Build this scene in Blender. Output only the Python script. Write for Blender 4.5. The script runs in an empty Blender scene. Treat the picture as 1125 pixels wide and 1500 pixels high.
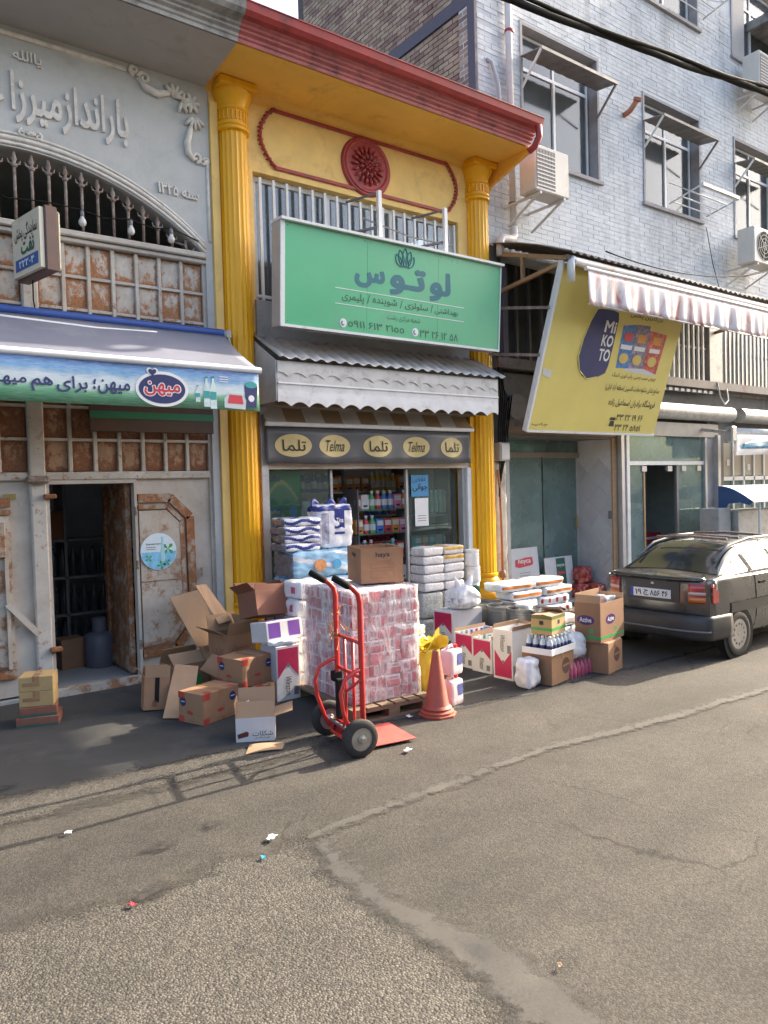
import bpy, math, random
from math import sin, cos, pi, radians, sqrt, atan2
from mathutils import Matrix, Vector, noise as mnoise
from mathutils.geometry import delaunay_2d_cdt
random.seed(7)
SCN = bpy.context.scene
COL = SCN.collection
S = 1.3                      # metres per layout unit (everything is laid out in units, then scaled once at the end)

# ---------------------------------------------------------------- camera, sky, sun, exposure
cam = bpy.data.objects.new('camera', bpy.data.cameras.new('camera'))
COL.objects.link(cam); SCN.camera = cam
cam.data.sensor_fit = 'VERTICAL'; cam.data.sensor_height = 36; cam.data.sensor_width = 27
cam.data.lens = 36 * 1100 / 1500
cam.data.clip_start = 0.05; cam.data.clip_end = 600
_y, _p, _r = radians(36.457), radians(-1.803), radians(-1.581)
_f = Vector((sin(_y)*cos(_p), cos(_y)*cos(_p), sin(_p))); _rt = Vector((cos(_y), -sin(_y), 0)); _u = _rt.cross(_f)
_r2 = _rt*cos(_r) + _u*sin(_r); _u2 = _u*cos(_r) - _rt*sin(_r)
_m = Matrix((_r2, _u2, -_f)).transposed().to_4x4(); _m.translation = (0, 0, 1.75*S)
cam.matrix_world = _m

SUN_EL, SUN_AZ = radians(30.5), radians(92.0)      # azimuth from +Y towards +X: straight along the street
world = bpy.data.worlds.new('World'); SCN.world = world; world.use_nodes = True
wn = world.node_tree.nodes; wl = world.node_tree.links
sky = wn.new('ShaderNodeTexSky'); sky.sky_type = 'NISHITA'; sky.sun_disc = False
sky.sun_elevation = SUN_EL; sky.sun_rotation = SUN_AZ; sky.air_density = 1.0; sky.dust_density = 5.0; sky.ozone_density = 0.6
bg = wn['Background']; bg.inputs['Strength'].default_value = 0.15
wl.new(sky.outputs[0], bg.inputs['Color'])
sun = bpy.data.objects.new('sun', bpy.data.lights.new('sun', 'SUN')); COL.objects.link(sun)
sun.data.energy = 3.7; sun.data.angle = radians(0.6); sun.data.color = (1.0, 0.88, 0.70)
_sd = Vector((sin(SUN_AZ)*cos(SUN_EL), cos(SUN_AZ)*cos(SUN_EL), sin(SUN_EL)))
sun.rotation_euler = _sd.to_track_quat('Z', 'Y').to_euler(); sun.location = (30, -3, 25)
vs = SCN.view_settings; vs.view_transform = 'Standard'; vs.look = 'None'; vs.gamma = 1.0; vs.exposure = 1.86
vs.use_curve_mapping = False
SCN.cycles.max_bounces = 7; SCN.cycles.transparent_max_bounces = 12; SCN.cycles.use_denoising = True
SCN.cycles.caustics_reflective = False; SCN.cycles.caustics_refractive = False

# ---------------------------------------------------------------- helpers
def srgb(r, g, b):
    f = lambda c: (c/255/12.92) if c/255 <= .04045 else ((c/255+.055)/1.055)**2.4
    return (f(r), f(g), f(b))

class MB:
    """collects shapes; build() links them as ONE mesh object"""
    def __init__(s): s.v = []; s.f = []; s.m = []
    def add(s, vs, fs, mi=0):
        b = len(s.v); s.v += [tuple(p) for p in vs]
        for f in fs: s.f.append(tuple(b+i for i in f)); s.m.append(mi)
        return s
    def box(s, x0, x1, y0, y1, z0, z1, mi=0):
        x0, x1 = min(x0, x1), max(x0, x1); y0, y1 = min(y0, y1), max(y0, y1); z0, z1 = min(z0, z1), max(z0, z1)
        v = [(x, y, z) for z in (z0, z1) for y in (y0, y1) for x in (x0, x1)]
        return s.add(v, [(0, 2, 3, 1), (4, 5, 7, 6), (0, 1, 5, 4), (2, 6, 7, 3), (0, 4, 6, 2), (1, 3, 7, 5)], mi)
    def cbox(s, x0, x1, y0, y1, z0, z1, c=.01, mi=0):
        """box with chamfered edges"""
        xs, ys, zs = (x0, x1), (y0, y1), (z0, z1); v = []; idx = {}
        for i in (0, 1):
            for j in (0, 1):
                for k in (0, 1):
                    X, Y, Z = xs[i], ys[j], zs[k]; sx, sy, sz = (c, -c)[i], (c, -c)[j], (c, -c)[k]
                    for a, p in (('x', (X, Y+sy, Z+sz)), ('y', (X+sx, Y, Z+sz)), ('z', (X+sx, Y+sy, Z))):
                        idx[i, j, k, a] = len(v); v.append(p)
        f = []
        for i in (0, 1): f.append([idx[i, j, k, 'x'] for j, k in ((0, 0), (0, 1), (1, 1), (1, 0))][::(1 if i == 0 else -1)])
        for j in (0, 1): f.append([idx[i, j, k, 'y'] for i, k in ((0, 0), (1, 0), (1, 1), (0, 1))][::(1 if j == 0 else -1)])
        for k in (0, 1): f.append([idx[i, j, k, 'z'] for i, j in ((0, 0), (0, 1), (1, 1), (1, 0))][::(1 if k == 0 else -1)])
        for i in (0, 1):
            for j in (0, 1): f.append([idx[i, j, 0, 'x'], idx[i, j, 1, 'x'], idx[i, j, 1, 'y'], idx[i, j, 0, 'y']])
        for i in (0, 1):
            for k in (0, 1): f.append([idx[i, 0, k, 'x'], idx[i, 1, k, 'x'], idx[i, 1, k, 'z'], idx[i, 0, k, 'z']])
        for j in (0, 1):
            for k in (0, 1): f.append([idx[0, j, k, 'y'], idx[1, j, k, 'y'], idx[1, j, k, 'z'], idx[0, j, k, 'z']])
        for i in (0, 1):
            for j in (0, 1):
                for k in (0, 1): f.append([idx[i, j, k, a] for a in 'xyz'])
        return s.add(v, f, mi)
    def beam(s, a, b, w, h=None, up=(0, 0, 1), mi=0):
        """rectangular bar from a to b"""
        h = h or w; a, b = Vector(a), Vector(b); d = (b-a).normalized(); u = Vector(up)
        if abs(d.dot(u)) > .98: u = Vector((1, 0, 0))
        r = d.cross(u).normalized(); u = r.cross(d)
        v = [p + r*i*w/2 + u*j*h/2 for p in (a, b) for i, j in ((-1, -1), (1, -1), (1, 1), (-1, 1))]
        return s.add(v, [(0, 3, 2, 1), (4, 5, 6, 7), (0, 1, 5, 4), (1, 2, 6, 5), (2, 3, 7, 6), (3, 0, 4, 7)], mi)
    def tube(s, pts, r, n=8, mi=0, closed=False):
        pts = [Vector(p) for p in pts]; N = len(pts)
        rr = r if isinstance(r, (list, tuple)) else [r]*N
        b = []; u = None
        for i, p in enumerate(pts):
            d = (pts[(i+1) % N] - pts[i-1]) if closed else (pts[min(i+1, N-1)] - pts[max(i-1, 0)])
            d = d.normalized() if d.length > 1e-9 else Vector((0, 0, 1))
            if u is None: u = d.cross(Vector((.31, .17, .93)) if abs(d.z) < .95 else Vector((1, 0, 0))).normalized()
            u = (u - d*u.dot(d)).normalized(); w = d.cross(u)
            b += [p + (u*cos(2*pi*k/n) + w*sin(2*pi*k/n))*rr[i] for k in range(n)]
        f = [(i*n+k, i*n+(k+1) % n, ((i+1) % N)*n+(k+1) % n, ((i+1) % N)*n+k) for i in range(N if closed else N-1) for k in range(n)]
        if not closed: f += [tuple(range(n))[::-1], tuple((N-1)*n+k for k in range(n))]
        return s.add(b, f, mi)
    def cyl(s, a, b, r, r2=None, n=12, mi=0): return s.tube([a, b], [r, r if r2 is None else r2], n, mi)
    def lathe(s, prof, c=(0, 0, 0), n=24, M=None, mi=0, rmod=None, a0=0, a1=2*pi, cap=True):
        M = M or Matrix.Translation(c); full = abs(a1-a0-2*pi) < 1e-6; v = []; q = n if full else n+1
        for r, z in prof:
            for k in range(q):
                a = a0 + (a1-a0)*k/n; R = r*(rmod(a) if rmod else 1); v.append(M @ Vector((R*cos(a), R*sin(a), z)))
        f = [(i*q+k, i*q+(k+1) % q, (i+1)*q+(k+1) % q, (i+1)*q+k) for i in range(len(prof)-1) for k in range(n)]
        if full and cap:
            if prof[0][0] > 1e-6: f.append(tuple(range(q))[::-1])
            if prof[-1][0] > 1e-6: f.append(tuple((len(prof)-1)*q+k for k in range(q)))
        return s.add(v, f, mi)
    def grid(s, fn, nu, nv, mi=0):
        v = [fn(i/nu, j/nv) for j in range(nv+1) for i in range(nu+1)]; w = nu+1
        return s.add(v, [(j*w+i, j*w+i+1, (j+1)*w+i+1, (j+1)*w+i) for j in range(nv) for i in range(nu)], mi)
    def slab(s, fn, nu, nv, t, mi=0):
        """grid with thickness: fn gives the front, t is the offset to the back"""
        t = Vector(t); b = len(s.v); s.grid(fn, nu, nv, mi); w = nu+1; n = w*(nv+1)
        s.v += [tuple(Vector(p)+t) for p in s.v[b:b+n]]
        for j in range(nv):
            for i in range(nu): s.f.append((b+n+j*w+i, b+n+(j+1)*w+i, b+n+(j+1)*w+i+1, b+n+j*w+i+1)); s.m.append(mi)
        rim = [i for i in range(nu+1)] + [j*w+nu for j in range(1, nv+1)] + [nv*w+i for i in range(nu-1, -1, -1)] + [j*w for j in range(nv-1, 0, -1)]
        for k in range(len(rim)):
            p, q = rim[k], rim[(k+1) % len(rim)]; s.f.append((b+p, b+n+p, b+n+q, b+q)); s.m.append(mi)
        return s
    def prism(s, poly, M, d, mi=0):
        """2-D polygon (x, y) in frame M pushed by d along the frame's normal (both caps)"""
        n = len(poly); v = [M @ Vector((x, y, 0)) for x, y in poly] + [M @ Vector((x, y, d)) for x, y in poly]
        return s.add(v, [tuple(range(n))[::-1], tuple(range(n, 2*n))] + [(i, (i+1) % n, n+(i+1) % n, n+i) for i in range(n)], mi)
    def ext(s, prof, x0, x1, mi=0, caps=True):
        """profile of (y, z) points swept along X"""
        n = len(prof); v = [(x0, y, z) for y, z in prof] + [(x1, y, z) for y, z in prof]
        f = [(i, (i+1), n+i+1, n+i) for i in range(n-1)]
        if caps: f += [tuple(range(n)), tuple(range(n, 2*n))[::-1], (n-1, 0, n, 2*n-1)]
        return s.add(v, f, mi)
    def mesh(s, name, mats, smooth=False):
        me = bpy.data.meshes.new(name); me.from_pydata(s.v, [], s.f); 
        for m in (mats if isinstance(mats, (list, tuple)) else [mats]): me.materials.append(m)
        if any(s.m): me.polygons.foreach_set('material_index', s.m)
        if smooth is not False:
            me.polygons.foreach_set('use_smooth', [True]*len(me.polygons))
            if smooth is not True: me.set_sharp_from_angle(angle=radians(smooth))
        me.validate(); me.update(); return me
    def build(s, name, mats, parent=None, smooth=False, M=None):
        return link(name, s.mesh(name, mats, smooth), parent, M)

def link(name, me, parent=None, M=None):
    o = bpy.data.objects.new(name, me); COL.objects.link(o)
    if M is not None: o.matrix_basis = M
    if parent is not None: o.parent = parent
    return o
def tag(o, label, cat, group=None):
    o['label'] = label; o['category'] = cat
    if group: o['group'] = group
    return o
def struct(o, kind='structure'): o['kind'] = kind; return o
def thing(name, label, cat, loc=(0, 0, 0), rz=0, group=None, M=None):
    o = bpy.data.objects.new(name, None); COL.objects.link(o); o.empty_display_size = .1
    o.matrix_basis = M if M is not None else Matrix.Translation(loc) @ Matrix.Rotation(rz, 4, 'Z')
    return tag(o, label, cat, group)
def copy_tree(o, parent=None):
    kids = [c for c in bpy.data.objects if c.parent == o]
    c = o.copy(); COL.objects.link(c); c.parent = parent
    for k in kids: copy_tree(k, c)
    return c
def frame(o, u=(1, 0, 0), v=(0, 0, 1)):
    u = Vector(u).normalized(); v = Vector(v); v = (v - u*v.dot(u)).normalized(); n = u.cross(v)
    M = Matrix((u, v, n)).transposed().to_4x4(); M.translation = o; return M
def rect(M, x0, x1, y0, y1, d=.002): return MB().prism([(x0, y0), (x1, y0), (x1, y1), (x0, y1)], M, d)
def ellipse(cx, cy, rx, ry, n=28): return [(cx+rx*cos(2*pi*k/n), cy+ry*sin(2*pi*k/n)) for k in range(n)]

# --- lettering: Persian letters are joined by choosing the presentation form of each one
_AR = {'ا': (0xFE8D, 2), 'آ': (0xFE81, 2), 'ب': (0xFE8F, 4), 'ت': (0xFE95, 4), 'ث': (0xFE99, 4), 'ج': (0xFE9D, 4), 'ح': (0xFEA1, 4), 'خ': (0xFEA5, 4),
       'د': (0xFEA9, 2), 'ذ': (0xFEAB, 2), 'ر': (0xFEAD, 2), 'ز': (0xFEAF, 2), 'س': (0xFEB1, 4), 'ش': (0xFEB5, 4), 'ص': (0xFEB9, 4), 'ض': (0xFEBD, 4),
       'ط': (0xFEC1, 4), 'ظ': (0xFEC5, 4), 'ع': (0xFEC9, 4), 'غ': (0xFECD, 4), 'ف': (0xFED1, 4), 'ق': (0xFED5, 4), 'ل': (0xFEDD, 4), 'م': (0xFEE1, 4),
       'ن': (0xFEE5, 4), 'ه': (0xFEE9, 4), 'و': (0xFEED, 2), 'ی': (0xFBFC, 4), 'ک': (0xFB8E, 4), 'گ': (0xFB92, 4), 'چ': (0xFB7A, 4), 'پ': (0xFB56, 4), 'ژ': (0xFB8A, 2)}
def shape_fa(t):
    out = []
    for i, c in enumerate(t):
        if c not in _AR: out.append(c); continue
        b, n = _AR[c]
        pv = i > 0 and (t[i-1] == 'ـ' or (t[i-1] in _AR and _AR[t[i-1]][1] == 4))
        nx = n == 4 and i+1 < len(t) and (t[i+1] in _AR or t[i+1] == 'ـ')
        out.append(chr(b + ((3 if nx else 1) if pv else (2 if nx else 0))))
    s = ''.join(out)[::-1]; r = ''; run = ''
    for c in s:                                   # numbers keep running left to right
        if '۰' <= c <= '۹': run = c + run
        else: r += run + c; run = ''
    return r + run
_TX = {}; _GL = {}
def _fontmesh(body, bold, res):
    """outline of the letters, thickened by bold, filled by winding number"""
    c = bpy.data.curves.new('lettering', 'FONT'); c.body = body; c.resolution_u = res; c.fill_mode = 'NONE'
    o = bpy.data.objects.new('lettering', c); me = bpy.data.meshes.new_from_object(o)
    V = [Vector((v.co.x, v.co.y)) for v in me.vertices]; nx = {}
    for e in me.edges:
        a, b = sorted(e.vertices); 
        if b == a+1 and a not in nx: nx[a] = b
        else: nx[b] = a
    bpy.data.objects.remove(o); bpy.data.curves.remove(c); bpy.data.meshes.remove(me)
    if not V: return [], []
    loops = []; seen = set()
    for k in range(len(V)):
        if k in seen: continue
        L = []; q = k
        while q is not None and q not in seen: seen.add(q); L.append(q); q = nx.get(q)
        P = [V[q] for q in L]; P = [p for n_, p in enumerate(P) if (p-P[n_-1]).length > 1e-5]
        if len(P) > 2: loops.append(P)
    area = sum(sum(P[n_-1].cross(P[n_]) for n_ in range(len(P))) for P in loops); sg = 1 if area > 0 else -1
    if bold:
        for n_, P in enumerate(loops):
            Q = []
            for k in range(len(P)):
                d0, d1 = (P[k]-P[k-1]).normalized(), (P[(k+1) % len(P)]-P[k]).normalized(); m_ = Vector((d0.y+d1.y, -d0.x-d1.x))
                Q.append(P[k]+(m_.normalized() if m_.length > .2 else Vector((d1.y, -d1.x)))*bold*sg)
            loops[n_] = Q
    VV = [p for P in loops for p in P]; EE = []; b0 = 0
    for P in loops: EE += [(b0+k, b0+(k+1) % len(P)) for k in range(len(P))]; b0 += len(P)
    r = delaunay_2d_cdt(VV, EE, [], 0, 1e-6); F = []
    for f in r[2]:
        cx = sum(r[0][q].x for q in f)/len(f); cy = sum(r[0][q].y for q in f)/len(f); w = 0
        for a, b in EE:
            p, q = VV[a], VV[b]
            if (p.y <= cy) != (q.y <= cy):
                x = p.x+(cy-p.y)/(q.y-p.y)*(q.x-p.x)
                if x > cx: w += 1 if q.y > p.y else -1
        if w != 0: F.append(tuple(f))
    use = sorted({q for f in F for q in f}); mp = {q: n_ for n_, q in enumerate(use)}
    return [(r[0][q].x, r[0][q].y, 0) for q in use], [tuple(mp[q] for q in f) for f in F]
def glyph(ch, bold, res):
    if ch == ' ': return [], [], .28
    k = (ch, bold)
    if k not in _GL:
        V, F = _fontmesh(ch, bold, res); V2, _ = _fontmesh(ch+ch, 0, 1); V1, _ = _fontmesh(ch, 0, 1)
        w = lambda q: max(p[0] for p in q)-min(p[0] for p in q)
        _GL[k] = (V, F, w(V2)-w(V1)) if V else ([], [], .3)
    return _GL[k]
def text_mesh(t, bold=0, res=3):
    k = (t, bold)
    if k not in _TX:
        V = []; F = []; x = 0
        for i, ch in enumerate(shape_fa(t) if any(ch in _AR for ch in t) else t):
            gv, gf, adv = glyph(ch, bold, res); b0 = len(V)          # letters one by one, each a hair above the last where they overlap
            V += [(p[0]+x, p[1], .0004*(i % 3)) for p in gv]; F += [tuple(b0+q for q in f) for f in gf]; x += adv
        _TX[k] = (V, F)
    return _TX[k]
def text(t, M, x0, x1, y0, y1, mat, parent=None, d=.003, bold=0, depth=0, name='lettering', rot=0, warp=None, slant=0):
    """lettering fitted to the box x0..x1, y0..y1 of frame M, a hair in front of it"""
    V, F = text_mesh(t, bold)
    if not V: return None
    ax, bx = min(v[0] for v in V), max(v[0] for v in V); ay, by = min(v[1] for v in V), max(v[1] for v in V)
    R = Matrix.Translation(((x0+x1)/2, (y0+y1)/2, 0)) @ Matrix.Rotation(rot, 4, 'Z')
    w, h = x1-x0, y1-y0; b = MB(); P = []
    for v in V:
        a = (v[0]-ax)/(bx-ax)-.5; c = (v[1]-ay)/max(by-ay, 1e-6)-.5
        q = R @ Vector((a*w+slant*c*h, c*h, d + depth + v[2])); P.append(M @ (q if warp is None else warp(q)))
    b.add(P, F)
    if depth:
        n = M.to_3x3() @ Vector((0, 0, -depth)); cnt = {}
        for f in F:
            for i in range(len(f)):
                e = (f[i], f[(i+1) % len(f)]); cnt[e] = cnt.get(e, 0)+1
        k0 = len(P); b.v += [tuple(Vector(p)+n) for p in P]
        for (i, j) in cnt:
            if (j, i) not in cnt: b.f.append((j, i, k0+i, k0+j)); b.m.append(0)
    return b.build(name, mat, parent)

# ---------------------------------------------------------------- materials
def _nt(name):
    m = bpy.data.materials.new(name); m.use_nodes = True; nt = m.node_tree; return m, nt, nt.nodes['Principled BSDF']
def _noise(nt, scale, detail=5, rough=.6, vec=None, dist=0):
    n = nt.nodes.new('ShaderNodeTexNoise'); n.inputs['Scale'].default_value = scale; n.inputs['Detail'].default_value = detail
    n.inputs['Roughness'].default_value = rough; n.inputs['Distortion'].default_value = dist
    if vec is not None: nt.links.new(vec, n.inputs['Vector'])
    return n
def _coord(nt, out='Object', stretch=None):
    t = nt.nodes.new('ShaderNodeTexCoord')
    if stretch is None: return t.outputs[out]
    mp = nt.nodes.new('ShaderNodeMapping'); mp.inputs['Scale'].default_value = stretch; nt.links.new(t.outputs[out], mp.inputs['Vector']); return mp.outputs[0]
def _ramp(nt, src, stops):
    r = nt.nodes.new('ShaderNodeValToRGB'); e = r.color_ramp.elements
    while len(e) < len(stops): e.new(.5)
    for k, (p, c) in enumerate(stops): e[k].position = p; e[k].color = (c[0], c[1], c[2], 1) if isinstance(c, tuple) else (c, c, c, 1)
    nt.links.new(src, r.inputs[0]); return r.outputs[0]
def _mix(nt, f, a, b, mode='MIX'):
    n = nt.nodes.new('ShaderNodeMix'); n.data_type = 'RGBA'; n.blend_type = mode
    for sck, val in ((n.inputs[0], f), (n.inputs[6], a), (n.inputs[7], b)):
        if isinstance(val, bpy.types.NodeSocket): nt.links.new(val, sck)
        elif isinstance(val, tuple): sck.default_value = (*val[:3], 1)
        else: sck.default_value = val
    return n.outputs[2]
def _bump(nt, bs, h, strength=.3, dist=.01, prev=None):
    b = nt.nodes.new('ShaderNodeBump'); b.inputs['Strength'].default_value = strength; b.inputs['Distance'].default_value = dist
    nt.links.new(h, b.inputs['Height'])
    if prev is not None: nt.links.new(prev, b.inputs['Normal'])
    nt.links.new(b.outputs[0], bs.inputs['Normal']); return b.outputs[0]
_MC = {}
def mat(name, col, rough=.6, metal=0, var=.12, scale=6, bump=0, bscale=40, dirt=None, dirt_amt=.5, dirt_scale=3, coat=0, spec=.5, rnd=0, stretch=None, trans=0, alpha=1, sss=0):
    if name in _MC: return _MC[name]
    m, nt, bs = _nt(name); _MC[name] = m
    co = _coord(nt, 'Object', stretch); c = tuple(col[:3])
    n = _noise(nt, scale, 6, .62, co)
    lo = tuple(max(0, x*(1-var)) for x in c); hi = tuple(min(1, x*(1+var)) for x in c)
    out = _ramp(nt, n.outputs[0], [(.3, lo), (.7, hi)])
    if dirt is not None:
        n2 = _noise(nt, dirt_scale, 8, .7, co, .4); f = _ramp(nt, n2.outputs[0], [(.62-.25*dirt_amt, 0.0), (.8-.12*dirt_amt, 1.0)])
        out = _mix(nt, f, out, tuple(dirt))
    if rnd:
        oi = nt.nodes.new('ShaderNodeObjectInfo'); hs = nt.nodes.new('ShaderNodeHueSaturation')
        mr = nt.nodes.new('ShaderNodeMapRange'); mr.inputs[3].default_value = 1-rnd; mr.inputs[4].default_value = 1+rnd
        nt.links.new(oi.outputs['Random'], mr.inputs[0]); nt.links.new(mr.outputs[0], hs.inputs['Value']); nt.links.new(out, hs.inputs['Color']); out = hs.outputs[0]
    nt.links.new(out, bs.inputs['Base Color'])
    r = _ramp(nt, n.outputs[0], [(.3, max(.03, rough-.1)), (.7, min(1, rough+.08))]); nt.links.new(r, bs.inputs['Roughness'])
    bs.inputs['Metallic'].default_value = metal; bs.inputs['Specular IOR Level'].default_value = spec
    bs.inputs['Coat Weight'].default_value = coat; bs.inputs['Coat Roughness'].default_value = .12
    bs.inputs['Transmission Weight'].default_value = trans; bs.inputs['Alpha'].default_value = alpha
    if sss: bs.inputs['Subsurface Weight'].default_value = sss; bs.inputs['Subsurface Radius'].default_value = (.05, .04, .03)
    if bump: _bump(nt, bs, _noise(nt, bscale, 6, .65, co).outputs[0], bump, .01)
    return m
def glass(name, tint=(.75, .85, .83), rough=.02, spec=.5, transp=.75, gcol=(.9, .9, .9), dust=0, dcol=(.5, .5, .5)):
    """thin pane: see-through with a reflection that grows at grazing angles"""
    m = bpy.data.materials.new(name); m.use_nodes = True; nt = m.node_tree; nt.nodes.clear()
    o = nt.nodes.new('ShaderNodeOutputMaterial'); t = nt.nodes.new('ShaderNodeBsdfTransparent'); g = nt.nodes.new('ShaderNodeBsdfGlossy'); mx = nt.nodes.new('ShaderNodeMixShader')
    t.inputs[0].default_value = (*tint, 1); g.inputs['Roughness'].default_value = rough; g.inputs[0].default_value = (*gcol, 1)
    lw = nt.nodes.new('ShaderNodeFresnel'); lw.inputs[0].default_value = 1.45
    ma = nt.nodes.new('ShaderNodeMath'); ma.operation = 'MULTIPLY_ADD'; ma.inputs[1].default_value = 1.0; ma.inputs[2].default_value = 1-transp-.2 if transp < .8 else .02; ma.use_clamp = True
    nt.links.new(lw.outputs[0], ma.inputs[0]); nt.links.new(ma.outputs[0], mx.inputs[0]); nt.links.new(t.outputs[0], mx.inputs[1]); nt.links.new(g.outputs[0], mx.inputs[2]); nt.links.new(mx.outputs[0], o.inputs[0])
    if dust:                                     # a film of dust that catches the light
        df = nt.nodes.new('ShaderNodeBsdfDiffuse'); df.inputs[0].default_value = (*dcol, 1); m2 = nt.nodes.new('ShaderNodeMixShader'); n = _noise(nt, 2.5, 6, .65, _coord(nt, 'Object')).outputs[0]
        nt.links.new(_ramp(nt, n, [(.3, dust*.7), (.7, dust*1.3)]), m2.inputs[0]); nt.links.new(mx.outputs[0], m2.inputs[1]); nt.links.new(df.outputs[0], m2.inputs[2]); nt.links.new(m2.outputs[0], o.inputs[0])
    return m
def asphalt():
    m, nt, bs = _nt('asphalt'); co = _coord(nt, 'Object')
    big = _noise(nt, .55, 7, .6, co, .3).outputs[0]; mid = _noise(nt, 3.5, 6, .65, co).outputs[0]
    vo = nt.nodes.new('ShaderNodeTexVoronoi'); vo.inputs['Scale'].default_value = 150; nt.links.new(co, vo.inputs['Vector'])
    vo.inputs['Randomness'].default_value = 1
    fine = _noise(nt, 130, 3, .7, co).outputs[0]
    base = _ramp(nt, big, [(.3, (.047, .044, .039)), (.5, (.064, .059, .052)), (.72, (.087, .079, .068))])
    base = _mix(nt, .45, base, _ramp(nt, mid, [(.25, (.042, .039, .034)), (.75, (.089, .081, .070))]))
    st = _ramp(nt, vo.outputs['Color'], [(.25, (.66, .66, .66)), (.6, (1.0, .99, .97)), (.9, (1.45, 1.42, 1.36))])
    base = _mix(nt, 1.0, base, st, 'MULTIPLY')
    # wheel tracks along the street, darker worn streaks and a few ragged cracks
    tr = _noise(nt, 1.0, 6, .6, _coord(nt, 'Object', (.16, 1.5, 1)), .3).outputs[0]; base = _mix(nt, 1.0, base, _ramp(nt, tr, [(.3, (.70, .70, .71)), (.52, (1.0, 1.0, 1.0)), (.75, (1.24, 1.22, 1.18))]), 'MULTIPLY')
    wv = nt.nodes.new('ShaderNodeVectorMath'); wv.operation = 'MULTIPLY_ADD'; wv.inputs[1].default_value = (.5, .5, 0); nn = _noise(nt, 2.2, 5, .6, co); nt.links.new(nn.outputs['Color'], wv.inputs[0]); nt.links.new(co, wv.inputs[2])
    ck = nt.nodes.new('ShaderNodeTexVoronoi'); ck.feature = 'DISTANCE_TO_EDGE'; ck.inputs['Scale'].default_value = .8; nt.links.new(wv.outputs[0], ck.inputs['Vector'])
    cm = _mix(nt, _ramp(nt, _noise(nt, .7, 3, .5, co).outputs[0], [(.50, 0.0), (.60, 1.0)]), (1.0, 1.0, 1.0), _ramp(nt, ck.outputs['Distance'], [(.0, (.45, .45, .45)), (.010, (1.0, 1.0, 1.0))])); base = _mix(nt, 1.0, base, cm, 'MULTIPLY')
    sp = _noise(nt, 1.3, 7, .7, co, .6).outputs[0]; base = _mix(nt, _ramp(nt, sp, [(.62, 0.0), (.74, .55)]), base, (.040, .037, .033))
    nt.links.new(base, bs.inputs['Base Color']); bs.inputs['Roughness'].default_value = .88; bs.inputs['Specular IOR Level'].default_value = .3
    h = nt.nodes.new('ShaderNodeMath'); h.operation = 'SUBTRACT'; nt.links.new(fine, h.inputs[0]); nt.links.new(vo.outputs['Distance'], h.inputs[1])
    b1 = _bump(nt, bs, mid, .35, .02); _bump(nt, bs, h.outputs[0], .55, .004, b1)
    return m
def feather(nt, bs, scale, lo=.25, hi=.75):
    """ragged edge of a thin road layer: it thins out towards its border"""
    at = nt.nodes.new('ShaderNodeAttribute'); at.attribute_name = 'edge'; n = _noise(nt, scale, 8, .7, _coord(nt, 'Object')).outputs[0]
    a = nt.nodes.new('ShaderNodeMath'); a.operation = 'MULTIPLY_ADD'; a.inputs[1].default_value = 1.6; a.inputs[2].default_value = -.8; nt.links.new(n, a.inputs[0])
    s = nt.nodes.new('ShaderNodeMath'); s.operation = 'ADD'; nt.links.new(a.outputs[0], s.inputs[0]); nt.links.new(at.outputs['Fac'], s.inputs[1])
    nt.links.new(_ramp(nt, s.outputs[0], [(lo, 0.0), (hi, 1.0)]), bs.inputs['Alpha'])
def coarse_asphalt():
    m, nt, bs = _nt('coarse_asphalt'); co = _coord(nt, 'Object')
    vo = nt.nodes.new('ShaderNodeTexVoronoi'); vo.inputs['Scale'].default_value = 112; nt.links.new(co, vo.inputs['Vector'])
    mid = _noise(nt, 2.2, 6, .65, co).outputs[0]; fine = _noise(nt, 110, 3, .7, co).outputs[0]
    base = _ramp(nt, mid, [(.3, (.062, .057, .049)), (.7, (.090, .082, .070))])
    st = _ramp(nt, vo.outputs['Color'], [(.2, (.55, .55, .55)), (.5, (.95, .94, .92)), (.9, (1.75, 1.7, 1.62))]); base = _mix(nt, 1.0, base, st, 'MULTIPLY')
    gap = _ramp(nt, vo.outputs['Distance'], [(.3, (1.0, 1.0, 1.0)), (.68, (.60, .59, .58))]); base = _mix(nt, 1.0, base, gap, 'MULTIPLY')
    nt.links.new(base, bs.inputs['Base Color']); bs.inputs['Roughness'].default_value = .85
    h = nt.nodes.new('ShaderNodeMath'); h.operation = 'MULTIPLY_ADD'; h.inputs[1].default_value = .25; nt.links.new(fine, h.inputs[0])
    iv = nt.nodes.new('ShaderNodeMath'); iv.operation = 'SUBTRACT'; iv.inputs[0].default_value = 1; nt.links.new(vo.outputs['Distance'], iv.inputs[1]); nt.links.new(iv.outputs[0], h.inputs[2])
    _bump(nt, bs, h.outputs[0], .8, .006)
    feather(nt, bs, 5); return m
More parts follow.
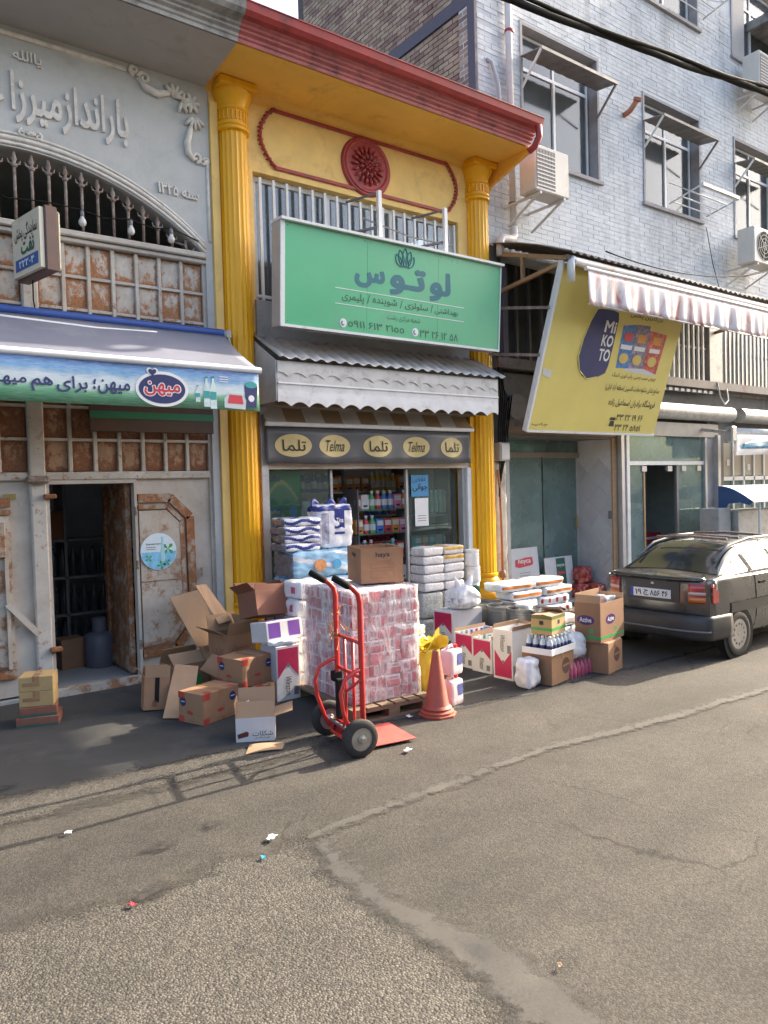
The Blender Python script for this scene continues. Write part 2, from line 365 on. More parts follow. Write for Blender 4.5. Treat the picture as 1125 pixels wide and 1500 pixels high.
def rusty(name, paint, rust=(.22, .085, .028), amt=.5, scale=7, grime=(.05, .035, .025), bump=.25, edge=0):
    """old white paint flaking off rusty sheet iron"""
    m, nt, bs = _nt(name); co = _coord(nt, 'Object'); oi = nt.nodes.new('ShaderNodeObjectInfo')
    va = nt.nodes.new('ShaderNodeVectorMath'); va.operation = 'ADD'; nt.links.new(co, va.inputs[0])
    vm = nt.nodes.new('ShaderNodeVectorMath'); vm.operation = 'SCALE'; vm.inputs['Scale'].default_value = 37.0
    cb = nt.nodes.new('ShaderNodeCombineXYZ'); 
    for k in range(3): nt.links.new(oi.outputs['Random'], cb.inputs[k])
    nt.links.new(cb.outputs[0], vm.inputs[0]); nt.links.new(vm.outputs[0], va.inputs[1]); co = va.outputs[0]
    n1 = _noise(nt, scale, 10, .74, co, .1).outputs[0]; n2 = _noise(nt, scale*3.1, 7, .7, co).outputs[0]; n3 = _noise(nt, 2.2, 4, .6, co).outputs[0]
    p = _mix(nt, _ramp(nt, n3, [(.35, 0.0), (.75, 1.0)]), tuple(paint), tuple(x*.72 for x in paint))
    r = _ramp(nt, n2, [(.2, tuple(x*.35 for x in rust)), (.5, rust), (.8, (rust[0]*1.9, rust[1]*2.1, rust[2]*2.2))])
    mr = nt.nodes.new('ShaderNodeMapRange'); mr.inputs[3].default_value = -.07; mr.inputs[4].default_value = .07; nt.links.new(oi.outputs['Random'], mr.inputs[0])
    sm = nt.nodes.new('ShaderNodeMath'); sm.operation = 'ADD'; nt.links.new(n1, sm.inputs[0]); nt.links.new(mr.outputs[0], sm.inputs[1])
    c = .72 - amt*.42
    if edge:                                     # rust creeps in from the rim of each panel and runs down to its foot
        ab = nt.nodes.new('ShaderNodeVectorMath'); ab.operation = 'ABSOLUTE'; oc = _coord(nt, 'Object'); nt.links.new(oc, ab.inputs[0]); sx = nt.nodes.new('ShaderNodeSeparateXYZ'); nt.links.new(ab.outputs[0], sx.inputs[0])
        mxn = nt.nodes.new('ShaderNodeMath'); mxn.operation = 'MAXIMUM'; nt.links.new(sx.outputs[0], mxn.inputs[0]); nt.links.new(sx.outputs[2], mxn.inputs[1])
        ed = _ramp(nt, mxn.outputs[0], [(.30, 0.0), (.50, edge)]); s2 = nt.nodes.new('ShaderNodeMath'); s2.operation = 'ADD'; nt.links.new(sm.outputs[0], s2.inputs[0]); nt.links.new(ed, s2.inputs[1])
        sz = nt.nodes.new('ShaderNodeSeparateXYZ'); nt.links.new(oc, sz.inputs[0]); s3 = nt.nodes.new('ShaderNodeMath'); s3.operation = 'MULTIPLY_ADD'; s3.inputs[1].default_value = -edge*.7; nt.links.new(sz.outputs[2], s3.inputs[0]); nt.links.new(s2.outputs[0], s3.inputs[2]); sm = s3
    f = _ramp(nt, sm.outputs[0], [(c-.04, 0.0), (c+.05, 1.0)]); out = _mix(nt, f, p, r)
    n4 = _noise(nt, 1.7, 8, .7, co).outputs[0]; out = _mix(nt, _ramp(nt, n4, [(.42, 0.0), (.75, .6)]), out, (rust[0]*.95, rust[1]*1.35, rust[2]*1.7)); g = _ramp(nt, n2, [(.6, 0.0), (.85, .7)]); out = _mix(nt, g, out, grime)
    nt.links.new(out, bs.inputs['Base Color']); bs.inputs['Roughness'].default_value = .75
    b1 = _bump(nt, bs, f, -bump, .004); _bump(nt, bs, n2, .2, .004, b1)
    return m

M_asphalt = asphalt(); M_coarse = coarse_asphalt()
M_seam = mat('asphalt_seam', (.071, .065, .056), .9, var=.35, scale=60, bump=.3, bscale=120, dirt=(.060, .055, .048), dirt_amt=.5, dirt_scale=5); feather(M_seam.node_tree, M_seam.node_tree.nodes['Principled BSDF'], 14)
M_shade_pave = mat('shade_dark_smooth_asphalt', (.040, .040, .039), .85, var=.14, scale=3, bump=.25, bscale=90, dirt=(.085, .082, .076), dirt_amt=.35, dirt_scale=1.6); feather(M_shade_pave.node_tree, M_shade_pave.node_tree.nodes['Principled BSDF'], 4)  # smooth asphalt, its colour darkened to deepen the shade
M_patch = mat('smooth_patch', (.058, .054, .048), .9, var=.32, scale=70, bump=.25, bscale=120, dirt=(.075, .068, .059), dirt_amt=.6, dirt_scale=2.5); feather(M_patch.node_tree, M_patch.node_tree.nodes['Principled BSDF'], 9)
M_oil = mat('oily_asphalt', (.038, .034, .031), .7, var=.3, scale=20); feather(M_oil.node_tree, M_oil.node_tree.nodes['Principled BSDF'], 16, .3, .9)
M_yellow = mat('yellow_gloss_paint', (.86, .43, .010), .36, var=.07, scale=3, bump=.05, bscale=14, coat=.12, spec=.35, dirt=(.66, .30, .018), dirt_amt=.30, dirt_scale=3, stretch=(2, 2, .3))
M_cream = mat('pale_yellow_plaster', (.84, .58, .20), .75, var=.10, scale=4, bump=.25, bscale=30, dirt=(.55, .36, .13), dirt_amt=.3, dirt_scale=3)
M_soffit = mat('ochre_soffit_paint', (.86, .50, .085), .6, var=.10, scale=2, bump=.15, bscale=20, dirt=(.56, .30, .07), dirt_amt=.3, dirt_scale=2)
M_red = mat('red_oxide_paint', (.36, .045, .042), .5, var=.2, scale=6, dirt=(.12, .03, .03), dirt_amt=.35, dirt_scale=5)
M_pink = mat('faded_red_moulding', (.42, .12, .115), .6, var=.25, scale=5, dirt=(.10, .03, .03), dirt_amt=.45, dirt_scale=6)
M_plaster = mat('grey_blue_plaster', (.50, .505, .49), .85, var=.08, scale=2.5, bump=.3, bscale=18, dirt=(.38, .385, .375), dirt_amt=.6, dirt_scale=2.2)
M_relief = mat('relief_plaster', (.66, .63, .58), .85, var=.15, scale=14, bump=.2, bscale=30, dirt=(.40, .37, .33), dirt_amt=.35, dirt_scale=9)
M_concrete = mat('stained_concrete', (.36, .35, .33), .9, var=.2, scale=4, bump=.3, bscale=25, dirt=(.06, .06, .055), dirt_amt=.55, dirt_scale=3)
M_soffgrey = mat('grey_soffit', (.42, .41, .39), .9, var=.1, scale=2, bump=.2, bscale=16, dirt=(.30, .28, .26), dirt_amt=.3, dirt_scale=2)
M_band = mat('grey_render', (.36, .36, .35), .9, var=.12, scale=3, bump=.2, bscale=25, dirt=(.2, .2, .19), dirt_amt=.3)
M_white = mat('white_painted_metal', (.72, .73, .73), .45, var=.06, scale=8, dirt=(.45, .42, .38), dirt_amt=.2, dirt_scale=6)
M_alu = mat('grey_aluminium', (.46, .46, .47), .42, metal=.3, var=.1, scale=6, dirt=(.3, .28, .25), dirt_amt=.25)
M_dark = mat('dark_interior', (.020, .021, .022), .9, var=.2)
M_room = mat('dim_room_wall', (.42, .44, .43), .9, var=.15, scale=2)
M_black = mat('black_rubber', (.012, .012, .012), .85, var=.2, scale=20, spec=.2)
M_iron = mat('rusty_iron_bar', (.20, .14, .11), .8, var=.35, scale=30, dirt=(.42, .40, .37), dirt_amt=.55, dirt_scale=20)
M_steel = mat('grey_steel', (.20, .20, .21), .6, metal=.2, var=.2, scale=10)
M_galv = mat('galvanised_sheet', (.42, .42, .41), .55, metal=.35, var=.18, scale=7, dirt=(.22, .19, .16), dirt_amt=.4, dirt_scale=8)
M_wood = mat('weathered_wood', (.20, .14, .09), .85, var=.3, scale=6, stretch=(1, 8, 8), bump=.3)
M_card = mat('cardboard', (.31, .172, .095), .85, var=.12, scale=5, bump=.12, bscale=35, rnd=.10, dirt=(.235, .125, .07), dirt_amt=.35, dirt_scale=6)
M_cardin = mat('cardboard_inside', (.37, .235, .14), .85, var=.06, scale=5, rnd=.06)
M_carddk = mat('cardboard_red_brown', (.23, .098, .06), .8, var=.1, scale=4, rnd=.05)
M_paper = mat('white_paper', (.76, .76, .75), .75, var=.05, scale=6)
M_greycard = mat('grey_white_carton', (.60, .60, .61), .75, var=.06, scale=6)
M_film = mat('white_plastic_film', (.76, .76, .78), .25, var=.06, scale=7, bump=.55, bscale=16)
M_pvc = mat('white_pvc_pipe', (.66, .64, .63), .45, var=.1, scale=5, dirt=(.35, .22, .14), dirt_amt=.25, dirt_scale=4)
M_ink = mat('black_print', (.022, .022, .022), .7, var=.1)
M_navy = mat('navy_print', (.018, .028, .12), .6, var=.1)
M_teal = mat('teal_print', (.018, .14, .19), .55, var=.06)
M_dgreen = mat('dark_green_print', (.012, .10, .06), .55, var=.06)
M_redp = mat('red_print', (.55, .035, .06), .5, var=.1)
M_glass = glass('shop_glass', (.70, .84, .80), .05, transp=.68, gcol=(.42, .56, .53), dust=.30, dcol=(.46, .60, .565)); M_clrglass = glass('clear_shop_glass', (.88, .94, .92), .03, transp=.76, gcol=(.45, .55, .53), dust=.05, dcol=(.4, .5, .48))
M_winglass = glass('window_glass', (.80, .83, .84), .10, transp=.68, gcol=(.55, .58, .61), dust=.12, dcol=(.50, .53, .56))
def wrapfilm():
    """stretch film: mostly clear, milky and glossy along its creases"""
    m = bpy.data.materials.new('stretch_film'); m.use_nodes = True; nt = m.node_tree; bs = nt.nodes['Principled BSDF']; co = _coord(nt, 'Object', (3, 3, 1))
    n = _noise(nt, 5, 6, .65, co, 1.2).outputs[0]; bs.inputs['Base Color'].default_value = (.85, .85, .86, 1); bs.inputs['Roughness'].default_value = .14; bs.inputs['Specular IOR Level'].default_value = .9
    nt.links.new(_ramp(nt, n, [(.36, .14), (.52, .36), (.66, .72)]), bs.inputs['Alpha']); _bump(nt, bs, n, .8, .03); return m
M_clear = wrapfilm()
# ================================================================ THE SETTING
# ---- ground: one sheet, finer near the camera, gently uneven
def ground_z(x, y):
    if -4 < x < 16 and -3 < y < 6.0:
        e = min(1, (x+4)/2, (16-x)/2, (y+3)/2, (6.0-y)/1.5)
        dn = 0
        for cx, cy, a, b, d in ((2.92, 3.27, .16, .05, .018), (2.03, 1.83, .10, .05, .022), (1.86, 2.06, .06, .07, .014), (3.4, 3.55, .12, .05, .01)): dn -= d*math.exp(-((x-cx)/a)**2-((y-cy)/b)**2)
        return dn + max(0, e)*(.018*mnoise.noise(Vector((x*.55, y*.55, 0))) + .007*mnoise.noise(Vector((x*1.9, y*1.9, 4))) - .006)
    return 0
gx = [-60, -30, -12, -6] + [-4 + .16*i for i in range(28)] + [.48 + .05*i for i in range(80)] + [4.48 + .16*i for i in range(73)] + [20, 40, 70, 110]
gy = [-60, -25, -8] + [-3 + .12*i for i in range(37)] + [1.44 + .04*i for i in range(65)] + [4.04 + .12*i for i in range(17)] + [7, 9, 14, 30, 60]
g = MB(); W = len(gx)
g.add([(x, y, ground_z(x, y)) for y in gy for x in gx], [(j*W+i, j*W+i+1, (j+1)*W+i+1, (j+1)*W+i) for j in range(len(gy)-1) for i in range(W-1)])
struct(g.build('ground', M_asphalt, smooth=True))

def road_sheet(name, poly, m, h, fe=.12, step=.05):
    """thin layer lying on the ground; its 'edge' value falls to 0 at the border"""
    def sd(x, y):
        ins = False; d = 1e9; n = len(poly)
        for k in range(n):
            (x0, y0), (x1, y1) = poly[k], poly[(k+1) % n]; dx, dy = x1-x0, y1-y0; t = max(0, min(1, ((x-x0)*dx+(y-y0)*dy)/(dx*dx+dy*dy+1e-12)))
            d = min(d, (x-x0-t*dx)**2+(y-y0-t*dy)**2)
            if (y0 > y) != (y1 > y) and x < x0+(y-y0)/(y1-y0)*dx: ins = not ins
        return sqrt(d)*(1 if ins else -1)
    xs_ = [p[0] for p in poly]; ys_ = [p[1] for p in poly]; x0, y0 = min(xs_)-fe, min(ys_)-fe
    nx, ny = int((max(xs_)+fe-x0)/step)+1, int((max(ys_)+fe-y0)/step)+1
    D = [[sd(x0+i*step, y0+j*step) for i in range(nx+1)] for j in range(ny+1)]
    V = []; E = []; idx = {}; Fc = []
    for j in range(ny):
        for i in range(nx):
            if max(D[j][i], D[j+1][i], D[j][i+1], D[j+1][i+1]) < -fe*.6: continue
            f = []
            for a, b in ((j, i), (j, i+1), (j+1, i+1), (j+1, i)):
                if (a, b) not in idx:
                    x, y = x0+b*step, y0+a*step; idx[a, b] = len(V); V.append((x, y, ground_z(x, y)+h)); E.append(max(0, min(1.6, .5+.5*D[a][b]/fe)))
                f.append(idx[a, b])
            Fc.append(tuple(f))
    me = bpy.data.meshes.new(name); me.from_pydata(V, [], Fc); me.materials.append(m)
    at = me.attributes.new('edge', 'FLOAT', 'POINT'); at.data.foreach_set('value', E)
    me.polygons.foreach_set('use_smooth', [True]*len(Fc)); me.update()
    return struct(link(name, me))
road_sheet('road_patch', [(-2.2, 3.6), (.49, 3.38), (.95, 3.28), (1.13, 3.26), (1.44, 3.32), (1.86, 3.27), (1.80, 2.92), (1.78, 2.57), (1.80, 2.32), (1.81, 2.14), (1.81, 1.98), (1.75, 1.84), (1.6, 1.5), (1.5, .9), (-2.2, .9)], M_coarse, .004, .16)
road_sheet('road_patch', [(-1.2, 4.98), (.68, 4.86), (1.46, 4.74), (2.26, 4.66), (2.85, 4.52), (2.88, 4.38), (2.14, 4.33), (1.12, 4.41), (.63, 4.43), (-1.2, 4.5)], M_coarse, .0085, .12)
road_sheet('road_seam', [(1.91, 3.32), (2.4, 3.34), (3.03, 3.36), (3.81, 3.4), (4.45, 3.32), (5.17, 3.23), (6.33, 3.16), (9.5, 3.1), (9.5, 3.04), (6.14, 3.08), (5.01, 3.15), (4.31, 3.24), (3.7, 3.32), (2.95, 3.28), (2.34, 3.26), (1.87, 3.24)], M_seam, .007, .05, .025)
road_sheet('road_seam', [(1.89, 3.22), (1.95, 3.2), (1.89, 2.84), (1.89, 2.58), (1.94, 2.31), (1.99, 2.14), (2.01, 1.93), (2.01, 1.74), (1.96, 1.52), (1.9, 1.1), (1.7, 1.1), (1.75, 1.67), (1.79, 1.84), (1.80, 2.0), (1.79, 2.17), (1.78, 2.38), (1.76, 2.58), (1.78, 2.94)], M_patch, .007, .08, .03)

road_sheet('shade_pavement', [(-5, 4.95), (.7, 4.80), (2.0, 4.70), (2.9, 4.62), (3.6, 4.40), (5.4, 4.28), (8.5, 4.22), (16.5, 4.2), (16.5, 7.0), (-5, 7.0)], M_shade_pave, .0045, .10, .08)  # smoother strip by the shops; its darker tone paints in the shade there
WY = 7.0                                                     # plane of the shop fronts
# ================================================================ LEFT BUILDING (grey plaster, arched gate)
LB = thing('plaster_building', 'grey plaster building with arched gateway and raised inscription', 'building', (1.42, WY, 0))
def lb(b, name, m, smooth=False, par=None): return b.build(name, m, par or LB, smooth, Matrix.Translation((-1.42, -WY, 0)) if par is None else None)
GX0, GX1, GC = -.24, 3.08, 1.42
AR = (1.66**2+.64**2)/(2*.64); AZ = 4.72 - AR
def arch(x): return AZ + sqrt(max(0, AR*AR-(x-GC)**2))
w = MB(); N = 40
xs = [GX0+(GX1-GX0)*i/N for i in range(N+1)]
for i in range(N):
    a, b = xs[i], xs[i+1]
    w.add([(a, WY, arch(a)), (b, WY, arch(b)), (b, WY, 5.85), (a, WY, 5.85)], [(0, 1, 2, 3)])
    w.add([(a, WY, arch(a)), (b, WY, arch(b)), (b, WY+.22, arch(b)), (a, WY+.22, arch(a))], [(0, 3, 2, 1)])
w.box(GX1, 3.155, WY, WY+.3, 0, 5.85); w.box(-4, GX0, WY, WY+.3, 0, 5.85)
w.box(-4, 3.155, WY+.3, WY+.4, 4.75, 5.85)
lb(w, 'wall', M_plaster)
# the ground-floor end strip between gate and yellow column
# cornice and soffit
CORN = [(6.25, 5.80), (6.25, 5.835), (6.235, 5.845), (6.235, 5.87), (6.205, 5.885), (6.205, 5.905), (6.18, 5.915), (6.18, 5.94), (6.15, 5.955)]
GUT = [(6.15, 5.955), (6.10, 5.965), (6.068, 6.0), (6.055, 6.065), (6.045, 6.068), (6.045, 6.075), (6.07, 6.075)]
COVE = [(WY, 5.71)] + [(WY-.09+.09*cos(a*pi/16), 5.71+.09*sin(a*pi/16)) for a in range(1, 9)]
lb(MB().ext([(WY, 5.73), (6.9, 5.75), (6.27, 5.80), (6.27, 5.83), (WY, 5.83)], -4, 3.13), 'soffit', M_soffgrey)
lb(MB().ext(CORN + GUT + [(6.2, 6.075), (6.2, 6.09), (7.0, 6.25), (7.0, 5.84), (6.27, 5.84)], -4, 3.13), 'cornice', M_concrete)
lb(MB().tube([(-3, WY-.01, 5.66), (2.36, WY-.01, 5.66)], .02, 8), 'moulding', M_relief, True)
# arch mouldings: three ribs that follow the arch
for off, r in ((.03, .016), (.075, .02), (.115, .012)):
    lb(MB().tube([(x, WY-.004, arch(x)+off) for x in xs], r, 7), 'arch_moulding', M_relief, True)
lb(MB().tube([(3.125, WY-.004, 4.22), (3.125, WY-.004, 5.0)], .016, 7), 'moulding', M_relief, True)
def spiral(cx, cz, r0, r1, a0, turns, r=.02, taper=.4, n=22):
    p = []; rr = []
    for k in range(n+1):
        t = k/n; a = a0+turns*2*pi*t; R = r0+(r1-r0)*t; p.append((cx+R*cos(a), WY-.012, cz+R*sin(a))); rr.append(r*(1-taper*t))
    return p, rr
def leafs(b, cx, cz, a, n, L, wd, spread=2.2):
    for k in range(n):
        t = a + spread*(k/(max(1, n-1))-.5); d = Vector((cos(t), 0, sin(t))); c = Vector((cx, WY-.01, cz))
        b.tube([c, c+d*L*.35+Vector((0, -.02, 0)), c+d*L*.8+Vector((0, -.016, 0)), c+d*L], [wd*.4, wd, wd*.8, wd*.15], 6)
# scroll ornament in the corner
o = MB()
o.tube(*spiral(2.41, 5.50, .045, .008, -pi/2, -1.3), 7); o.tube(*spiral(2.50, 5.45, .055, .01, pi, -1.25, .022), 7)
o.tube([(2.44, WY-.012, 5.44), (2.52, WY-.02, 5.36), (2.63, WY-.02, 5.34), (2.73, WY-.016, 5.38), (2.78, WY-.012, 5.43)], [.02, .034, .036, .026, .012], 8)
leafs(o, 2.78, 5.36, 1.2, 5, .13, .022); leafs(o, 2.86, 5.33, -.3, 5, .11, .02, 3.2)
o.lathe([(0, .035), (.03, .03), (.04, .01), (.05, 0)], M=frame((2.95, WY, 5.34)), n=14); leafs(o, 2.95, 5.34, 1.0, 7, .10, .022, 5.4)
leafs(o, 2.97, 5.22, -1.4, 5, .13, .02, 1.8)
o.tube([(2.96, WY-.012, 5.16), (2.93, WY-.02, 5.06), (2.90, WY-.02, 4.96), (2.91, WY-.02, 4.86), (2.97, WY-.016, 4.80)], [.014, .03, .036, .032, .016], 8)
o.tube(*spiral(2.99, 4.84, .05, .01, -pi/2, 1.2, .02), 7); o.tube(*spiral(3.09, 4.98-.16, .035, .006, pi, -1.3, .016), 7)
o.tube([(3.03, WY-.01, 4.80), (3.07, WY-.014, 4.79), (3.115, WY-.01, 4.85)], .016, 7)
o.v = [(x+.02, y, z+.175) for x, y, z in o.v]; lb(o, 'scroll_ornament', M_relief, True)
o = MB(); o.tube(*spiral(1.45, 4.855, .03, .006, pi/2, 1.2, .013), 7); o.tube(*spiral(1.58, 4.85, .03, .006, pi/2, -1.2, .013), 7); leafs(o, 1.515, 4.84, -pi/2+pi, 5, .05, .011)
lb(o, 'scroll_ornament', M_relief, True)
FW = frame((0, WY, 0))
for t, x0, x1, z0, z1, bold in (('باراندازمیرزا', 1.375, 2.36, 4.93, 5.36, .025), ('عـ', 1.12, 1.32, 5.06, 5.24, .025), ('یاالله', 1.40, 1.63, 5.44, 5.55, .015), ('سنه ۱۳۲۵', 2.62, 3.02, 4.60, 4.70, .02)):
    q = text(t, FW, x0, x1, z0, z1, M_relief, None, .001, bold, .02, 'inscription'); q.parent = LB; q.matrix_parent_inverse = Matrix.Translation((-1.42, -WY, 0))
# dark storeroom behind the gate
rm = MB(); rm.box(GX0-.6, 4.0, 9.6, 9.7, 0, 5); rm.box(GX0-.7, GX0-.6, 7.25, 9.7, 0, 5); rm.box(3.6, 3.7, 7.3, 9.6, 0, 5); rm.box(GX0-.6, 3.6, 7.25, 9.6, 4.9, 5.0)
lb(rm, 'storeroom_wall', M_room)
lb(MB().box(GX0-.6, 3.6, 7.0, 9.6, .0, .03), 'storeroom_floor', M_band)

# ---- iron gate
M_gwhite = rusty('flaking_white_paint', (.55, .51, .45), (.27, .13, .06), amt=.34, scale=5)
M_grail = rusty('chipped_white_rail', (.56, .53, .48), (.26, .12, .06), amt=.22, scale=14)
M_gpan = rusty('rusted_panel_upper', (.56, .52, .46), (.36, .155, .065), amt=.46, scale=3.2, edge=.16)
M_gpan2 = rusty('rusted_panel_lower', (.42, .26, .155), (.21, .082, .036), amt=.54, scale=3.2, edge=.16)
M_gmould = rusty('rusted_moulding', (.45, .38, .31), (.25, .095, .035), amt=.64, scale=8)
GT = thing('iron_gate', 'old white iron gate with rusty square panels and open wicket door', 'gate', (GC, 7.06, 0))
GM = Matrix.Translation((-GC, -7.06, 0))
def gp(b, name, m, smooth=False, par=GT): return b.build(name, m, par, smooth, GM if par is GT else None)
GY = 7.06
gp(MB().cbox(1.40, 1.53, GY-.06, GY+.06, 0.02, 4.05, .012), 'centre_post', M_grail)
gp(MB().box(3.05, 3.08, GY-.03, GY+.05, 0.02, 4.02), 'side_post', M_grail)
gp(MB().box(GX0, GX0+.04, GY-.03, GY+.05, 0.02, 4.02), 'side_post', M_grail)
tr = MB(); tr.cbox(GX0, 3.08, GY-.10, GY+.05, 4.045, 4.10, .01); tr.cbox(GX0, 3.08, GY-.07, GY+.05, 4.0, 4.04, .008); gp(tr, 'top_rail', M_grail)
# grid of panels: 7 rows by 7 columns on each leaf
pm = MB(); pm.cbox(-.5, .5, -.01, .01, -.5, .5, .004); 
pmesh = {k: pm.mesh('panel', m) for k, m in (('u', M_gpan), ('l', M_gpan2))}
def bulged(): 
    b = MB(); b.grid(lambda u, v: (u-.5, -.012*(1-(2*u-1)**4)*(1-(2*v-1)**4), v-.5), 6, 6); return b
for k, m in (('u', M_gpan), ('l', M_gpan2)): pmesh[k] = bulged().mesh('panel', m, True)
RH = (4.0-1.97)/7
for side in (0, 1):
    x0, x1 = ((GX0+.04, 1.40), (1.53, 3.05))[side]; cw = (x1-x0)/7
    for i in range(7):
        for j in range(7):
            cx, cz = x0+cw*(i+.5), 1.97+RH*(j+.5)
            link('panel', pmesh['u' if j > 3 else 'l'], GT, GM @ Matrix.Translation((cx, GY, cz)) @ Matrix.Diagonal((cw-.02, 1, RH-.02, 1)))
    for i in range(1, 7): gp(MB().cbox(x0+cw*i-.017, x0+cw*i+.017, GY-.035, GY+.01, 1.97, 4.0, .005), 'mullion', M_grail)
    for j in range(1, 7): gp(MB().cbox(x0, x1, GY-.028, GY+.008, 1.97+RH*j-.014, 1.97+RH*j+.014, .004), 'crossbar', M_grail)
gp(MB().cbox(1.53, 3.05, GY-.05, GY+.03, 1.90, 1.972, .008), 'lock_rail', M_grail); gp(MB().cbox(GX0+.04, 1.40, GY-.05, GY+.03, 1.90, 1.972, .008), 'lock_rail', M_grail)
# lower leaves
gp(MB().box(2.315, 3.05, GY-.01, GY+.02, .05, 1.90), 'leaf_sheet', M_gwhite); gp(MB().box(GX0+.04, 1.40, GY-.01, GY+.02, .05, 1.90), 'leaf_sheet', M_gwhite)
def oct_mould(mx, sgn, par):
    f = lambda p, w: [(mx+sgn*(x-2.33), GY-.02, z) for x, z in p]
    for off, r, m in ((0, .05, M_gmould), (.085, .025, M_gmould)):
        pts = f([(2.33, 1.72-off), (2.64-off*.4, 1.72-off), (2.83-off, 1.53-off*.4), (2.84-off, .48+off*.4), (2.66-off*.4, .27+off), (2.33, .25+off)], 0)
        b = MB()
        for a, c in zip(pts, pts[1:]): b.beam(a, c, r*1.6, .05, up=(0, 1, 0))
        gp(b, 'moulding', m)
    P = [(2.335, 1.60), (2.60, 1.60), (2.73, 1.47), (2.74, .54), (2.62, .37), (2.335, .35)]
    b = MB(); pl = [(mx+sgn*(x-2.33), z) for x, z in P]
    if sgn < 0: pl = pl[::-1]
    b.prism(pl, frame((0, GY-.01, 0)), .03); gp(b, 'raised_panel', M_gwhite)
oct_mould(2.33, 1, GT); oct_mould(1.24, -1, GT)
gp(MB().box(2.33, 2.74, GY-.046, GY-.04, .93, .937), 'seam', M_iron)
# wicket frame and open leaf
wf = MB(); wf.box(1.53, 1.555, GY-.04, GY+.05, .05, 1.90); wf.box(2.295, 2.32, GY-.04, GY+.05, .05, 1.90); wf.box(1.555, 2.295, GY-.04, GY+.05, 1.865, 1.90); gp(wf, 'wicket_frame', M_grail)
lf = MB(); lf.box(2.265, 2.285, GY+.06, GY+.80, .07, 1.86); lf.box(2.24, 2.265, GY+.06, GY+.12, .07, 1.86); lf.box(2.24, 2.265, GY+.73, GY+.80, .07, 1.86); lf.box(2.245, 2.265, GY+.12, GY+.73, 1.74, 1.86); lf.box(2.245, 2.265, GY+.12, GY+.73, .07, .25)
wd = gp(lf, 'wicket_door', M_gmould)
for z in (.35, 1.1, 1.6): gp(MB().cyl((2.3, GY-.05, z-.04), (2.3, GY-.05, z+.04), .013), 'hinge', M_iron)
for z in (.42, 1.76): gp(MB().cbox(1.50, 1.60, GY-.11, GY-.04, z-.02, z+.02, .008), 'latch', M_gmould)
gp(MB().cbox(1.36, 1.55, GY-.13, GY-.05, 1.87, 1.94, .02), 'bolt_housing', M_iron)
gp(MB().beam((1.18, GY-.06, .86), (1.42, GY-.06, .57), .05, .03, up=(0, 1, 0)), 'diagonal_bar', M_gwhite)
gp(MB().cbox(.95, 1.19, GY-.08, GY-.03, 1.25, 1.55, .01), 'bracket', M_gmould)
gp(MB().beam((1.19, GY-.05, .3), (1.19, GY-.05, 1.5), .03, .03, up=(0, 1, 0)), 'guide_rail', M_gwhite)
gp(MB().box(1.2, 1.29, GY-.021, GY-.012, 1.74, 1.79), 'number_plate', mat('brass_plate', (.30, .24, .08), .5))
gp(MB().cyl((2.93, GY-.04, .93), (2.93, GY-.04, 1.02), .01), 'handle', M_iron)
gp(MB().box(1.53, 2.32, 6.93, 7.02, .0, .07), 'threshold', M_gwhite)
# fan of iron bars over the rail, each with a spear head
k = 0; x = -.12
while x < 3.02:
    top = arch(x)-.0; 
    if top > 4.2:
        b = MB(); b.tube([(x, GY-.02, 4.10), (x, GY-.02, top-.02)], .014, 6)
        q = gp(b, 'bar', M_iron, True); zt = top-.13
        if zt > 4.16:
            h = MB(); h.lathe([(.0, .10), (.012, .075), (.026, .03), (.012, .0), (.028, -.015), (.028, -.03), (.013, -.045)], c=(x, GY-.02, zt+.02), n=8)
            for s in (-1, 1): h.tube([(x+s*.01, GY-.02, zt), (x+s*.045, GY-.02, zt+.015), (x+s*.05, GY-.02, zt+.045)], [.009, .009, .004], 5)
            h.build('spear_head', M_iron, q, True)
    x += .137
gp(MB().tube([(2.78, GY-.03, 4.17)] + [(2.93+.05*cos(a), GY-.03, 4.16+.05*sin(a)) for a in [pi+2*pi*i/14 for i in range(15)]], .009, 6), 'iron_ring', M_iron, True)

# painted sign board behind the awning and small sticker
bd = thing('sign_board', 'dark brown wooden board with a green stripe under the blue awning', 'board', (2.5, 6.95, 2.33))
MB().cbox(-.60, .57, -.02, .02, 0, .24, .005).build('board', mat('brown_board', (.075, .045, .032), .7, var=.2), bd)
MB().box(-.60, .57, -.026, -.021, .12, .185).build('stripe', mat('green_stripe', (.015, .16, .08), .6), bd)
st = tag(MB().prism(ellipse(0, 0, .175, .175, 32), frame((0, 0, 0)), .003).build('round_sticker', mat('sticker_white', (.62, .72, .78), .5, var=.05), None, M=Matrix.Translation((2.505, GY-.046, 1.21))), 'round white and blue beverage sticker on the rusty gate leaf', 'sticker')
FS = frame((0, -.003, 0))
a = MB(); a.prism([(.17*cos(t), .17*sin(t)) for t in [pi+.02+(pi-.04)*i/16 for i in range(17)]], FS, .001); a.build('blue_print', mat('aqua_print', (.20, .50, .72), .5, var=.25, scale=14), st)
for dx, dz, r in ((.09, .02, .05), (-.10, -.06, .03), (.02, -.13, .035), (.075, -.11, .03)):
    b = MB(); 
    for kk in range(4): t = kk*1.57+dx*9; b.prism([(dx, dz), (dx+r*cos(t-.35), dz+r*sin(t-.35)), (dx+r*1.3*cos(t), dz+r*1.3*sin(t)), (dx+r*cos(t+.35), dz+r*sin(t+.35))], FS, .002)
    b.build('leaf_print', mat('leaf_green', (.05, .32, .09), .5), st)
MB().prism([(.02, -.10), (.06, -.10), (.06, .02), (.05, .05), (.05, .14), (.03, .14), (.03, .05), (.02, .02)], FS, .0025).build('bottle_print', mat('bottle_print', (.35, .62, .68), .4), st)
text('bavarian', FS, -.12, .02, .065, .085, M_ink, st, .001)
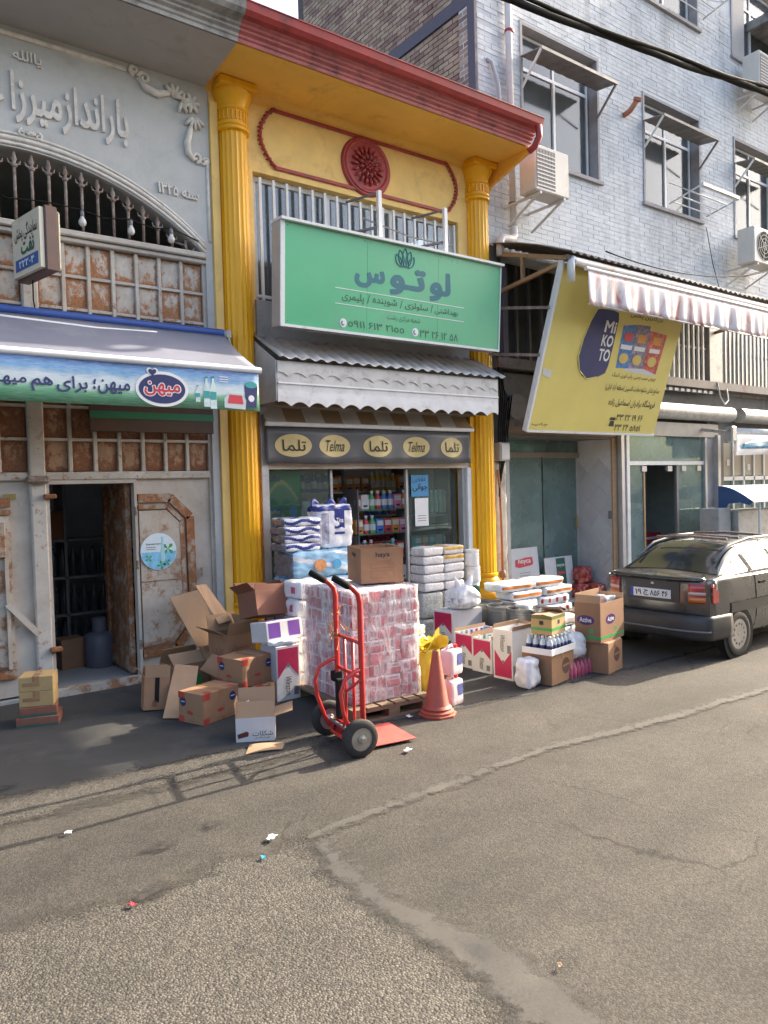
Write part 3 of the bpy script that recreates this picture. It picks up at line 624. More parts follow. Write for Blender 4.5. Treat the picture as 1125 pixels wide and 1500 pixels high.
for z in (.04, .02): MB().prism([(-.12, z), (-.03, z), (-.03, z+.006), (-.12, z+.006)], FS, .001).build('print_line', M_steel, st)

# bulbs hanging in the fan light
for i, (x, z) in enumerate(((1.91, 4.20), (2.34, 4.20), (2.72, 4.19))):
    t = thing('light_bulb', ('dusty light bulb nearest the centre of the arch fan', 'dusty light bulb in the middle of the arch fan', 'dusty light bulb near the right end of the arch fan')[i], 'bulb', (x, 6.96, z), 0, 'bulbs on the gate')
    MB().lathe([(0, -.06), (.022, -.052), (.034, -.03), (.03, -.005), (.016, .02), (.014, .03)], n=14).build('bulb', mat('bulb_glass', (.55, .55, .52), .15, var=.15), t, True)
    MB().lathe([(.015, .03), (.017, .035), (.017, .07), (.006, .085)], n=10).build('socket', M_steel, t, True)
tag(MB().tube([(1.0, 6.97, 4.40), (1.3, 6.965, 4.27), (1.6, 6.965, 4.30), (1.91, 6.96, 4.285), (2.1, 6.96, 4.25), (2.34, 6.96, 4.285), (2.55, 6.96, 4.24), (2.72, 6.96, 4.275), (3.0, 6.97, 4.2)], .006, 6).build('wire', M_black, None, True), 'thin black wire that carries the bulbs across the arch', 'wire')

# projecting light-box sign
hs = thing('hanging_sign', 'small beige projecting sign box with brown frame and green lettering', 'sign', (1.45, 6.62, 3.80), radians(12))
# the box stands square to the wall
MB().cbox(-.05, .05, -.27, .27, -.255, .255, .008).build('frame', mat('brown_metal', (.10, .055, .045), .55, var=.2), hs)
FH = frame((-.052, 0, 0), (0, -1, 0), (0, 0, 1))
MB().prism([(-.25, -.235), (.25, -.235), (.25, .235), (-.25, .235)], FH, .035).build('face', mat('cream_acrylic', (.62, .57, .44), .35, var=.06), hs)
MB().cbox(.052, .085, -.25, .25, -.235, .235, .015).build('face', _MC['cream_acrylic'], hs)
FH2 = frame((-.088, 0, 0), (0, -1, 0), (0, 0, 1))
text('نمایندگی پخش', FH2, -.20, .21, .03, .17, M_ink, hs, bold=.01); text('نفت', FH2, -.09, .15, -.075, .04, M_dgreen, hs, bold=.03)
rect(FH2, -.20, .21, -.195, -.10).build('blue_strip', mat('blue_strip', (.02, .09, .30), .5), hs); text('۲۲۲۰۴', FH2, -.13, .15, -.175, -.12, M_paper, hs, d=.005, bold=.01)
MB().beam((0, .27, .15), (0, .40, .15), .03).build('bracket', M_steel, hs)
MB().tube([(.0, .1, -.255), (.02, .15, -.4), (.06, .2, -.52)], .006, 6).build('cable', M_black, hs)
# ================================================================ YELLOW SHOP BUILDING
YB = thing('yellow_building', 'narrow yellow shop building with fluted columns and red cornice', 'building', (5.05, WY, 0))
YM = Matrix.Translation((-5.05, -WY, 0))
def yb(b, name, m, smooth=False, par=None): return b.build(name, m, YB if par is None else par, smooth, YM if par is None else None)
w = MB(); w.box(3.158, 6.95, WY, WY+.3, 5.03, 5.90); w.box(3.158, 3.62, WY, WY+.3, 3.40, 5.03); w.box(6.44, 6.95, WY, WY+.3, 3.40, 5.03)
yb(w, 'upper_wall', M_cream)
yb(MB().box(3.158, 3.60, WY, WY+.3, 0, 3.40), 'pier', M_yellow); yb(MB().box(6.55, 6.95, WY, WY+.3, 0, 3.40), 'pier', M_yellow)
yb(MB().box(3.60, 6.55, WY-.03, WY+.3, 2.62, 3.72), 'concrete_band', M_band)
yb(MB().box(3.0, 6.95, 7.3, 12.5, 5.4, 6.0), 'roof', M_concrete)
# reveal of the window is painted too
# soffit, cornice, gutter
yb(MB().ext(COVE + [(6.27, 5.80), (6.27, 5.83), (WY, 5.83)], 3.132, 6.95), 'soffit', M_soffit, 40)
yb(MB().ext(CORN + [(6.15, 5.96), (7.0, 6.0), (7.0, 5.84), (6.27, 5.84)], 3.132, 6.96), 'cornice', M_pink)
gt = yb(MB().ext(GUT + [(6.085, 6.07), (6.09, 6.0), (6.12, 5.985), (6.16, 5.98)], 3.132, 6.985), 'gutter', M_red)
for x in (3.75, 4.4, 5.05, 5.7, 6.35): MB().ext([(y-.003, z) for y, z in GUT[:4]] + [(6.07, 6.06), (6.12, 5.98)], x, x+.012).build('gutter_joint', M_red, gt, M=YM @ Matrix.Identity(4)) if False else None
yb(MB().tube([(6.90, 6.07, 5.97), (6.90, 6.06, 5.84), (6.89, 6.13, 5.74), (6.87, 6.2, 5.71)], .04, 10), 'downspout', M_red, True)
yb(MB().ext([(6.25, 5.76), (6.25, 5.80), (WY, 5.80), (WY, 5.5), (6.93, 5.56)], 6.95, 6.99), 'cornice_end', M_soffit)
# columns
def column(cx, r, label=None):
    nf = 18
    flute = lambda a: 1-.075*max(0, abs(sin(a*nf/2))**.7-.0)
    sh = MB(); cy = 6.985
    sh.lathe([(r*1.04, .62), (r, .66), (r*1.0, 2.5), (r*.985, 4.0), (r*.965, 5.30), (r*1.0, 5.33)], c=(cx, cy, 0), n=nf*8, rmod=flute)
    c = yb(sh, 'column', M_yellow, True)
    cp = MB(); z = 5.32
    cp.lathe([(r*1.0, 0), (r*1.14, .012), (r*1.14, .035), (r*1.02, .05), (r*1.1, .062), (r*1.1, .085), (r*.98, .095), (r*.99, .20), (r*1.08, .212), (r*1.08, .232), (r*1.02, .24), (r*1.12, .30), (r*1.28, .35), (r*1.34, .37), (r*1.34, .40)], c=(cx, cy, z), n=40)
    for k in range(22):
        a = 2*pi*k/22; cp.cyl((cx+r*1.0*cos(a), cy+r*1.0*sin(a), z+.105), (cx+r*1.02*cos(a), cy+r*1.02*sin(a), z+.19), .011, n=5)
    cp.cbox(cx-r*1.32, cx+r*1.32, cy-r*1.32, WY, z+.40, z+.478, .012)
    q = cp.build('capital', M_yellow, c, 35)
    bs = MB(); bs.lathe([(r*1.0, .64), (r*1.12, .63), (r*1.12, .60), (r*1.05, .585), (r*1.22, .55), (r*1.26, .52), (r*1.2, .485), (r*1.08, .46), (r*1.15, .43), (r*1.38, .39), (r*1.45, .35), (r*1.4, .31), (r*1.25, .29)], c=(cx, cy, 0), n=40)
    bs.cbox(cx-r*1.45, cx+r*1.45, cy-r*1.45, WY, .0, .29, .012)
    bs.build('base', M_yellow, c, 35)
    return c
column(3.40, .15); column(6.74, .155)
yb(MB().box(3.16, 3.24, WY-.03, WY-.001, 0, 5.6), 'pilaster', M_cream)
yb(MB().box(3.59, 3.67, WY-.05, WY+.05, 0.0, 2.62), 'side_trim', M_alu)
yb(MB().box(6.52, 6.585, WY-.045, WY-.001, 0.0, 2.62), 'side_trim', M_yellow)
# red ornament on the frieze: border of twisted garlands, rails, and the flower medallion
FF = frame((0, WY, 0))
yb(MB().cbox(3.86, 6.26, WY-.022, WY-.001, 5.685, 5.725, .006), 'border_rail', M_red); yb(MB().cbox(3.86, 6.26, WY-.022, WY-.001, 5.095, 5.135, .006), 'border_rail', M_red)
for sx, cx in ((-1, 3.86), (1, 6.26)):
    b = MB(); n = 34
    for i in range(n+1):
        t = i/n; z = 5.71-.59*t; x = cx+sx*(.17*sin(pi*t)**.8) - sx*.02
        a = i*1.9; d = Vector((cos(a)*.03, -.012, sin(a)*.022)); c = Vector((x, WY-.012, z))
        b.tube([c-d, c+Vector((0, -.016, 0)), c+d], [.006, .017, .005], 6)
    yb(b, 'garland', M_red, True)
md = MB(); md.lathe([(0, .03), (.22, .03), (.235, .045), (.25, .045), (.26, .03), (.275, .03), (.285, .015), (.29, 0)], M=frame((5.05, WY, 5.39)) @ Matrix.Diagonal((1.18, 1.15, 1, 1)), n=48)
mo = yb(md, 'medallion', M_red, 30)
pt = MB()
for ring, (n, L, wd, r0) in enumerate(((18, .10, .021, .125), (12, .085, .021, .06), (8, .04, .017, .02))):
    for k in range(n):
        a = 2*pi*(k+.5*ring)/n; d = Vector((cos(a), 0, sin(a))); c = Vector((5.05, WY-.04-.012*ring, 5.39))
        pt.tube([c+d*r0, c+d*(r0+L*.5)+Vector((0, -.015, 0)), c+d*(r0+L)], [wd*.4, wd, wd*.2], 6)
pt.lathe([(0, .085), (.015, .08), (.022, .06)], M=frame((5.05, WY, 5.39)), n=12)
pt.build('flower', M_red, mo, True)
# upper window
WN = yb(MB().box(3.62, 6.44, WY+.10, WY+.14, 4.975, 5.025), 'window', M_white)
for x in (3.62, 4.53, 5.43, 6.36): MB().box(x, x+.075, WY+.09, WY+.15, 3.72, 4.975).build('frame_post', M_white, WN)
for x0, x1 in ((3.695, 4.53), (4.605, 5.43), (5.505, 6.36)):
    MB().box(x0, x1, WY+.118, WY+.122, 3.72, 4.975).build('pane', M_winglass, WN)
x = 3.72
while x < 6.42:
    MB().box(x-.014, x+.014, WY+.03, WY+.055, 3.72, 5.0).build('bar', M_white, WN); x += .158
MB().box(3.64, 6.42, WY+.032, WY+.052, 3.76, 3.79).build('bar_rail', M_white, WN)
yb(MB().box(3.0, 6.95, 9.4, 9.5, 2.7, 5.4), 'inner_wall', M_room); yb(MB().box(3.2, 6.9, 7.3, 9.4, 3.36, 3.40), 'inner_floor', M_room)
cu = MB(); cu.slab(lambda u, v: (3.75+.45*u, 7.5+.03*sin(u*40), 3.74+.5*v), 30, 2, (0, .004, 0)); yb(cu, 'curtain', mat('grey_curtain', (.30, .27, .24), .9), True)

# ---- shop opening
yb(MB().box(3.60, 6.55, WY-.02, WY+.12, 1.98, 2.14), 'lintel', mat('cream_painted_steel', (.56, .49, .41), .6, var=.1, dirt=(.35, .28, .22), dirt_amt=.3))
sf = MB(); sf.box(6.40, 6.45, WY-.01, WY+.08, 0, 1.98); yb(sf, 'jamb', M_band); yb(MB().box(6.455, 6.525, WY-.045, WY+.02, 0, 1.98), 'shutter_rail', M_white)
rm = MB(); rm.box(3.2, 6.9, 10.0, 10.1, 0, 2.6); rm.box(3.5, 3.6, 7.3, 10.0, 0, 2.6); rm.box(6.5, 6.6, 7.3, 10.0, 0, 2.6); rm.box(3.5, 6.6, 7.3, 10.0, 2.55, 2.62); yb(rm, 'shop_wall', mat('shop_wall_paint', (.74, .75, .73), .85))
yb(MB().box(3.6, 6.55, WY, 10.0, .0, .04), 'shop_floor', mat('shop_floor_tile', (.48, .46, .43), .45))

# ================================================================ GREEN SIGN
LS = Matrix.Translation((3.56, 6.42, 3.345)) @ Matrix.Rotation(atan2(.07, 1), 4, 'X')
GS = thing('shop_sign', 'long green shop sign with teal Persian lettering and lotus emblem', 'sign', M=LS)
L0 = frame((0, 0, 0)); 
M_sgreen = mat('green_acrylic', (.085, .43, .215), .34, var=.06, scale=1.2, spec=.6, dirt=(.11, .37, .205), dirt_amt=.4, dirt_scale=2.5)
MB().cbox(.0, 2.95, -.001, .17, .0, 1.0, .004).build('box', M_alu, GS)
for x0_, x1_ in ((.045, 1.016), (1.019, 1.978), (1.981, 2.935)): rect(L0, x0_, x1_, .02, .985, .004).build('panel', M_sgreen, GS)
for x_ in (.08, .98, 1.05, 1.94, 2.02, 2.90):
    for z_ in (.05, .955): MB().lathe([(0, .003), (.006, .002), (.008, 0)], M=frame((x_, -.004, z_)), n=8).build('screw', M_steel, GS)
trm = MB(); trm.box(-.01, 2.965, -.05, .17, .99, 1.015); trm.build('top_edge', M_white, GS); MB().box(.0, 2.95, -.016, .0, -.005, .02).build('bottom_edge', M_white, GS)
MB().box(-.001, .045, -.014, .0, .02, .99).build('side_edge', M_white, GS); MB().box(2.935, 2.95, -.014, .0, .02, .99).build('side_edge', M_white, GS)
T = lambda t, x0, x1, y0, y1, m, **k: text(t, L0, x0, x1, y0, y1, m, GS, d=.006, **k)
T('لو', 1.86, 2.165, .462, .79, M_teal, bold=.045); T('تـو', 1.31, 1.80, .462, .765, M_teal, bold=.045); T('س', .86, 1.245, .485, .685, M_teal, bold=.045)
for y0 in (.438, .284): rect(L0, .625, 2.375, y0, y0+.007, .0065).build('print_line', M_white, GS)
T('بهداشتی', 1.94, 2.28, .325, .405, M_dgreen, bold=.008); T('/', 1.875, 1.91, .33, .42, M_dgreen); T('سلولزی', 1.52, 1.84, .325, .41, M_dgreen, bold=.008); T('/', 1.45, 1.485, .33, .42, M_dgreen)
T('شوینده', 1.09, 1.41, .325, .415, M_dgreen, bold=.008); T('/', 1.02, 1.055, .33, .42, M_dgreen); T('پلیمری', .705, .98, .31, .415, M_dgreen, bold=.008)
T('شعبه مرکزی رشت', 1.28, 1.73, .185, .255, M_dgreen)
T('٥۹۱۱ ۶۱۳ ۲۱٥٥', .785, 1.51, .07, .14, M_dgreen, bold=.006); T('۳۳ ۲۶ ۱۲ ۵۸', 1.73, 2.29, .055, .135, M_dgreen, bold=.006)
for cx in (.725, 1.665):
    MB().prism(ellipse(cx, .10, .042, .045, 20), L0, .0065).build('phone_emblem', M_white, GS)
    MB().tube([(cx+.02*cos(a), -.007, .10+.022*sin(a)) for a in [2.2+3*i/6 for i in range(7)]], .006, 5).build('phone_mark', M_teal, GS)
lo = MB()
for cx, w_, h_, tl in ((0, .035, .20, 0), (-.05, .035, .18, .25), (.05, .035, .18, -.25), (-.095, .035, .14, .5), (.095, .035, .14, -.5)):
    pts = []
    for s in (-1, 1):
        seq = [(s*w_*sin(pi*t/8)**.8, h_*t/8) for t in range(9)]; pts += seq if s < 0 else seq[::-1]
    R = [(1.51+cx*.55+x*cos(tl)-z*sin(tl), .765+x*sin(tl)+z*cos(tl)) for x, z in pts]
    lo.tube([(x, -.008, z) for x, z in R], .005, 5)
lo.build('lotus_emblem', M_teal, GS)
for x in (.45, 1.2, 2.2):
    MB().beam((x, .17, .5), (x, .55, .5), .04).build('bracket', M_steel, GS)
# support frame that rises above the sign
fr_ = thing('sign_support_frame', 'white steel support frame standing above the green sign', 'frame', (4.85, 6.5, 4.3))
for dx in (0, .93):
    MB().box(dx-.022, dx+.022, -.02, .02, 0, .62).build('upright', M_white, fr_)
    MB().beam((dx, 0, .60), (dx-.12, .45, .62), .02).build('stay', M_steel, fr_); MB().beam((dx, 0, .24), (dx-.3, .50, .22), .025).build('stay', M_steel, fr_)
MB().tube([(-.2, .02, .30), (.45, .03, .22), (1.05, .02, .22)], .008, 6).build('stay', M_steel, fr_)

def ac_unit(label, x0, x1, y0, y1, z0, z1, grille_side=False, group='air conditioner units'):
    t = thing('air_conditioner', label, 'air conditioner', ((x0+x1)/2, (y0+y1)/2, z0), 0, group)
    w, d, h = (x1-x0)/2, (y1-y0)/2, z1-z0
    M_ac = mat('ac_casing', (.62, .60, .55), .5, var=.06, dirt=(.40, .35, .28), dirt_amt=.25)
    MB().cbox(-w, w, -d, d, 0, h, .015).build('casing', M_ac, t)
    fx = w*.28 if not grille_side else -w*.3
    if grille_side:
        for i in range(9): MB().box(-w*.92, w*.12, -d-.008, -d, h*.1+i*h*.085, h*.1+i*h*.085+.014).build('louvre', M_ac, t)
        for i in range(7): MB().box(-w*.92+i*w*.17, -w*.92+i*w*.17+.012, -d-.005, -d-.001, h*.08, h*.9).build('louvre', M_steel, t)
        MB().box(-w*.94, w*.14, -d-.002, -d+.001, h*.07, h*.92).build('grille_back', M_steel, t)
    else:
        R = h*.42; MB().prism(ellipse(-w*.2, h*.5, R, R, 28), frame((0, -d, 0)), .004).build('fan_opening', M_dark, t)
        for k in range(4): MB().tube([(-w*.2+R*(k+1)/4*cos(a), -d-.012, h*.5+R*(k+1)/4*sin(a)) for a in [2*pi*i/24 for i in range(24)]], .004, 5, closed=True).build('guard_ring', M_ac, t)
        for k in range(6): MB().beam((-w*.2, -d-.012, h*.5), (-w*.2+R*cos(k*pi/3+.3), -d-.012, h*.5+R*sin(k*pi/3+.3)), .006).build('guard_spoke', M_ac, t)
        for i in range(6): MB().box(w*.55, w*.9, -d-.005, -d, h*.15+i*.05, h*.15+i*.05+.02).build('louvre', M_steel, t)
    return t
a = ac_unit('white outdoor air conditioner unit behind the green sign', 4.88, 5.55, 6.66, 6.92, 3.97, 4.47)
MB().box(-.34, .34, -.1, .3, -.03, 0).build('shelf', M_steel, a)
MB().tube([(.36, 0, .1), (.46, -.05, .3), (.55, -.03, .35), (.62, .02, .2), (.66, .05, -.1)], .018, 8).build('hose', M_pvc, a, True)

# ================================================================ CORRUGATED CANOPY WITH SCALLOPED VALANCE
CN = thing('metal_canopy', 'small corrugated metal canopy with scalloped white valance over the shop door', 'canopy', (5.05, 6.5, 2.6))
CM = Matrix.Translation((-5.05, -6.5, -2.6))
M_cream_c = mat('dusty_white_sheet', (.55, .54, .52), .6, var=.12, scale=5, dirt=(.28, .25, .22), dirt_amt=.42, dirt_scale=7)
def corr(x0, x1, y0, z0, y1, z1, pitch, amp, n_per=6):
    n = int((x1-x0)/pitch*n_per)
    return lambda u, v: (x0+(x1-x0)*u, y0+(y1-y0)*v, z0+(z1-z0)*v+amp*sin(2*pi*u*(x1-x0)/pitch)), n
fn, n = corr(3.55, 6.62, 6.99, 3.36, 6.42, 3.045, .145, .014)
b = MB(); b.slab(fn, n, 4, (0, 0, -.004)); b.build('corrugated_sheet', M_galv, CN, True, CM)
def scal(n_, z0, amp, p):
    def fn(u, v):
        x = 3.545+2.99*u; e = z0+amp*abs(sin(pi*x/p))**.8; return (x, 6.475-.006*sin(v*9), e+(2.80-e)*v)
    return fn
M_val = mat('white_valance_sheet', (.66, .66, .66), .55, var=.1, scale=4, dirt=(.42, .40, .37), dirt_amt=.35, dirt_scale=6)
b = MB(); b.slab(scal(0, 2.575, .05, .205), 180, 3, (0, .006, 0)); b.build('scalloped_valance', M_val, CN, False, CM)
def scal2(u, v):
    x = 3.545+2.99*u; e = 2.865+.045*abs(sin(pi*x/.205+.4))**.8; return (x, 6.468, e+(3.0-e)*v)
b = MB(); b.slab(scal2, 180, 2, (0, .004, 0)); b.build('scalloped_strip', M_cream_c, CN, False, CM)
MB().box(3.545, 6.535, 6.478, 6.49, 2.80, 3.02).build('fascia', M_cream_c, CN, False, CM)
MB().box(3.545, 6.535, 6.46, 6.474, 2.796, 2.812).build('edge_rail', M_white, CN, False, CM)
for x in (3.53, 6.537):
    b = MB(); b.add([(x, 6.99, 2.63), (x, 6.48, 2.63), (x, 6.48, 3.02), (x, 6.99, 3.32), (x+.01, 6.99, 2.63), (x+.01, 6.48, 2.63), (x+.01, 6.48, 3.02), (x+.01, 6.99, 3.32)], [(0, 1, 2, 3), (7, 6, 5, 4), (0, 4, 5, 1), (1, 5, 6, 2), (2, 6, 7, 3), (3, 7, 4, 0)]); b.build('end_panel', M_cream_c, CN, False, CM)
MB().box(3.6, 6.5, 6.6, 6.64, 2.6, 2.64).build('inner_beam', M_wood, CN, False, CM)

# ---- retractable awning with dark printed valance
TA = thing('shop_awning', 'dark grey awning valance with cream ovals over the shop door', 'awning', (5.05, 6.88, 1.97))
TM = Matrix.Translation((-5.05, -6.88, -1.97))
M_tgrey = mat('charcoal_canvas', (.085, .088, .095), .42, var=.1, scale=3, bump=.12, bscale=9, spec=.6)
def tw(x, z): return 6.885+.012*sin(x*7.1+z*3)+.008*sin(x*17+1)*(2.42-z)/.4
b = MB(); b.slab(lambda u, v: (3.62+2.84*u, tw(3.62+2.84*u, 2.035+.385*v), 2.035+.385*v+.004*sin(u*20)*(1-v)), 90, 5, (0, .004, 0)); b.build('valance', M_tgrey, TA, True, TM)
MB().cbox(3.60, 6.49, 6.84, 6.90, 2.42, 2.465, .008).build('front_bar', M_white, TA, False, TM)
M_st = [mat('stripe_tan', (.36, .25, .15), .85), mat('stripe_cream', (.60, .56, .50), .85)]
for k in range(12):
    x0 = 3.62+2.84*k/12; x1 = 3.62+2.84*(k+1)/12
    MB().add([(x0, 6.88, 2.465), (x1, 6.88, 2.465), (x1, 6.985, 2.62), (x0, 6.985, 2.62)], [(0, 1, 2, 3)]).build('canvas_stripe', M_st[(k+1) % 2], TA, False, TM)
M_oval = mat('cream_gold_print', (.62, .49, .22), .5, var=.06)
for k, (cx, rx) in enumerate(((3.935, .215), (4.445, .205), (5.025, .20), (5.585, .195), (6.14, .185))):
    FT = frame((0, 0, 0)); 
    warp = lambda q: Vector((q.x, q.y, -tw(q.x, q.y)+.0+q.z))
    ring = ellipse(0, 0, rx, .12, 36); b = MB()
    P = [(cx+x*s, tw(cx+x*s, 2.225+y*s)-.004, 2.225+y*s) for s in (.0, .35, .7, 1.0) for x, y in ring]; n = 36
    b.add(P, [(i*n+j, i*n+(j+1) % n, (i+1)*n+(j+1) % n, (i+1)*n+j) for i in range(3) for j in range(n)]); b.build('oval_print', M_oval, TA, True, TM)
    def wp(q): return Vector((q.x, q.y, -tw(q.x, q.y)+.010))
    q = text('تلما' if k % 2 == 0 else 'Telma', FT, cx-rx*.62, cx+rx*.66, 2.165, 2.285, M_ink, TA, bold=.006 if k % 2 == 0 else .0, warp=wp, slant=.25 if k % 2 else 0); q.matrix_basis = TM
for x in (3.61, 6.47): MB().beam((x, 6.87, 2.44), (x, 6.99, 2.56), .03).build('arm', M_steel, TA, False, TM)

# ================================================================ BLUE AWNING ON THE LEFT
BA = thing('blue_awning', 'blue and grey awning with printed dairy valance over the old gate', 'awning', (2.0, 6.6, 2.8))
AM = Matrix.Translation((-2.0, -6.6, -2.8))
MB().cyl((-.6, 6.80, 3.305), (3.14, 6.80, 3.29), .042, n=16).build('roller', mat('blue_roller_canvas', (.020, .065, .27), .5, var=.15, stretch=(.5, 6, 6)), BA, 40, AM)
rk = MB(); rk.cyl((3.14, 6.80, 3.29), (3.20, 6.80, 3.29), .028, n=10); rk.cbox(3.16, 3.22, 6.77, 6.99, 3.25, 3.33, .01); rk.tube([(3.19, 6.78, 3.27), (3.19, 6.76, 3.2), (3.19, 6.77, 3.14)], .012, 6); rk.build('end_bracket', M_galv, BA, False, AM)
def aw(u, v):
    x = -.6+3.74*u; y = 6.77+(6.10-6.77)*v; sag = .02*sin(pi*v)*(1+.4*sin(x*2.3)); return (x, y, 3.27+(2.86-3.27)*v - sag)
b = MB(); b.slab(aw, 40, 10, (0, 0, -.003)); b.build('canvas', mat('faded_blue_canvas', (.16, .168, .215), .8, var=.10, scale=2.5, dirt=(.24, .245, .27), dirt_amt=.3, dirt_scale=2, bump=.1, bscale=10), BA, True, AM)
MB().tube([(.6, 6.735, 3.245), (1.35, 6.70, 3.215), (1.9, 6.66, 3.19), (2.25, 6.69, 3.205), (2.45, 6.70, 3.215)], .014, 6).build('cord', M_paper, BA, True, AM)
MB().cyl((-.6, 6.09, 2.845), (3.165, 6.09, 2.835), .03, n=14).build('front_bar', M_white, BA, 40, AM)
# printed valance: sky, clouds, meadow
def vy(x, z): return 6.085+.006*sin(x*4+z*5)
def print_mat():
    m, nt, bs = _nt('sky_meadow_print'); co = _coord(nt, 'Object'); sx = nt.nodes.new('ShaderNodeSeparateXYZ'); nt.links.new(co, sx.inputs[0])
    nz = _noise(nt, 3.2, 5, .6, co).outputs[0]; ad = nt.nodes.new('ShaderNodeMath'); ad.operation = 'MULTIPLY_ADD'; ad.inputs[1].default_value = .16; nt.links.new(nz, ad.inputs[0]); nt.links.new(sx.outputs['Z'], ad.inputs[2])
    mr = nt.nodes.new('ShaderNodeMapRange'); mr.inputs[1].default_value = 2.47+.08; mr.inputs[2].default_value = 2.83+.08; nt.links.new(ad.outputs[0], mr.inputs[0])
    c = _ramp(nt, mr.outputs[0], [(.0, (.07, .28, .13)), (.18, (.05, .33, .14)), (.34, (.16, .45, .24)), (.42, (.62, .72, .72)), (.58, (.60, .68, .75)), (.74, (.10, .30, .58)), (.95, (.02, .09, .36))])
    st = _noise(nt, 30, 3, .6, _coord(nt, 'Object', (.4, 1, 6))).outputs[0]; c = _mix(nt, .25, c, _ramp(nt, st, [(.3, (.05, .2, .12)), (.7, (.75, .8, .85))]))
    nt.links.new(c, bs.inputs['Base Color']); bs.inputs['Roughness'].default_value = .5; return m
M_print = print_mat()
b = MB(); b.slab(lambda u, v: (-.6+3.74*u, vy(-.6+3.74*u, 0), 2.47+.365*v), 60, 3, (0, .004, 0)); va = b.build('valance', M_print, BA, True); va.matrix_basis = AM
FV = frame((0, 0, 0)); wv = lambda q: Vector((q.x, q.y, -vy(q.x, 0)+q.z))
def vt(t, x0, x1, z0, z1, m, d=.006, **k): q = text(t, FV, x0, x1, z0, z1, m, BA, d=d, warp=wv, **k); q.matrix_basis = AM; return q
def vp(poly, m, name, d=.003):
    c = Vector((sum(p[0] for p in poly)/len(poly), sum(p[1] for p in poly)/len(poly), 0)); b = MB(); n = len(poly)
    b.add([wv(Vector((x, z, d))) for x, z in poly], [tuple(range(n))]); b.v = [tuple(FV @ Vector(p)) for p in b.v]; q = b.build(name, m, BA); q.matrix_basis = AM; return q
vt('میهن؛', 1.70, 1.99, 2.555, 2.67, M_navy, bold=.02); vt('برای', 1.43, 1.66, 2.555, 2.68, M_navy, bold=.02); vt('هم', 1.25, 1.405, 2.55, 2.665, M_navy, bold=.02); vt('میهـ', 1.02, 1.22, 2.585, 2.655, M_navy, bold=.02)
vp(ellipse(2.255, 2.62, .222, .145, 40), M_paper, 'oval_rim', .003); vp(ellipse(2.255, 2.62, .195, .12, 40), M_navy, 'oval_print', .005)
vt('میهن', 2.095, 2.415, 2.555, 2.685, M_paper, d=.007, bold=.075); vt('میهن', 2.105, 2.405, 2.562, 2.678, M_redp, d=.009, bold=.02)
hrt = [(.16*sin(t)**3*.2, .2*(.13*cos(t)-.05*cos(2*t)-.02*cos(3*t)-.01*cos(4*t))) for t in [2*pi*i/24 for i in range(24)]]
vp([(2.175+x*1.5, 2.755+z*1.5) for x, z in hrt], M_paper, 'heart_print', .005); vp([(2.175+x*1.05, 2.755+z*1.05) for x, z in hrt], M_navy, 'heart_print', .007)
M_btl = mat('pale_bottle_print', (.55, .68, .66), .4, var=.2, scale=20); M_tl2 = mat('teal_label_print', (.03, .30, .30), .5)
def bottle_print(cx, z0, h, wd):
    vp([(cx-wd, z0), (cx+wd, z0), (cx+wd, z0+h*.6), (cx+wd*.35, z0+h*.82), (cx+wd*.35, z0+h), (cx-wd*.35, z0+h), (cx-wd*.35, z0+h*.82), (cx-wd, z0+h*.6)], M_btl, 'bottle_print', .003)
    vp([(cx-wd*.9, z0+h*.28), (cx+wd*.9, z0+h*.28), (cx+wd*.9, z0+h*.52), (cx-wd*.9, z0+h*.52)], M_tl2, 'label_print', .005); vp([(cx-wd*.4, z0+h*.93), (cx+wd*.4, z0+h*.93), (cx+wd*.4, z0+h), (cx-wd*.4, z0+h)], M_tl2, 'cap_print', .005)
bottle_print(2.64, 2.49, .26, .028); bottle_print(2.70, 2.475, .28, .03); bottle_print(2.56, 2.53, .14, .02)
vp([(2.80, 2.49), (3.0, 2.48), (3.01, 2.56), (2.98, 2.61), (2.84, 2.62), (2.80, 2.57)], mat('tub_print', (.50, .55, .55), .5), 'tub_print', .003); vp([(2.83, 2.53), (2.98, 2.525), (2.97, 2.60), (2.85, 2.605)], M_redp, 'tub_label_print', .005)
vp(ellipse(3.06, 2.70, .06, .03, 18), M_tl2, 'cup_lid_print', .005); vp([(3.01, 2.50), (3.11, 2.50), (3.125, 2.69), (2.995, 2.69)], M_navy, 'cup_print', .003); vp(ellipse(3.06, 2.58, .03, .03, 14), M_paper, 'cup_mark_print', .005)
for k in range(3): vp([(2.76, 2.75-.02*k), (2.84, 2.75-.02*k), (2.84, 2.757-.02*k), (2.76, 2.757-.02*k)], M_paper, 'print_line', .003)
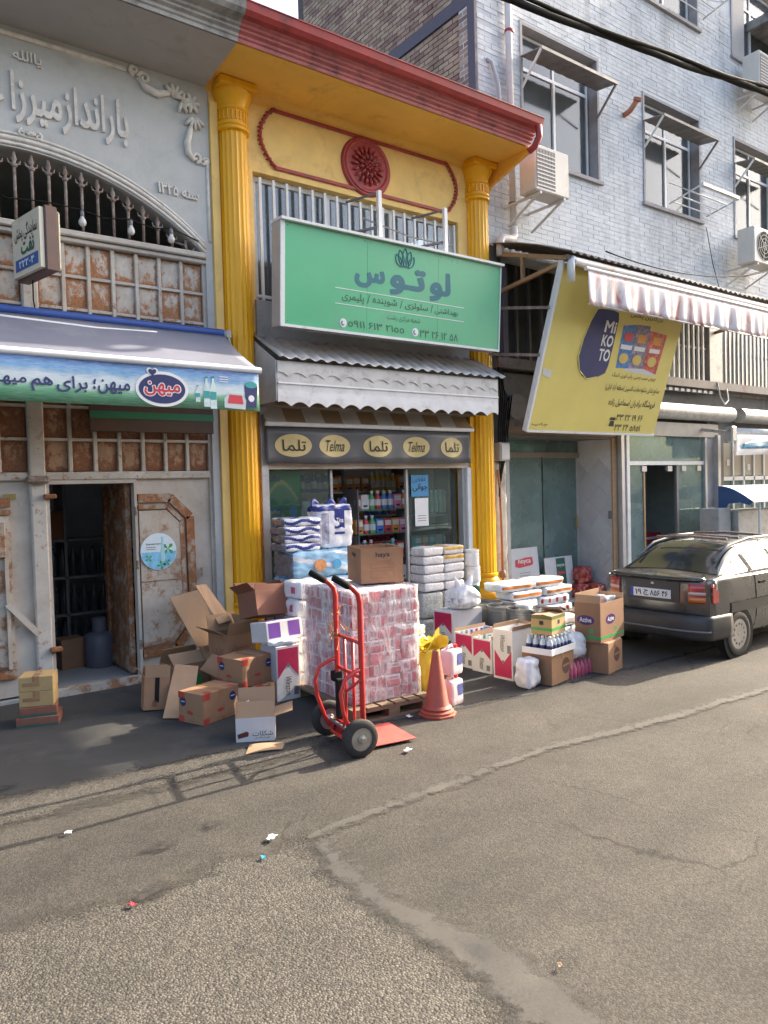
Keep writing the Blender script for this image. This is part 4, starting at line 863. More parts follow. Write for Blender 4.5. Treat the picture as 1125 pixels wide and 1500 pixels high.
# ================================================================ GREY BRICK BUILDING AND ITS SHOPS
def brick_mat(name, c0, c1, c2, rough=.85):
    m, nt, bs = _nt(name); co = _coord(nt, 'Object'); ge = nt.nodes.new('ShaderNodeNewGeometry'); oi = nt.nodes.new('ShaderNodeObjectInfo')
    a = nt.nodes.new('ShaderNodeMath'); a.operation = 'ADD'; nt.links.new(ge.outputs['Random Per Island'], a.inputs[0]); nt.links.new(oi.outputs['Random'], a.inputs[1])
    fr = nt.nodes.new('ShaderNodeMath'); fr.operation = 'FRACT'; nt.links.new(a.outputs[0], fr.inputs[0])
    c = _ramp(nt, fr.outputs[0], [(.0, c0), (.5, c1), (1.0, c2)])
    n = _noise(nt, 12, 6, .7, co).outputs[0]; c = _mix(nt, .35, c, _mix(nt, 1.0, c, _ramp(nt, n, [(.3, .55), (.7, 1.25)]), 'MULTIPLY'))
    gp_ = nt.nodes.new('ShaderNodeNewGeometry'); big = _noise(nt, .6, 6, .65, gp_.outputs['Position']).outputs[0]
    c = _mix(nt, 1.0, c, _ramp(nt, big, [(.3, (.74, .76, .79)), (.6, (1.05, 1.05, 1.05))]), 'MULTIPLY')
    ms = nt.nodes.new('ShaderNodeMapping'); ms.inputs['Scale'].default_value = (2.2, 2.2, .16); nt.links.new(gp_.outputs['Position'], ms.inputs['Vector']); stn = _noise(nt, 1.0, 6, .65, ms.outputs[0]).outputs[0]
    c = _mix(nt, 1.0, c, _ramp(nt, stn, [(.34, (.80, .80, .80)), (.52, (1.02, 1.02, 1.02))]), 'MULTIPLY')
    nt.links.new(c, bs.inputs['Base Color']); bs.inputs['Roughness'].default_value = rough; _bump(nt, bs, n, .25, .006); return m
M_gbrick = brick_mat('grey_facing_brick', (.605, .628, .652), (.645, .668, .69), (.685, .705, .722))
M_bbrick = brick_mat('buff_brick', (.26, .15, .125), (.42, .29, .20), (.50, .38, .27))
M_mortar = mat('grey_mortar', (.60, .63, .66), .9, var=.15, scale=3); M_mortar2 = mat('dark_mortar', (.10, .085, .075), .95, var=.2)
BX0, BX1, BZ0, BZ1, BY = 6.86, 16.5, 4.80, 10.8, 7.05
GB = thing('grey_building', 'tall pale grey brick building with hooded windows above the shops', 'building', (11, BY, 0)); BM = Matrix.Translation((-11, -BY, 0))
def gb(b, name, m, smooth=False, par=None): return b.build(name, m, GB if par is None else par, smooth, BM if par is None else None)
WINS = [(7.67, 9.34, 6.17, 7.95), (10.40, 12.03, 6.10, 7.80), (13.08, 14.7, 6.05, 7.78), (10.40, 12.03, 9.27, 10.8), (13.05, 14.9, 9.18, 10.8), (7.67, 9.34, 9.3, 10.8)]
def wall_pieces(x0, x1, z0, z1, wins):
    """rectangles that leave the openings free"""
    zs = sorted({z0, z1, *[w[2] for w in wins], *[min(w[3], z1) for w in wins]}); out = []
    for a, b in zip(zs, zs[1:]):
        cut = sorted([(w[0], w[1]) for w in wins if w[2] < (a+b)/2 < w[3]]); x = x0
        for c, d in cut: out.append((x, c, a, b)); x = d
        out.append((x, x1, a, b))
    return out
w = MB()
for x0, x1, z0, z1 in wall_pieces(BX0, BX1, BZ0, BZ1, WINS): w.box(x0, x1, BY+.002, BY+.30, z0, z1)
gb(w, 'wall', M_mortar)
def lay_bricks(x0, x1, z0, z1, wins, L, H, J, seed):
    rnd = random.Random(seed); out = []; row = 0; z = z0
    while z+H <= z1+.001:
        x = x0 - (L+J)*(.5 if row % 2 else 0) - .0; 
        segs = [(x0, x1)]
        for w_ in wins:
            if w_[2] < z+H and z < w_[3]:
                segs = [s for a, b in segs for s in ((a, min(b, w_[0])), (max(a, w_[1]), b)) if s[1]-s[0] > .02]
        while x < x1:
            ln = L
            for a, b in segs:
                p, q = max(a, x), min(b, x+ln)
                if q-p > .03: out.append((p, q, z))
            x += ln+J
        z += H+J; row += 1
    return out
def brick_wall(parent, bricks, H, place, mat_, depth, camxy, PM):
    """300 nearest bricks as parts, the rest as one piece"""
    def dist(b): c = place((b[0]+b[1])/2, b[2]); return (Vector(c)-Vector((0, 0, 1.75))).length
    bricks = sorted(bricks, key=dist); rnd = random.Random(3)
    unit = MB().cbox(-.5, .5, -.5, .5, -.5, .5, .04).mesh('brick', mat_)
    rest = MB()
    for i, (a, b, z) in enumerate(bricks):
        pr = rnd.uniform(-.002, .003)
        if i < 300: link('brick', unit, parent, PM @ place.mat((a+b)/2, z+H/2, pr) @ Matrix.Diagonal((b-a, depth, H, 1)))
        else:
            Q = place.mat((a+b)/2, z+H/2, pr) @ Matrix.Diagonal((b-a, depth, H, 1)); v0 = len(rest.v)
            bb = MB().box(-.5, .5, -.5, .5, -.5, .5); rest.add([Q @ Vector(p) for p in bb.v], [bb.f[2], bb.f[0], bb.f[1], bb.f[4], bb.f[5]])
    if rest.v: struct(rest.build('brick_courses', mat_, parent, False, PM), 'stuff')
class PlaceX:
    def __call__(s, x, z): return (x, BY, z)
    def mat(s, x, z, pr): return Matrix.Translation((x, BY-pr+.012, z))
def vis(b, z): return True
bk = [b for b in lay_bricks(BX0+.03, BX1, BZ0, BZ1-.9, WINS, .247, .060, .005, 1) if not (b[2] < 5.4 and b[0] < 6.9)]
brick_wall(GB, bk, .060, PlaceX(), M_gbrick, .03, None, BM)
# side wall of buff brick that shows above the yellow roof
sw = MB(); sw.box(BX0+.012, BX0+.3, BY+.3, 11.4, 5.4, BZ1); gb(sw, 'side_wall', M_mortar2)
SX = BX0
class PlaceY:
    def __call__(s, y, z): return (SX, y, z)
    def mat(s, y, z, pr): return Matrix.Translation((SX-pr+.012, y, z)) @ Matrix.Rotation(-pi/2, 4, 'Z')
ylim = lambda z: 11.3-.35*max(0, z-9.2)
bk = [b for b in lay_bricks(BY+.13, 11.2, 6.0, 10.3, [(BY+.1, 11.4, 7.92, 8.10)], .185, .056, .012, 2)]
brick_wall(GB, bk, .056, PlaceY(), M_bbrick, .03, None, BM)
M_beam = mat('purple_grey_steel', (.085, .065, .085), .6, var=.2)
gb(MB().box(SX-.012, SX+.02, BY+.12, 11.2, 7.925, 8.095), 'floor_beam', M_beam); gb(MB().box(SX-.016, SX+.02, BY-.005, BY+.125, 5.4, 10.3), 'corner_post', M_beam)

# windows
M_hood = mat('rusty_grey_hood', (.24, .23, .22), .6, metal=.2, var=.2, scale=8, dirt=(.12, .09, .07), dirt_amt=.4)
M_reveal = mat('grey_stone_reveal', (.34, .33, .34), .8, var=.15, scale=8, bump=.2)
M_drape = mat('pale_curtain', (.60, .58, .60), .9, var=.1, stretch=(8, 1, 1)); M_drape2 = mat('plum_curtain', (.30, .27, .31), .9, var=.15, stretch=(8, 1, 1))
def win(x0, x1, z0, z1, hood=True, split=.45, drape=True):
    b = MB(); d = .22
    b.box(x0-.001, x0+.04, BY-.02, BY+d, z0, z1); b.box(x1-.04, x1+.001, BY-.005, BY+d, z0, z1); b.box(x0+.04, x1-.04, BY-.005, BY+d, z1-.04, z1+.001); 
    wn_ = gb(b, 'window', M_reveal)
    MB().box(x0-.03, x1+.03, BY-.05, BY+d, z0-.05, z0+.001).build('sill', M_reveal, wn_)
    ys = BY+.16; zt = z0+(z1-z0)*.70; xm = x0+(x1-x0)*.5
    f = MB()
    f.box(x0+.04, x0+.075, ys-.02, ys+.02, z0, z1-.04); f.box(x1-.12, x1-.085, ys-.02, ys+.02, z0, z1-.04); f.box(x0+.075, x1-.12, ys-.02, ys+.02, z1-.09, z1-.055)
    f.box(x0+.075, x1-.12, ys-.02, ys+.02, zt, zt+.045); f.box(xm-.025, xm+.02, ys-.03, ys+.015, z0, zt); f.box(xm-.02, xm+.015, ys-.02, ys+.02, zt+.045, z1-.09); f.box(x0+.075, x1-.12, ys-.02, ys+.02, z0, z0+.04)
    f.build('frame', M_white, wn_)
    for a, b_, c, d_ in ((x0+.075, xm-.025, z0+.04, zt), (xm+.02, x1-.12, z0+.04, zt), (x0+.075, xm-.02, zt+.045, z1-.09), (xm+.015, x1-.12, zt+.045, z1-.09)):
        MB().box(a, b_, ys-.003, ys+.003, c, d_).build('pane', M_winglass, wn_)
    MB().slab(lambda u, v: (x0+.04+(xm-x0)*u, BY+.30+.02*sin(u*30), z0+(z1-z0)*v), 30, 1, (0, .004, 0)).build('curtain', M_drape, wn_)
    MB().slab(lambda u, v: (xm+(x1-xm)*(.02+.93*u), BY+.34+.02*sin(u*26), z0+(z1-z0)*v), 26, 1, (0, .004, 0)).build('curtain', M_drape2, wn_)
    if hood:
        b = MB(); zb = zt+.0
        b.slab(lambda u, v: (x0+.0+(x1-x0-.07)*u, BY-.02-.36*v, zb+.06-.05*v+.004*sin(u*50)), 40, 2, (0, 0, -.012)); b.build('hood', M_hood, wn_)
        MB().box(x0, x1-.07, BY-.385, BY-.375, zb-.015, zb+.025).build('hood_edge', M_hood, wn_)
        for x in (x0+.015, x1-.085): MB().beam((x, BY-.37, zb), (x, BY-.02, zb-.36), .025).build('hood_strut', M_white if x < xm else M_hood, wn_)
    return wn_
W1 = win(*WINS[0]); W2 = win(*WINS[1]); W3 = win(*WINS[2]); W4 = win(10.40, 12.03, 9.27, 10.75, False); W5 = win(13.05, 14.9, 9.18, 10.75, False); W6 = win(7.67, 9.34, 9.3, 10.75, False)
gb(MB().box(7.2, 15.5, BY+.6, BY+.7, 5.0, 10.8), 'inner_wall', M_room)
gb(MB().box(7.1, 15.5, BY+.3, BY+.6, 8.3, 8.5), 'inner_slab', M_room)
# lower right window panel and overhang at the top right
gb(MB().box(13.05, 13.55, BY+.02, BY+.06, 9.18, 10.7), 'shutter_board', mat('grey_board', (.40, .39, .38), .7, var=.1))
gb(MB().box(13.9, 17.5, 6.15, BY+.2, 9.95, 10.1), 'balcony_slab', M_concrete)
# drying racks on the sills
def rack(x0, x1, z, label):
    t = thing('drying_rack', label, 'rack', ((x0+x1)/2, BY-.05, z), 0, 'drying racks')
    w_ = (x1-x0)/2
    MB().beam((-w_, -.02, 0), (-w_, -.58, .12), .02).build('side_arm', M_white, t); MB().beam((w_, -.02, 0), (w_, -.58, .12), .02).build('side_arm', M_white, t)
    for k in range(4): y = -.10-.155*k; MB().cyl((-w_, y, -.02-.2*y), (w_, y, -.02-.2*y), .011, n=6).build('rail', M_white, t)
    MB().box(-w_, w_, -.60, -.56, .10, .15).build('front_rail', M_white, t)
    for s in (-1, 1): MB().beam((s*w_, -.40, .07), (s*w_, -.02, .33), .012).build('stay', M_white, t)
rack(11.0, 12.08, 6.17, 'white folding drying rack below the middle hooded window'); rack(10.95, 12.05, 9.42, 'white folding drying rack at the top edge of the facade')
# air conditioners on brackets
def bracketed(t, w_, d):
    for s in (-1, 1):
        MB().beam((s*w_*.7, -d, -.02), (s*w_*.7, d+.35, -.02), .03).build('bracket', M_pvc, t); MB().beam((s*w_*.7, -d*.6, -.03), (s*w_*.7, d+.3, -.28), .025).build('bracket', M_pvc, t)
t = ac_unit('grey white air conditioner beside the red gutter end', 7.23, 7.87, 6.42, 6.70, 5.42, 5.99, True, None); bracketed(t, .32, .14)
t = ac_unit('white air conditioner low on the right edge of the facade', 12.75, 13.6, 6.52, 6.82, 5.42, 6.02, False, None); bracketed(t, .42, .15)
t = ac_unit('air conditioner high on the facade below the balcony', 13.05, 13.9, 6.55, 6.85, 8.45, 9.05, True, None); bracketed(t, .42, .15)
# drainpipes
t = thing('drainpipe', 'white plastic drainpipe running down the grey facade', 'pipe', (7.40, 6.97, 5)); 
MB().cyl((0, 0, .12), (-.03, 0, 5.5), .045, n=14).build('pipe', M_pvc, t, True)
MB().tube([(0, 0, .14), (0, -.01, .03), (-.05, -.02, -.03), (-.14, -.03, -.045), (-.26, -.04, -.05), (-.30, -.045, -.10), (-.31, -.045, -.3)], .052, 12).build('elbow', M_pvc, t, True)
for z in (.42, 2.65): MB().lathe([(.05, 0), (.062, .005), (.062, .035), (.05, .04)], c=(-.005, 0, z), n=14).build('collar', M_iron if z < 1 else M_red, t)
t = thing('vent_pipe', 'thin grey plastic pipe curving down beside the drainpipe', 'pipe', (7.22, 6.98, 6.1)); MB().tube([(0, 0, 0), (0, 0, .5), (-.04, 0, .85), (-.12, .03, 1.1), (-.18, .07, 1.14)], .025, 10).build('pipe', mat('grey_pvc', (.42, .42, .43), .5), t, True)
t = thing('wall_outlet', 'short terracotta pipe stub sticking out of the grey facade', 'pipe', (9.93, 7.04, 7.30)); MB().tube([(0, 0, 0), (0, -.10, .02), (.03, -.16, .1), (.06, -.2, .17)], .04, 10).build('stub', mat('terracotta', (.40, .17, .10), .7), t, True); MB().lathe([(.05, 0), (.065, .01), (.065, .05), (.05, .055)], M=Matrix.Translation((.055, -.19, .14)) @ Matrix.Rotation(.4, 4, 'X'), n=12).build('collar', _MC['terracotta'], t)
# overhead cables
def catenary(a, b, sag, n=24, wob=0): return [Vector(a).lerp(Vector(b), i/n) + Vector((wob*sin(i*1.7), 0, -sag*4*(i/n)*(1-i/n)+wob*cos(i*2.3))) for i in range(n+1)]
t = thing('power_cable', 'thick bundle of black overhead cables crossing the grey facade', 'cable', (5.13, 5, 6.22))
for k, (dy, dz, r) in enumerate(((0, 0, .034), (.04, .03, .026), (-.03, .03, .022))):
    p = catenary((-2.2, dy, dz-.10), (8.4, dy, dz+1.08), .12, 40); p = [q+Vector((0, .016*sin(i*.9+k*2), .022*cos(i*.8+k*2.1))) for i, q in enumerate(p)]; MB().tube(p, r, 7).build('strand', M_black, t, True)
tag(MB().tube(catenary((7.9, 5.9, 4.62), (14, 6.6, 5.55), .25), .008, 6).build('wire', M_black, None, True), 'thin black wire just above the corrugated shed roof', 'wire')
tag(MB().tube([(12.1, 7.0, 6.0), (12.2, 6.95, 5.4), (12.35, 6.9, 4.9)], .006, 5).build('wire', M_black, None, True), 'thin dark wire hanging below the drying rack', 'wire')

# ================================================================ SHED ROOF, RECESS AND BILLBOARD
SR = thing('shed_roof', 'long rusty corrugated shed roof above the right shops', 'roof', (11, 6.4, 4.6)); SM = Matrix.Translation((-11, -6.4, -4.6))
fn, n = corr(7.0, 12.4, 7.02, 4.875, 5.74, 4.44, .13, .016, 5)
def fnn(u, v): p = fn(u, v); return (p[0], p[1], p[2]+.03*sin(pi*v)+.02*mnoise.noise(Vector((p[0], v, 3))))
MB().slab(fnn, n, 5, (0, 0, -.004)).build('corrugated_sheet', mat('rusty_sheet_iron', (.17, .155, .145), .7, metal=.15, var=.3, scale=5, dirt=(.10, .055, .035), dirt_amt=.5), SR, True, SM)
M_tan = mat('tan_timber', (.36, .23, .12), .7, var=.2, stretch=(1, 6, 6))
for x in (7.10, 9.9, 12.3):
    MB().beam((x, 6.98, 4.74), (x, 5.85, 4.40), .05).build('rafter', M_tan, SR, False, SM); MB().beam((x, 6.98, 4.25), (x, 5.95, 4.36), .045).build('brace', M_tan, SR, False, SM); MB().beam((x, 6.55, 4.32), (x, 6.55, 4.6), .04).build('strut', M_tan, SR, False, SM)
MB().beam((7.05, 5.83, 4.40), (12.35, 5.83, 4.40), .05).build('purlin', M_iron, SR, False, SM)
# mezzanine recess with window bars
RC = thing('mezzanine', 'dark barred mezzanine strip below the shed roof', 'mezzanine', (11, 7.2, 3.3)); RM = Matrix.Translation((-11, -7.2, -3.3))
def rc(b, name, m, sm=False): return b.build(name, m, RC, sm, RM)
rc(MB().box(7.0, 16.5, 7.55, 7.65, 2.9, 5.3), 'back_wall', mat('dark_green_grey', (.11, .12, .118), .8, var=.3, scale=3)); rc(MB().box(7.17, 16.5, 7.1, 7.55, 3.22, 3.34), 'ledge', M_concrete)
rc(MB().box(7.0, 16.5, 6.9, 7.1, 3.27, 3.40), 'beam', mat('worn_steel_beam', (.21, .19, .18), .6, var=.3, dirt=(.14, .05, .04), dirt_amt=.4))
x = 7.35
while x < 10.9: rc(MB().box(x-.02, x+.02, 7.38, 7.42, 3.36, 4.8), 'bar', M_steel); x += .26
rc(MB().box(11.0, 16.0, 7.3, 7.34, 3.4, 4.6), 'glazing', mat('dusty_glass', (.20, .24, .25), .3, var=.2))
x = 10.95
while x < 12.1: rc(MB().box(x-.018, x+.018, 7.0, 7.035, 3.40, 4.45), 'bar', M_white); x += .145
rc(MB().box(12.12, 12.5, 6.98, 7.3, 3.40, 4.5), 'panel', M_galv)
x = 12.62
while x < 14.4: rc(MB().box(x-.018, x+.018, 7.05, 7.085, 3.42, 4.45), 'bar', M_alu); x += .14
for z in (3.95,): rc(MB().box(10.9, 12.1, 7.036, 7.06, z, z+.03), 'bar_rail', M_white); rc(MB().box(12.5, 14.4, 7.086, 7.1, z, z+.03), 'bar_rail', M_alu)
for i in range(9): rc(MB().box(10.7+i*.17, 10.8+i*.17, 6.96, 7.0, 3.20, 3.245), 'vent_slot', M_white)
rc(MB().tube([(12.2, 6.9, 3.4), (12.22, 6.86, 3.15), (12.35, 6.85, 3.02), (12.48, 6.86, 3.1), (12.5, 6.9, 3.3)], .012, 6), 'loose_cable', M_paper, True)
# the dirty pillar between the yellow shop and the next one
PL = thing('pillar', 'peeling whitewashed pillar with cables beside the yellow column', 'pillar', (7.07, WY, 0)); PM_ = Matrix.Translation((-7.07, -WY, 0))
b = MB(); b.slab(lambda u, v: (6.965+.20*u+.01*mnoise.noise(Vector((u*2, v*9, 0))), WY-.02+.015*mnoise.noise(Vector((u*4, v*14, 5))), 2.05*v), 6, 30, (0, .3, 0)); b.build('lower_shaft', mat('peeling_whitewash', (.55, .52, .45), .9, var=.2, scale=5, bump=.5, bscale=14, dirt=(.22, .17, .13), dirt_amt=.35, dirt_scale=4), PL, True, PM_)
MB().box(6.96, 7.17, WY+.0, WY+.3, 2.05, 4.85).build('upper_shaft', mat('dark_grey_wall', (.10, .10, .095), .9, var=.3, scale=4, bump=.3), PL, False, PM_)  # upper shaft is a darker grey than the whitewashed lower one
MB().box(7.18, 7.27, WY-.02, WY+.06, 3.4, 4.6).build('steel_plate', mat('violet_grey_sheet', (.15, .145, .16), .6), PL, False, PM_)
t = thing('orange_pipe', 'thin rusty orange pipe up the whitewashed pillar', 'pipe', (7.015, 6.93, 0)); MB().tube([(0, 0, .5), (-.005, 0, 1.2), (-.02, 0, 1.7), (-.05, .0, 1.95)], .016, 8).build('pipe', mat('rust_orange', (.30, .13, .05), .7, var=.3), t, True); MB().lathe([(.0, -.05), (.04, -.03), (.045, .02), (.03, .06), (0, .07)], c=(0, 0, .58), n=10).build('valve', M_iron, t, True)
mb_ = thing('meter_box', 'small grey meter box high on the whitewashed pillar', 'box', (7.06, 6.95, 2.06)); MB().cbox(-.09, .09, -.07, .05, 0, .24, .008).build('case', M_band, mb_); MB().box(-.07, .07, -.078, -.071, .02, .22).build('lid', M_alu, mb_)
CT = thing('cable_tangle', 'tangle of black cables hanging down the pillar', 'cables', (7.03, 6.93, 1.6))
for k in range(6):
    z0 = 3.3-.2*k; MB().tube([(7.0+.04*k, 6.95, z0+.3), (7.02+.03*k, 6.9-.01*k, 2.9), (6.99+.035*k, 6.93, 2.45), (7.0+.03*k, 6.92, 2.1), (6.98+.02*k, 6.93, 1.6+.1*k)], .009, 5).build('strand', M_black, CT, True, Matrix.Translation((-7.03, -6.93, -1.6)))
# billboard that leans out over the pavement
LBB = Matrix.Translation((7.12, 6.55, 2.44)) @ Matrix.Rotation(atan2(.65, 1.99), 4, 'X')
BB = thing('billboard', 'large leaning yellow billboard with snack bags and Persian text', 'billboard', M=LBB)
M_bby = mat('yellow_vinyl', (.68, .575, .165), .5, var=.06, scale=2)
MB().cbox(0, 2.70, .0, .04, 0, 2.03, .005).build('board', M_bby, BB)
MB().cbox(-.045, .0, -.03, .05, -.02, 2.05, .008).build('side_frame', M_white, BB); MB().box(0, 2.70, -.012, .04, -.03, 0).build('bottom_frame', M_white, BB)
BT = lambda t, x0, x1, y0, y1, m=M_ink, **k: text(t, L0, x0, x1, y0, y1, m, BB, d=.003, **k)
BT('بزرگترین پخش', 1.50, 2.22, 1.55, 1.63, bold=.005); BT('چیپس سیب‌زمینی، پاپ کورن، اسنک'.replace('\u200c', ' '), 1.41, 2.40, .745, .83); BT('صنایع غذایی شکوه نجابت کاسپین (منطقه آزاد انزلی)', 1.33, 2.56, .56, .68, bold=.004); BT('فروشگاه برادران اسماعیل زاده', 1.48, 2.54, .36, .49, bold=.008)
BT('۳۳ ۲۲ ۱۹ ۶۶', 1.73, 2.33, .175, .265, bold=.01); BT('۳۳ ۲۴ ٥۸٥۱', 1.74, 2.33, .03, .125, bold=.01)
ph = MB(); ph.prism([(1.60, .09), (1.71, .09), (1.695, .165), (1.615, .165)], L0, .004); ph.prism([(1.59, .175), (1.72, .175), (1.71, .215), (1.60, .215)], L0, .004); ph.build('phone_symbol', M_ink, BB)
BT('چاپ', .06, .36, .05, .10)
sk = [(.80, 1.58), (.90, 1.595), (1.02, 1.60), (1.14, 1.60), (1.24, 1.585), (1.275, 1.50), (1.285, 1.2), (1.28, .90), (1.25, .80), (1.1, .735), (1.0, .71), (.9, .705), (.80, .735), (.72, .80), (.665, .88), (.64, .97), (.64, 1.08), (.66, 1.2), (.685, 1.32), (.72, 1.42), (.755, 1.51)]
MB().prism(sk[::-1], L0, .003).build('navy_panel_print', M_navy, BB)
MB().tube([(x, -.004, z) for x, z in ((.80, 1.58), (.72, 1.42), (.66, 1.2), (.64, .97), (.72, .80), (.9, .70), (1.1, .74))], .008, 5).build('outline_print', M_bby, BB)
for t_, z0, z1 in (('Mi', 1.32, 1.47), ('KO', 1.14, 1.29), ('TO', .95, 1.11)): text(t_, L0, 1.03, 1.26, z0, z1, M_paper, BB, d=.005, bold=.03)
BGS = [((1.45, .885), (1.40, 1.44), (1.66, 1.475), (1.74, .90), 'blue_bag_print', (.03, .16, .42)), ((1.72, .90), (1.67, 1.48), (1.98, 1.49), (2.06, .915), 'mixed_bag_print', (.16, .14, .22)), ((2.04, .92), (2.0, 1.43), (2.40, 1.405), (2.365, .86), 'red_bag_print', (.42, .06, .05))]
for i, (a, b_, c, d, nm, cl) in enumerate(BGS):
    m = mat(nm, cl, .45, var=.75, scale=22, dirt=tuple(min(1, q*2.2+.12) for q in cl), dirt_amt=.5, dirt_scale=14); bg_ = MB().prism([a, d, c, b_], L0, .003+.001*i).build('snack_bag_print', m, BB)
    cx = (a[0]+b_[0]+c[0]+d[0])/4; MB().prism(ellipse(cx, 1.02, .10, .07, 16), L0, .006).build('chips_print', mat('chips_print', (.60, .45, .12), .5), BB); rect(L0, cx-.12, cx+.12, 1.14, 1.20, .006).build('band_print', M_paper, BB); rect(L0, cx-.09, cx+.09, 1.25, 1.36, .006).build('band_print', M_redp if i == 0 else mat('orange_print', (.6, .25, .03), .5), BB)
MB().prism([(1.62, .86), (2.36, .825), (2.30, .885), (2.0, .93), (1.75, .92)], L0, .0025).build('arc_print', M_greycard, BB)
for z in (.93, 1.5): MB().beam((-.04, .02, z), (-.5+.1*z, .52, z-.1), .035).build('stay', M_iron, BB)
MB().prism([(.04, .78), (.22, .76), (.20, .66), (.06, .70)], L0, .004).build('torn_paper', M_greycard, BB)
# awning with faded red and white valance
RA = thing('faded_awning', 'rolled awning with crumpled faded red and white valance above the billboard', 'awning', (9, 5.8, 4.2)); AM2 = Matrix.Translation((-9, -5.8, -4.2))
MB().cyl((7.15, 5.80, 4.36), (12.35, 5.80, 4.36), .05, n=14).build('roller', M_pvc, RA, 40, AM2); MB().tube([(7.12, 5.81, 4.12), (7.11, 5.80, 4.34), (7.14, 5.80, 4.38), (7.2, 5.80, 4.36)], .045, 10).build('elbow', M_white, RA, True, AM2)
MB().cyl((7.25, 5.70, 4.265), (12.35, 5.70, 4.265), .026, n=12).build('front_bar', M_pvc, RA, 40, AM2)
def ra(u, v):
    x = 7.28+5.05*u; z = 4.25-.40*(1-v); k = (1-v)
    return (x, 5.69+.035*k*sin(x*11+2*sin(x*3))*(.6+.4*sin(x*5))+.015*sin(x*29)*k, z+.01*sin(x*9)*k)
def valmat():
    m, nt, bs = _nt('faded_red_white_print'); co = _coord(nt, 'Object', (1, 1, .35)); n = _noise(nt, 6, 5, .6, co, .6).outputs[0]; n2 = _noise(nt, 3, 3, .5, co).outputs[0]
    c = _ramp(nt, n, [(.30, (.42, .10, .09)), (.42, (.62, .38, .36)), (.55, (.70, .66, .65)), (.8, (.62, .55, .55))]); c = _mix(nt, _ramp(nt, n2, [(.70, 0.0), (.76, 1.0)]), c, (.05, .10, .22))
    nt.links.new(c, bs.inputs['Base Color']); bs.inputs['Roughness'].default_value = .35; return m
MB().slab(ra, 260, 6, (0, .004, 0)).build('valance', valmat(), RA, True, AM2)
MB().cyl((7.28, 5.69, 3.852), (12.33, 5.69, 3.852), .010, n=8).build('hem_rod', M_pvc, RA, True, AM2)

# ---- shop fronts at street level on the right
SH = thing('shop_row', 'row of glass shopfronts under the grey building', 'shopfront', (10, WY, 0)); SHM = Matrix.Translation((-10, -WY, 0))
def sh(b, name, m, sm=False): return b.build(name, m, SH, sm, SHM)
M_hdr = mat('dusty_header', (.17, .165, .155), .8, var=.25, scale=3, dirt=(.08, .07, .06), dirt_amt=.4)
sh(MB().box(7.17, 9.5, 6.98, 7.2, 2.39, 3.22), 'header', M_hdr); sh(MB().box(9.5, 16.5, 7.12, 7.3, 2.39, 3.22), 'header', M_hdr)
sh(MB().cyl((9.6, 6.95, 2.86), (12.68, 6.95, 2.86), .13, n=24), 'shutter_roll', M_galv, 40); sh(MB().cyl((12.98, 6.95, 2.86), (16.5, 6.95, 2.86), .13, n=24), 'shutter_roll', M_galv, 40)
sh(MB().box(9.6, 12.3, 6.95, 7.1, 2.46, 2.68), 'shutter_box', mat('beige_box', (.38, .35, .30), .7, var=.15)); sh(MB().cyl((7.38, 6.95, 2.78), (7.38, 7.1, 2.78), .17, n=20), 'vent_hood', M_steel, 40)
sh(MB().box(7.2, 9.5, 6.96, 6.979, 2.42, 2.52), 'sign_rail', M_wood)
# shop two: recessed glass, tiled reveal
sh(MB().box(7.19, 9.42, 7.60, 7.66, 2.14, 2.22), 'transom', mat('tan_transom', (.36, .32, .27), .6)); sh(MB().box(7.19, 9.42, 7.62, 7.63, 2.22, 2.40), 'transom_pane', M_glass)
sh(MB().box(7.19, 9.42, 7.2, 7.7, 2.40, 2.44), 'recess_ceiling', M_hdr)
sh(MB().box(7.25, 7.85, 7.64, 7.645, .03, 2.14), 'glass_pane', M_glass); sh(MB().box(7.86, 8.62, 7.66, 7.665, .03, 2.14), 'glass_pane', M_glass); sh(MB().box(8.63, 9.38, 7.64, 7.645, .03, 2.14), 'glass_pane', M_glass)
sh(MB().cyl((9.33, 7.60, 1.05), (9.33, 7.60, 1.25), .014), 'door_handle', mat('brass', (.45, .30, .10), .35, metal=.7))
sh(MB().box(7.19, 7.25, 7.0, 7.7, 0, 2.4), 'reveal', M_band)
wl_ = MB(); wl_.box(9.42, 9.50, 7.0, 7.7, 0, 2.40); sh(wl_, 'tiled_reveal', M_mortar)
M_tile = mat('pale_glazed_tile', (.50, .51, .53), .3, var=.05, scale=3, rnd=.05); dl = .30
import itertools
for i, j in itertools.product(range(-2, 6), range(-3, 10)):
    cy, cz = 7.02+(i+.5*(j % 2))*dl*1.414*.5*2, .0+j*dl*.707
    poly = [(cy-dl*.695, cz), (cy, cz-dl*.695), (cy+dl*.695, cz), (cy, cz+dl*.695)]
    def clip(P, f, val, ax, s):
        out = []
        for k in range(len(P)):
            a, b_ = P[k], P[(k+1) % len(P)]; ia, ib = s*(a[ax]-val) <= 0, s*(b_[ax]-val) <= 0
            if ia: out.append(a)
            if ia != ib: t_ = (val-a[ax])/(b_[ax]-a[ax]); out.append((a[0]+t_*(b_[0]-a[0]), a[1]+t_*(b_[1]-a[1])))
        return out
    for ax, val, s in ((0, 7.0, -1), (0, 7.62, 1), (1, .02, -1), (1, 2.39, 1)): 
        poly = clip(poly, None, val, ax, s) if len(poly) > 2 else []
    if len(poly) > 2: sh(MB().prism([(-y, z) for y, z in poly], frame((9.42, 0, 0), (0, -1, 0), (0, 0, 1)), .006), 'tile', M_tile)
sh(MB().box(9.40, 9.505, 6.97, 6.999, 0, 2.4), 'edge_trim', M_tan); sh(MB().cbox(9.39, 9.42, 6.98, 7.06, 1.2, 1.32, .006), 'switch_box', M_steel)
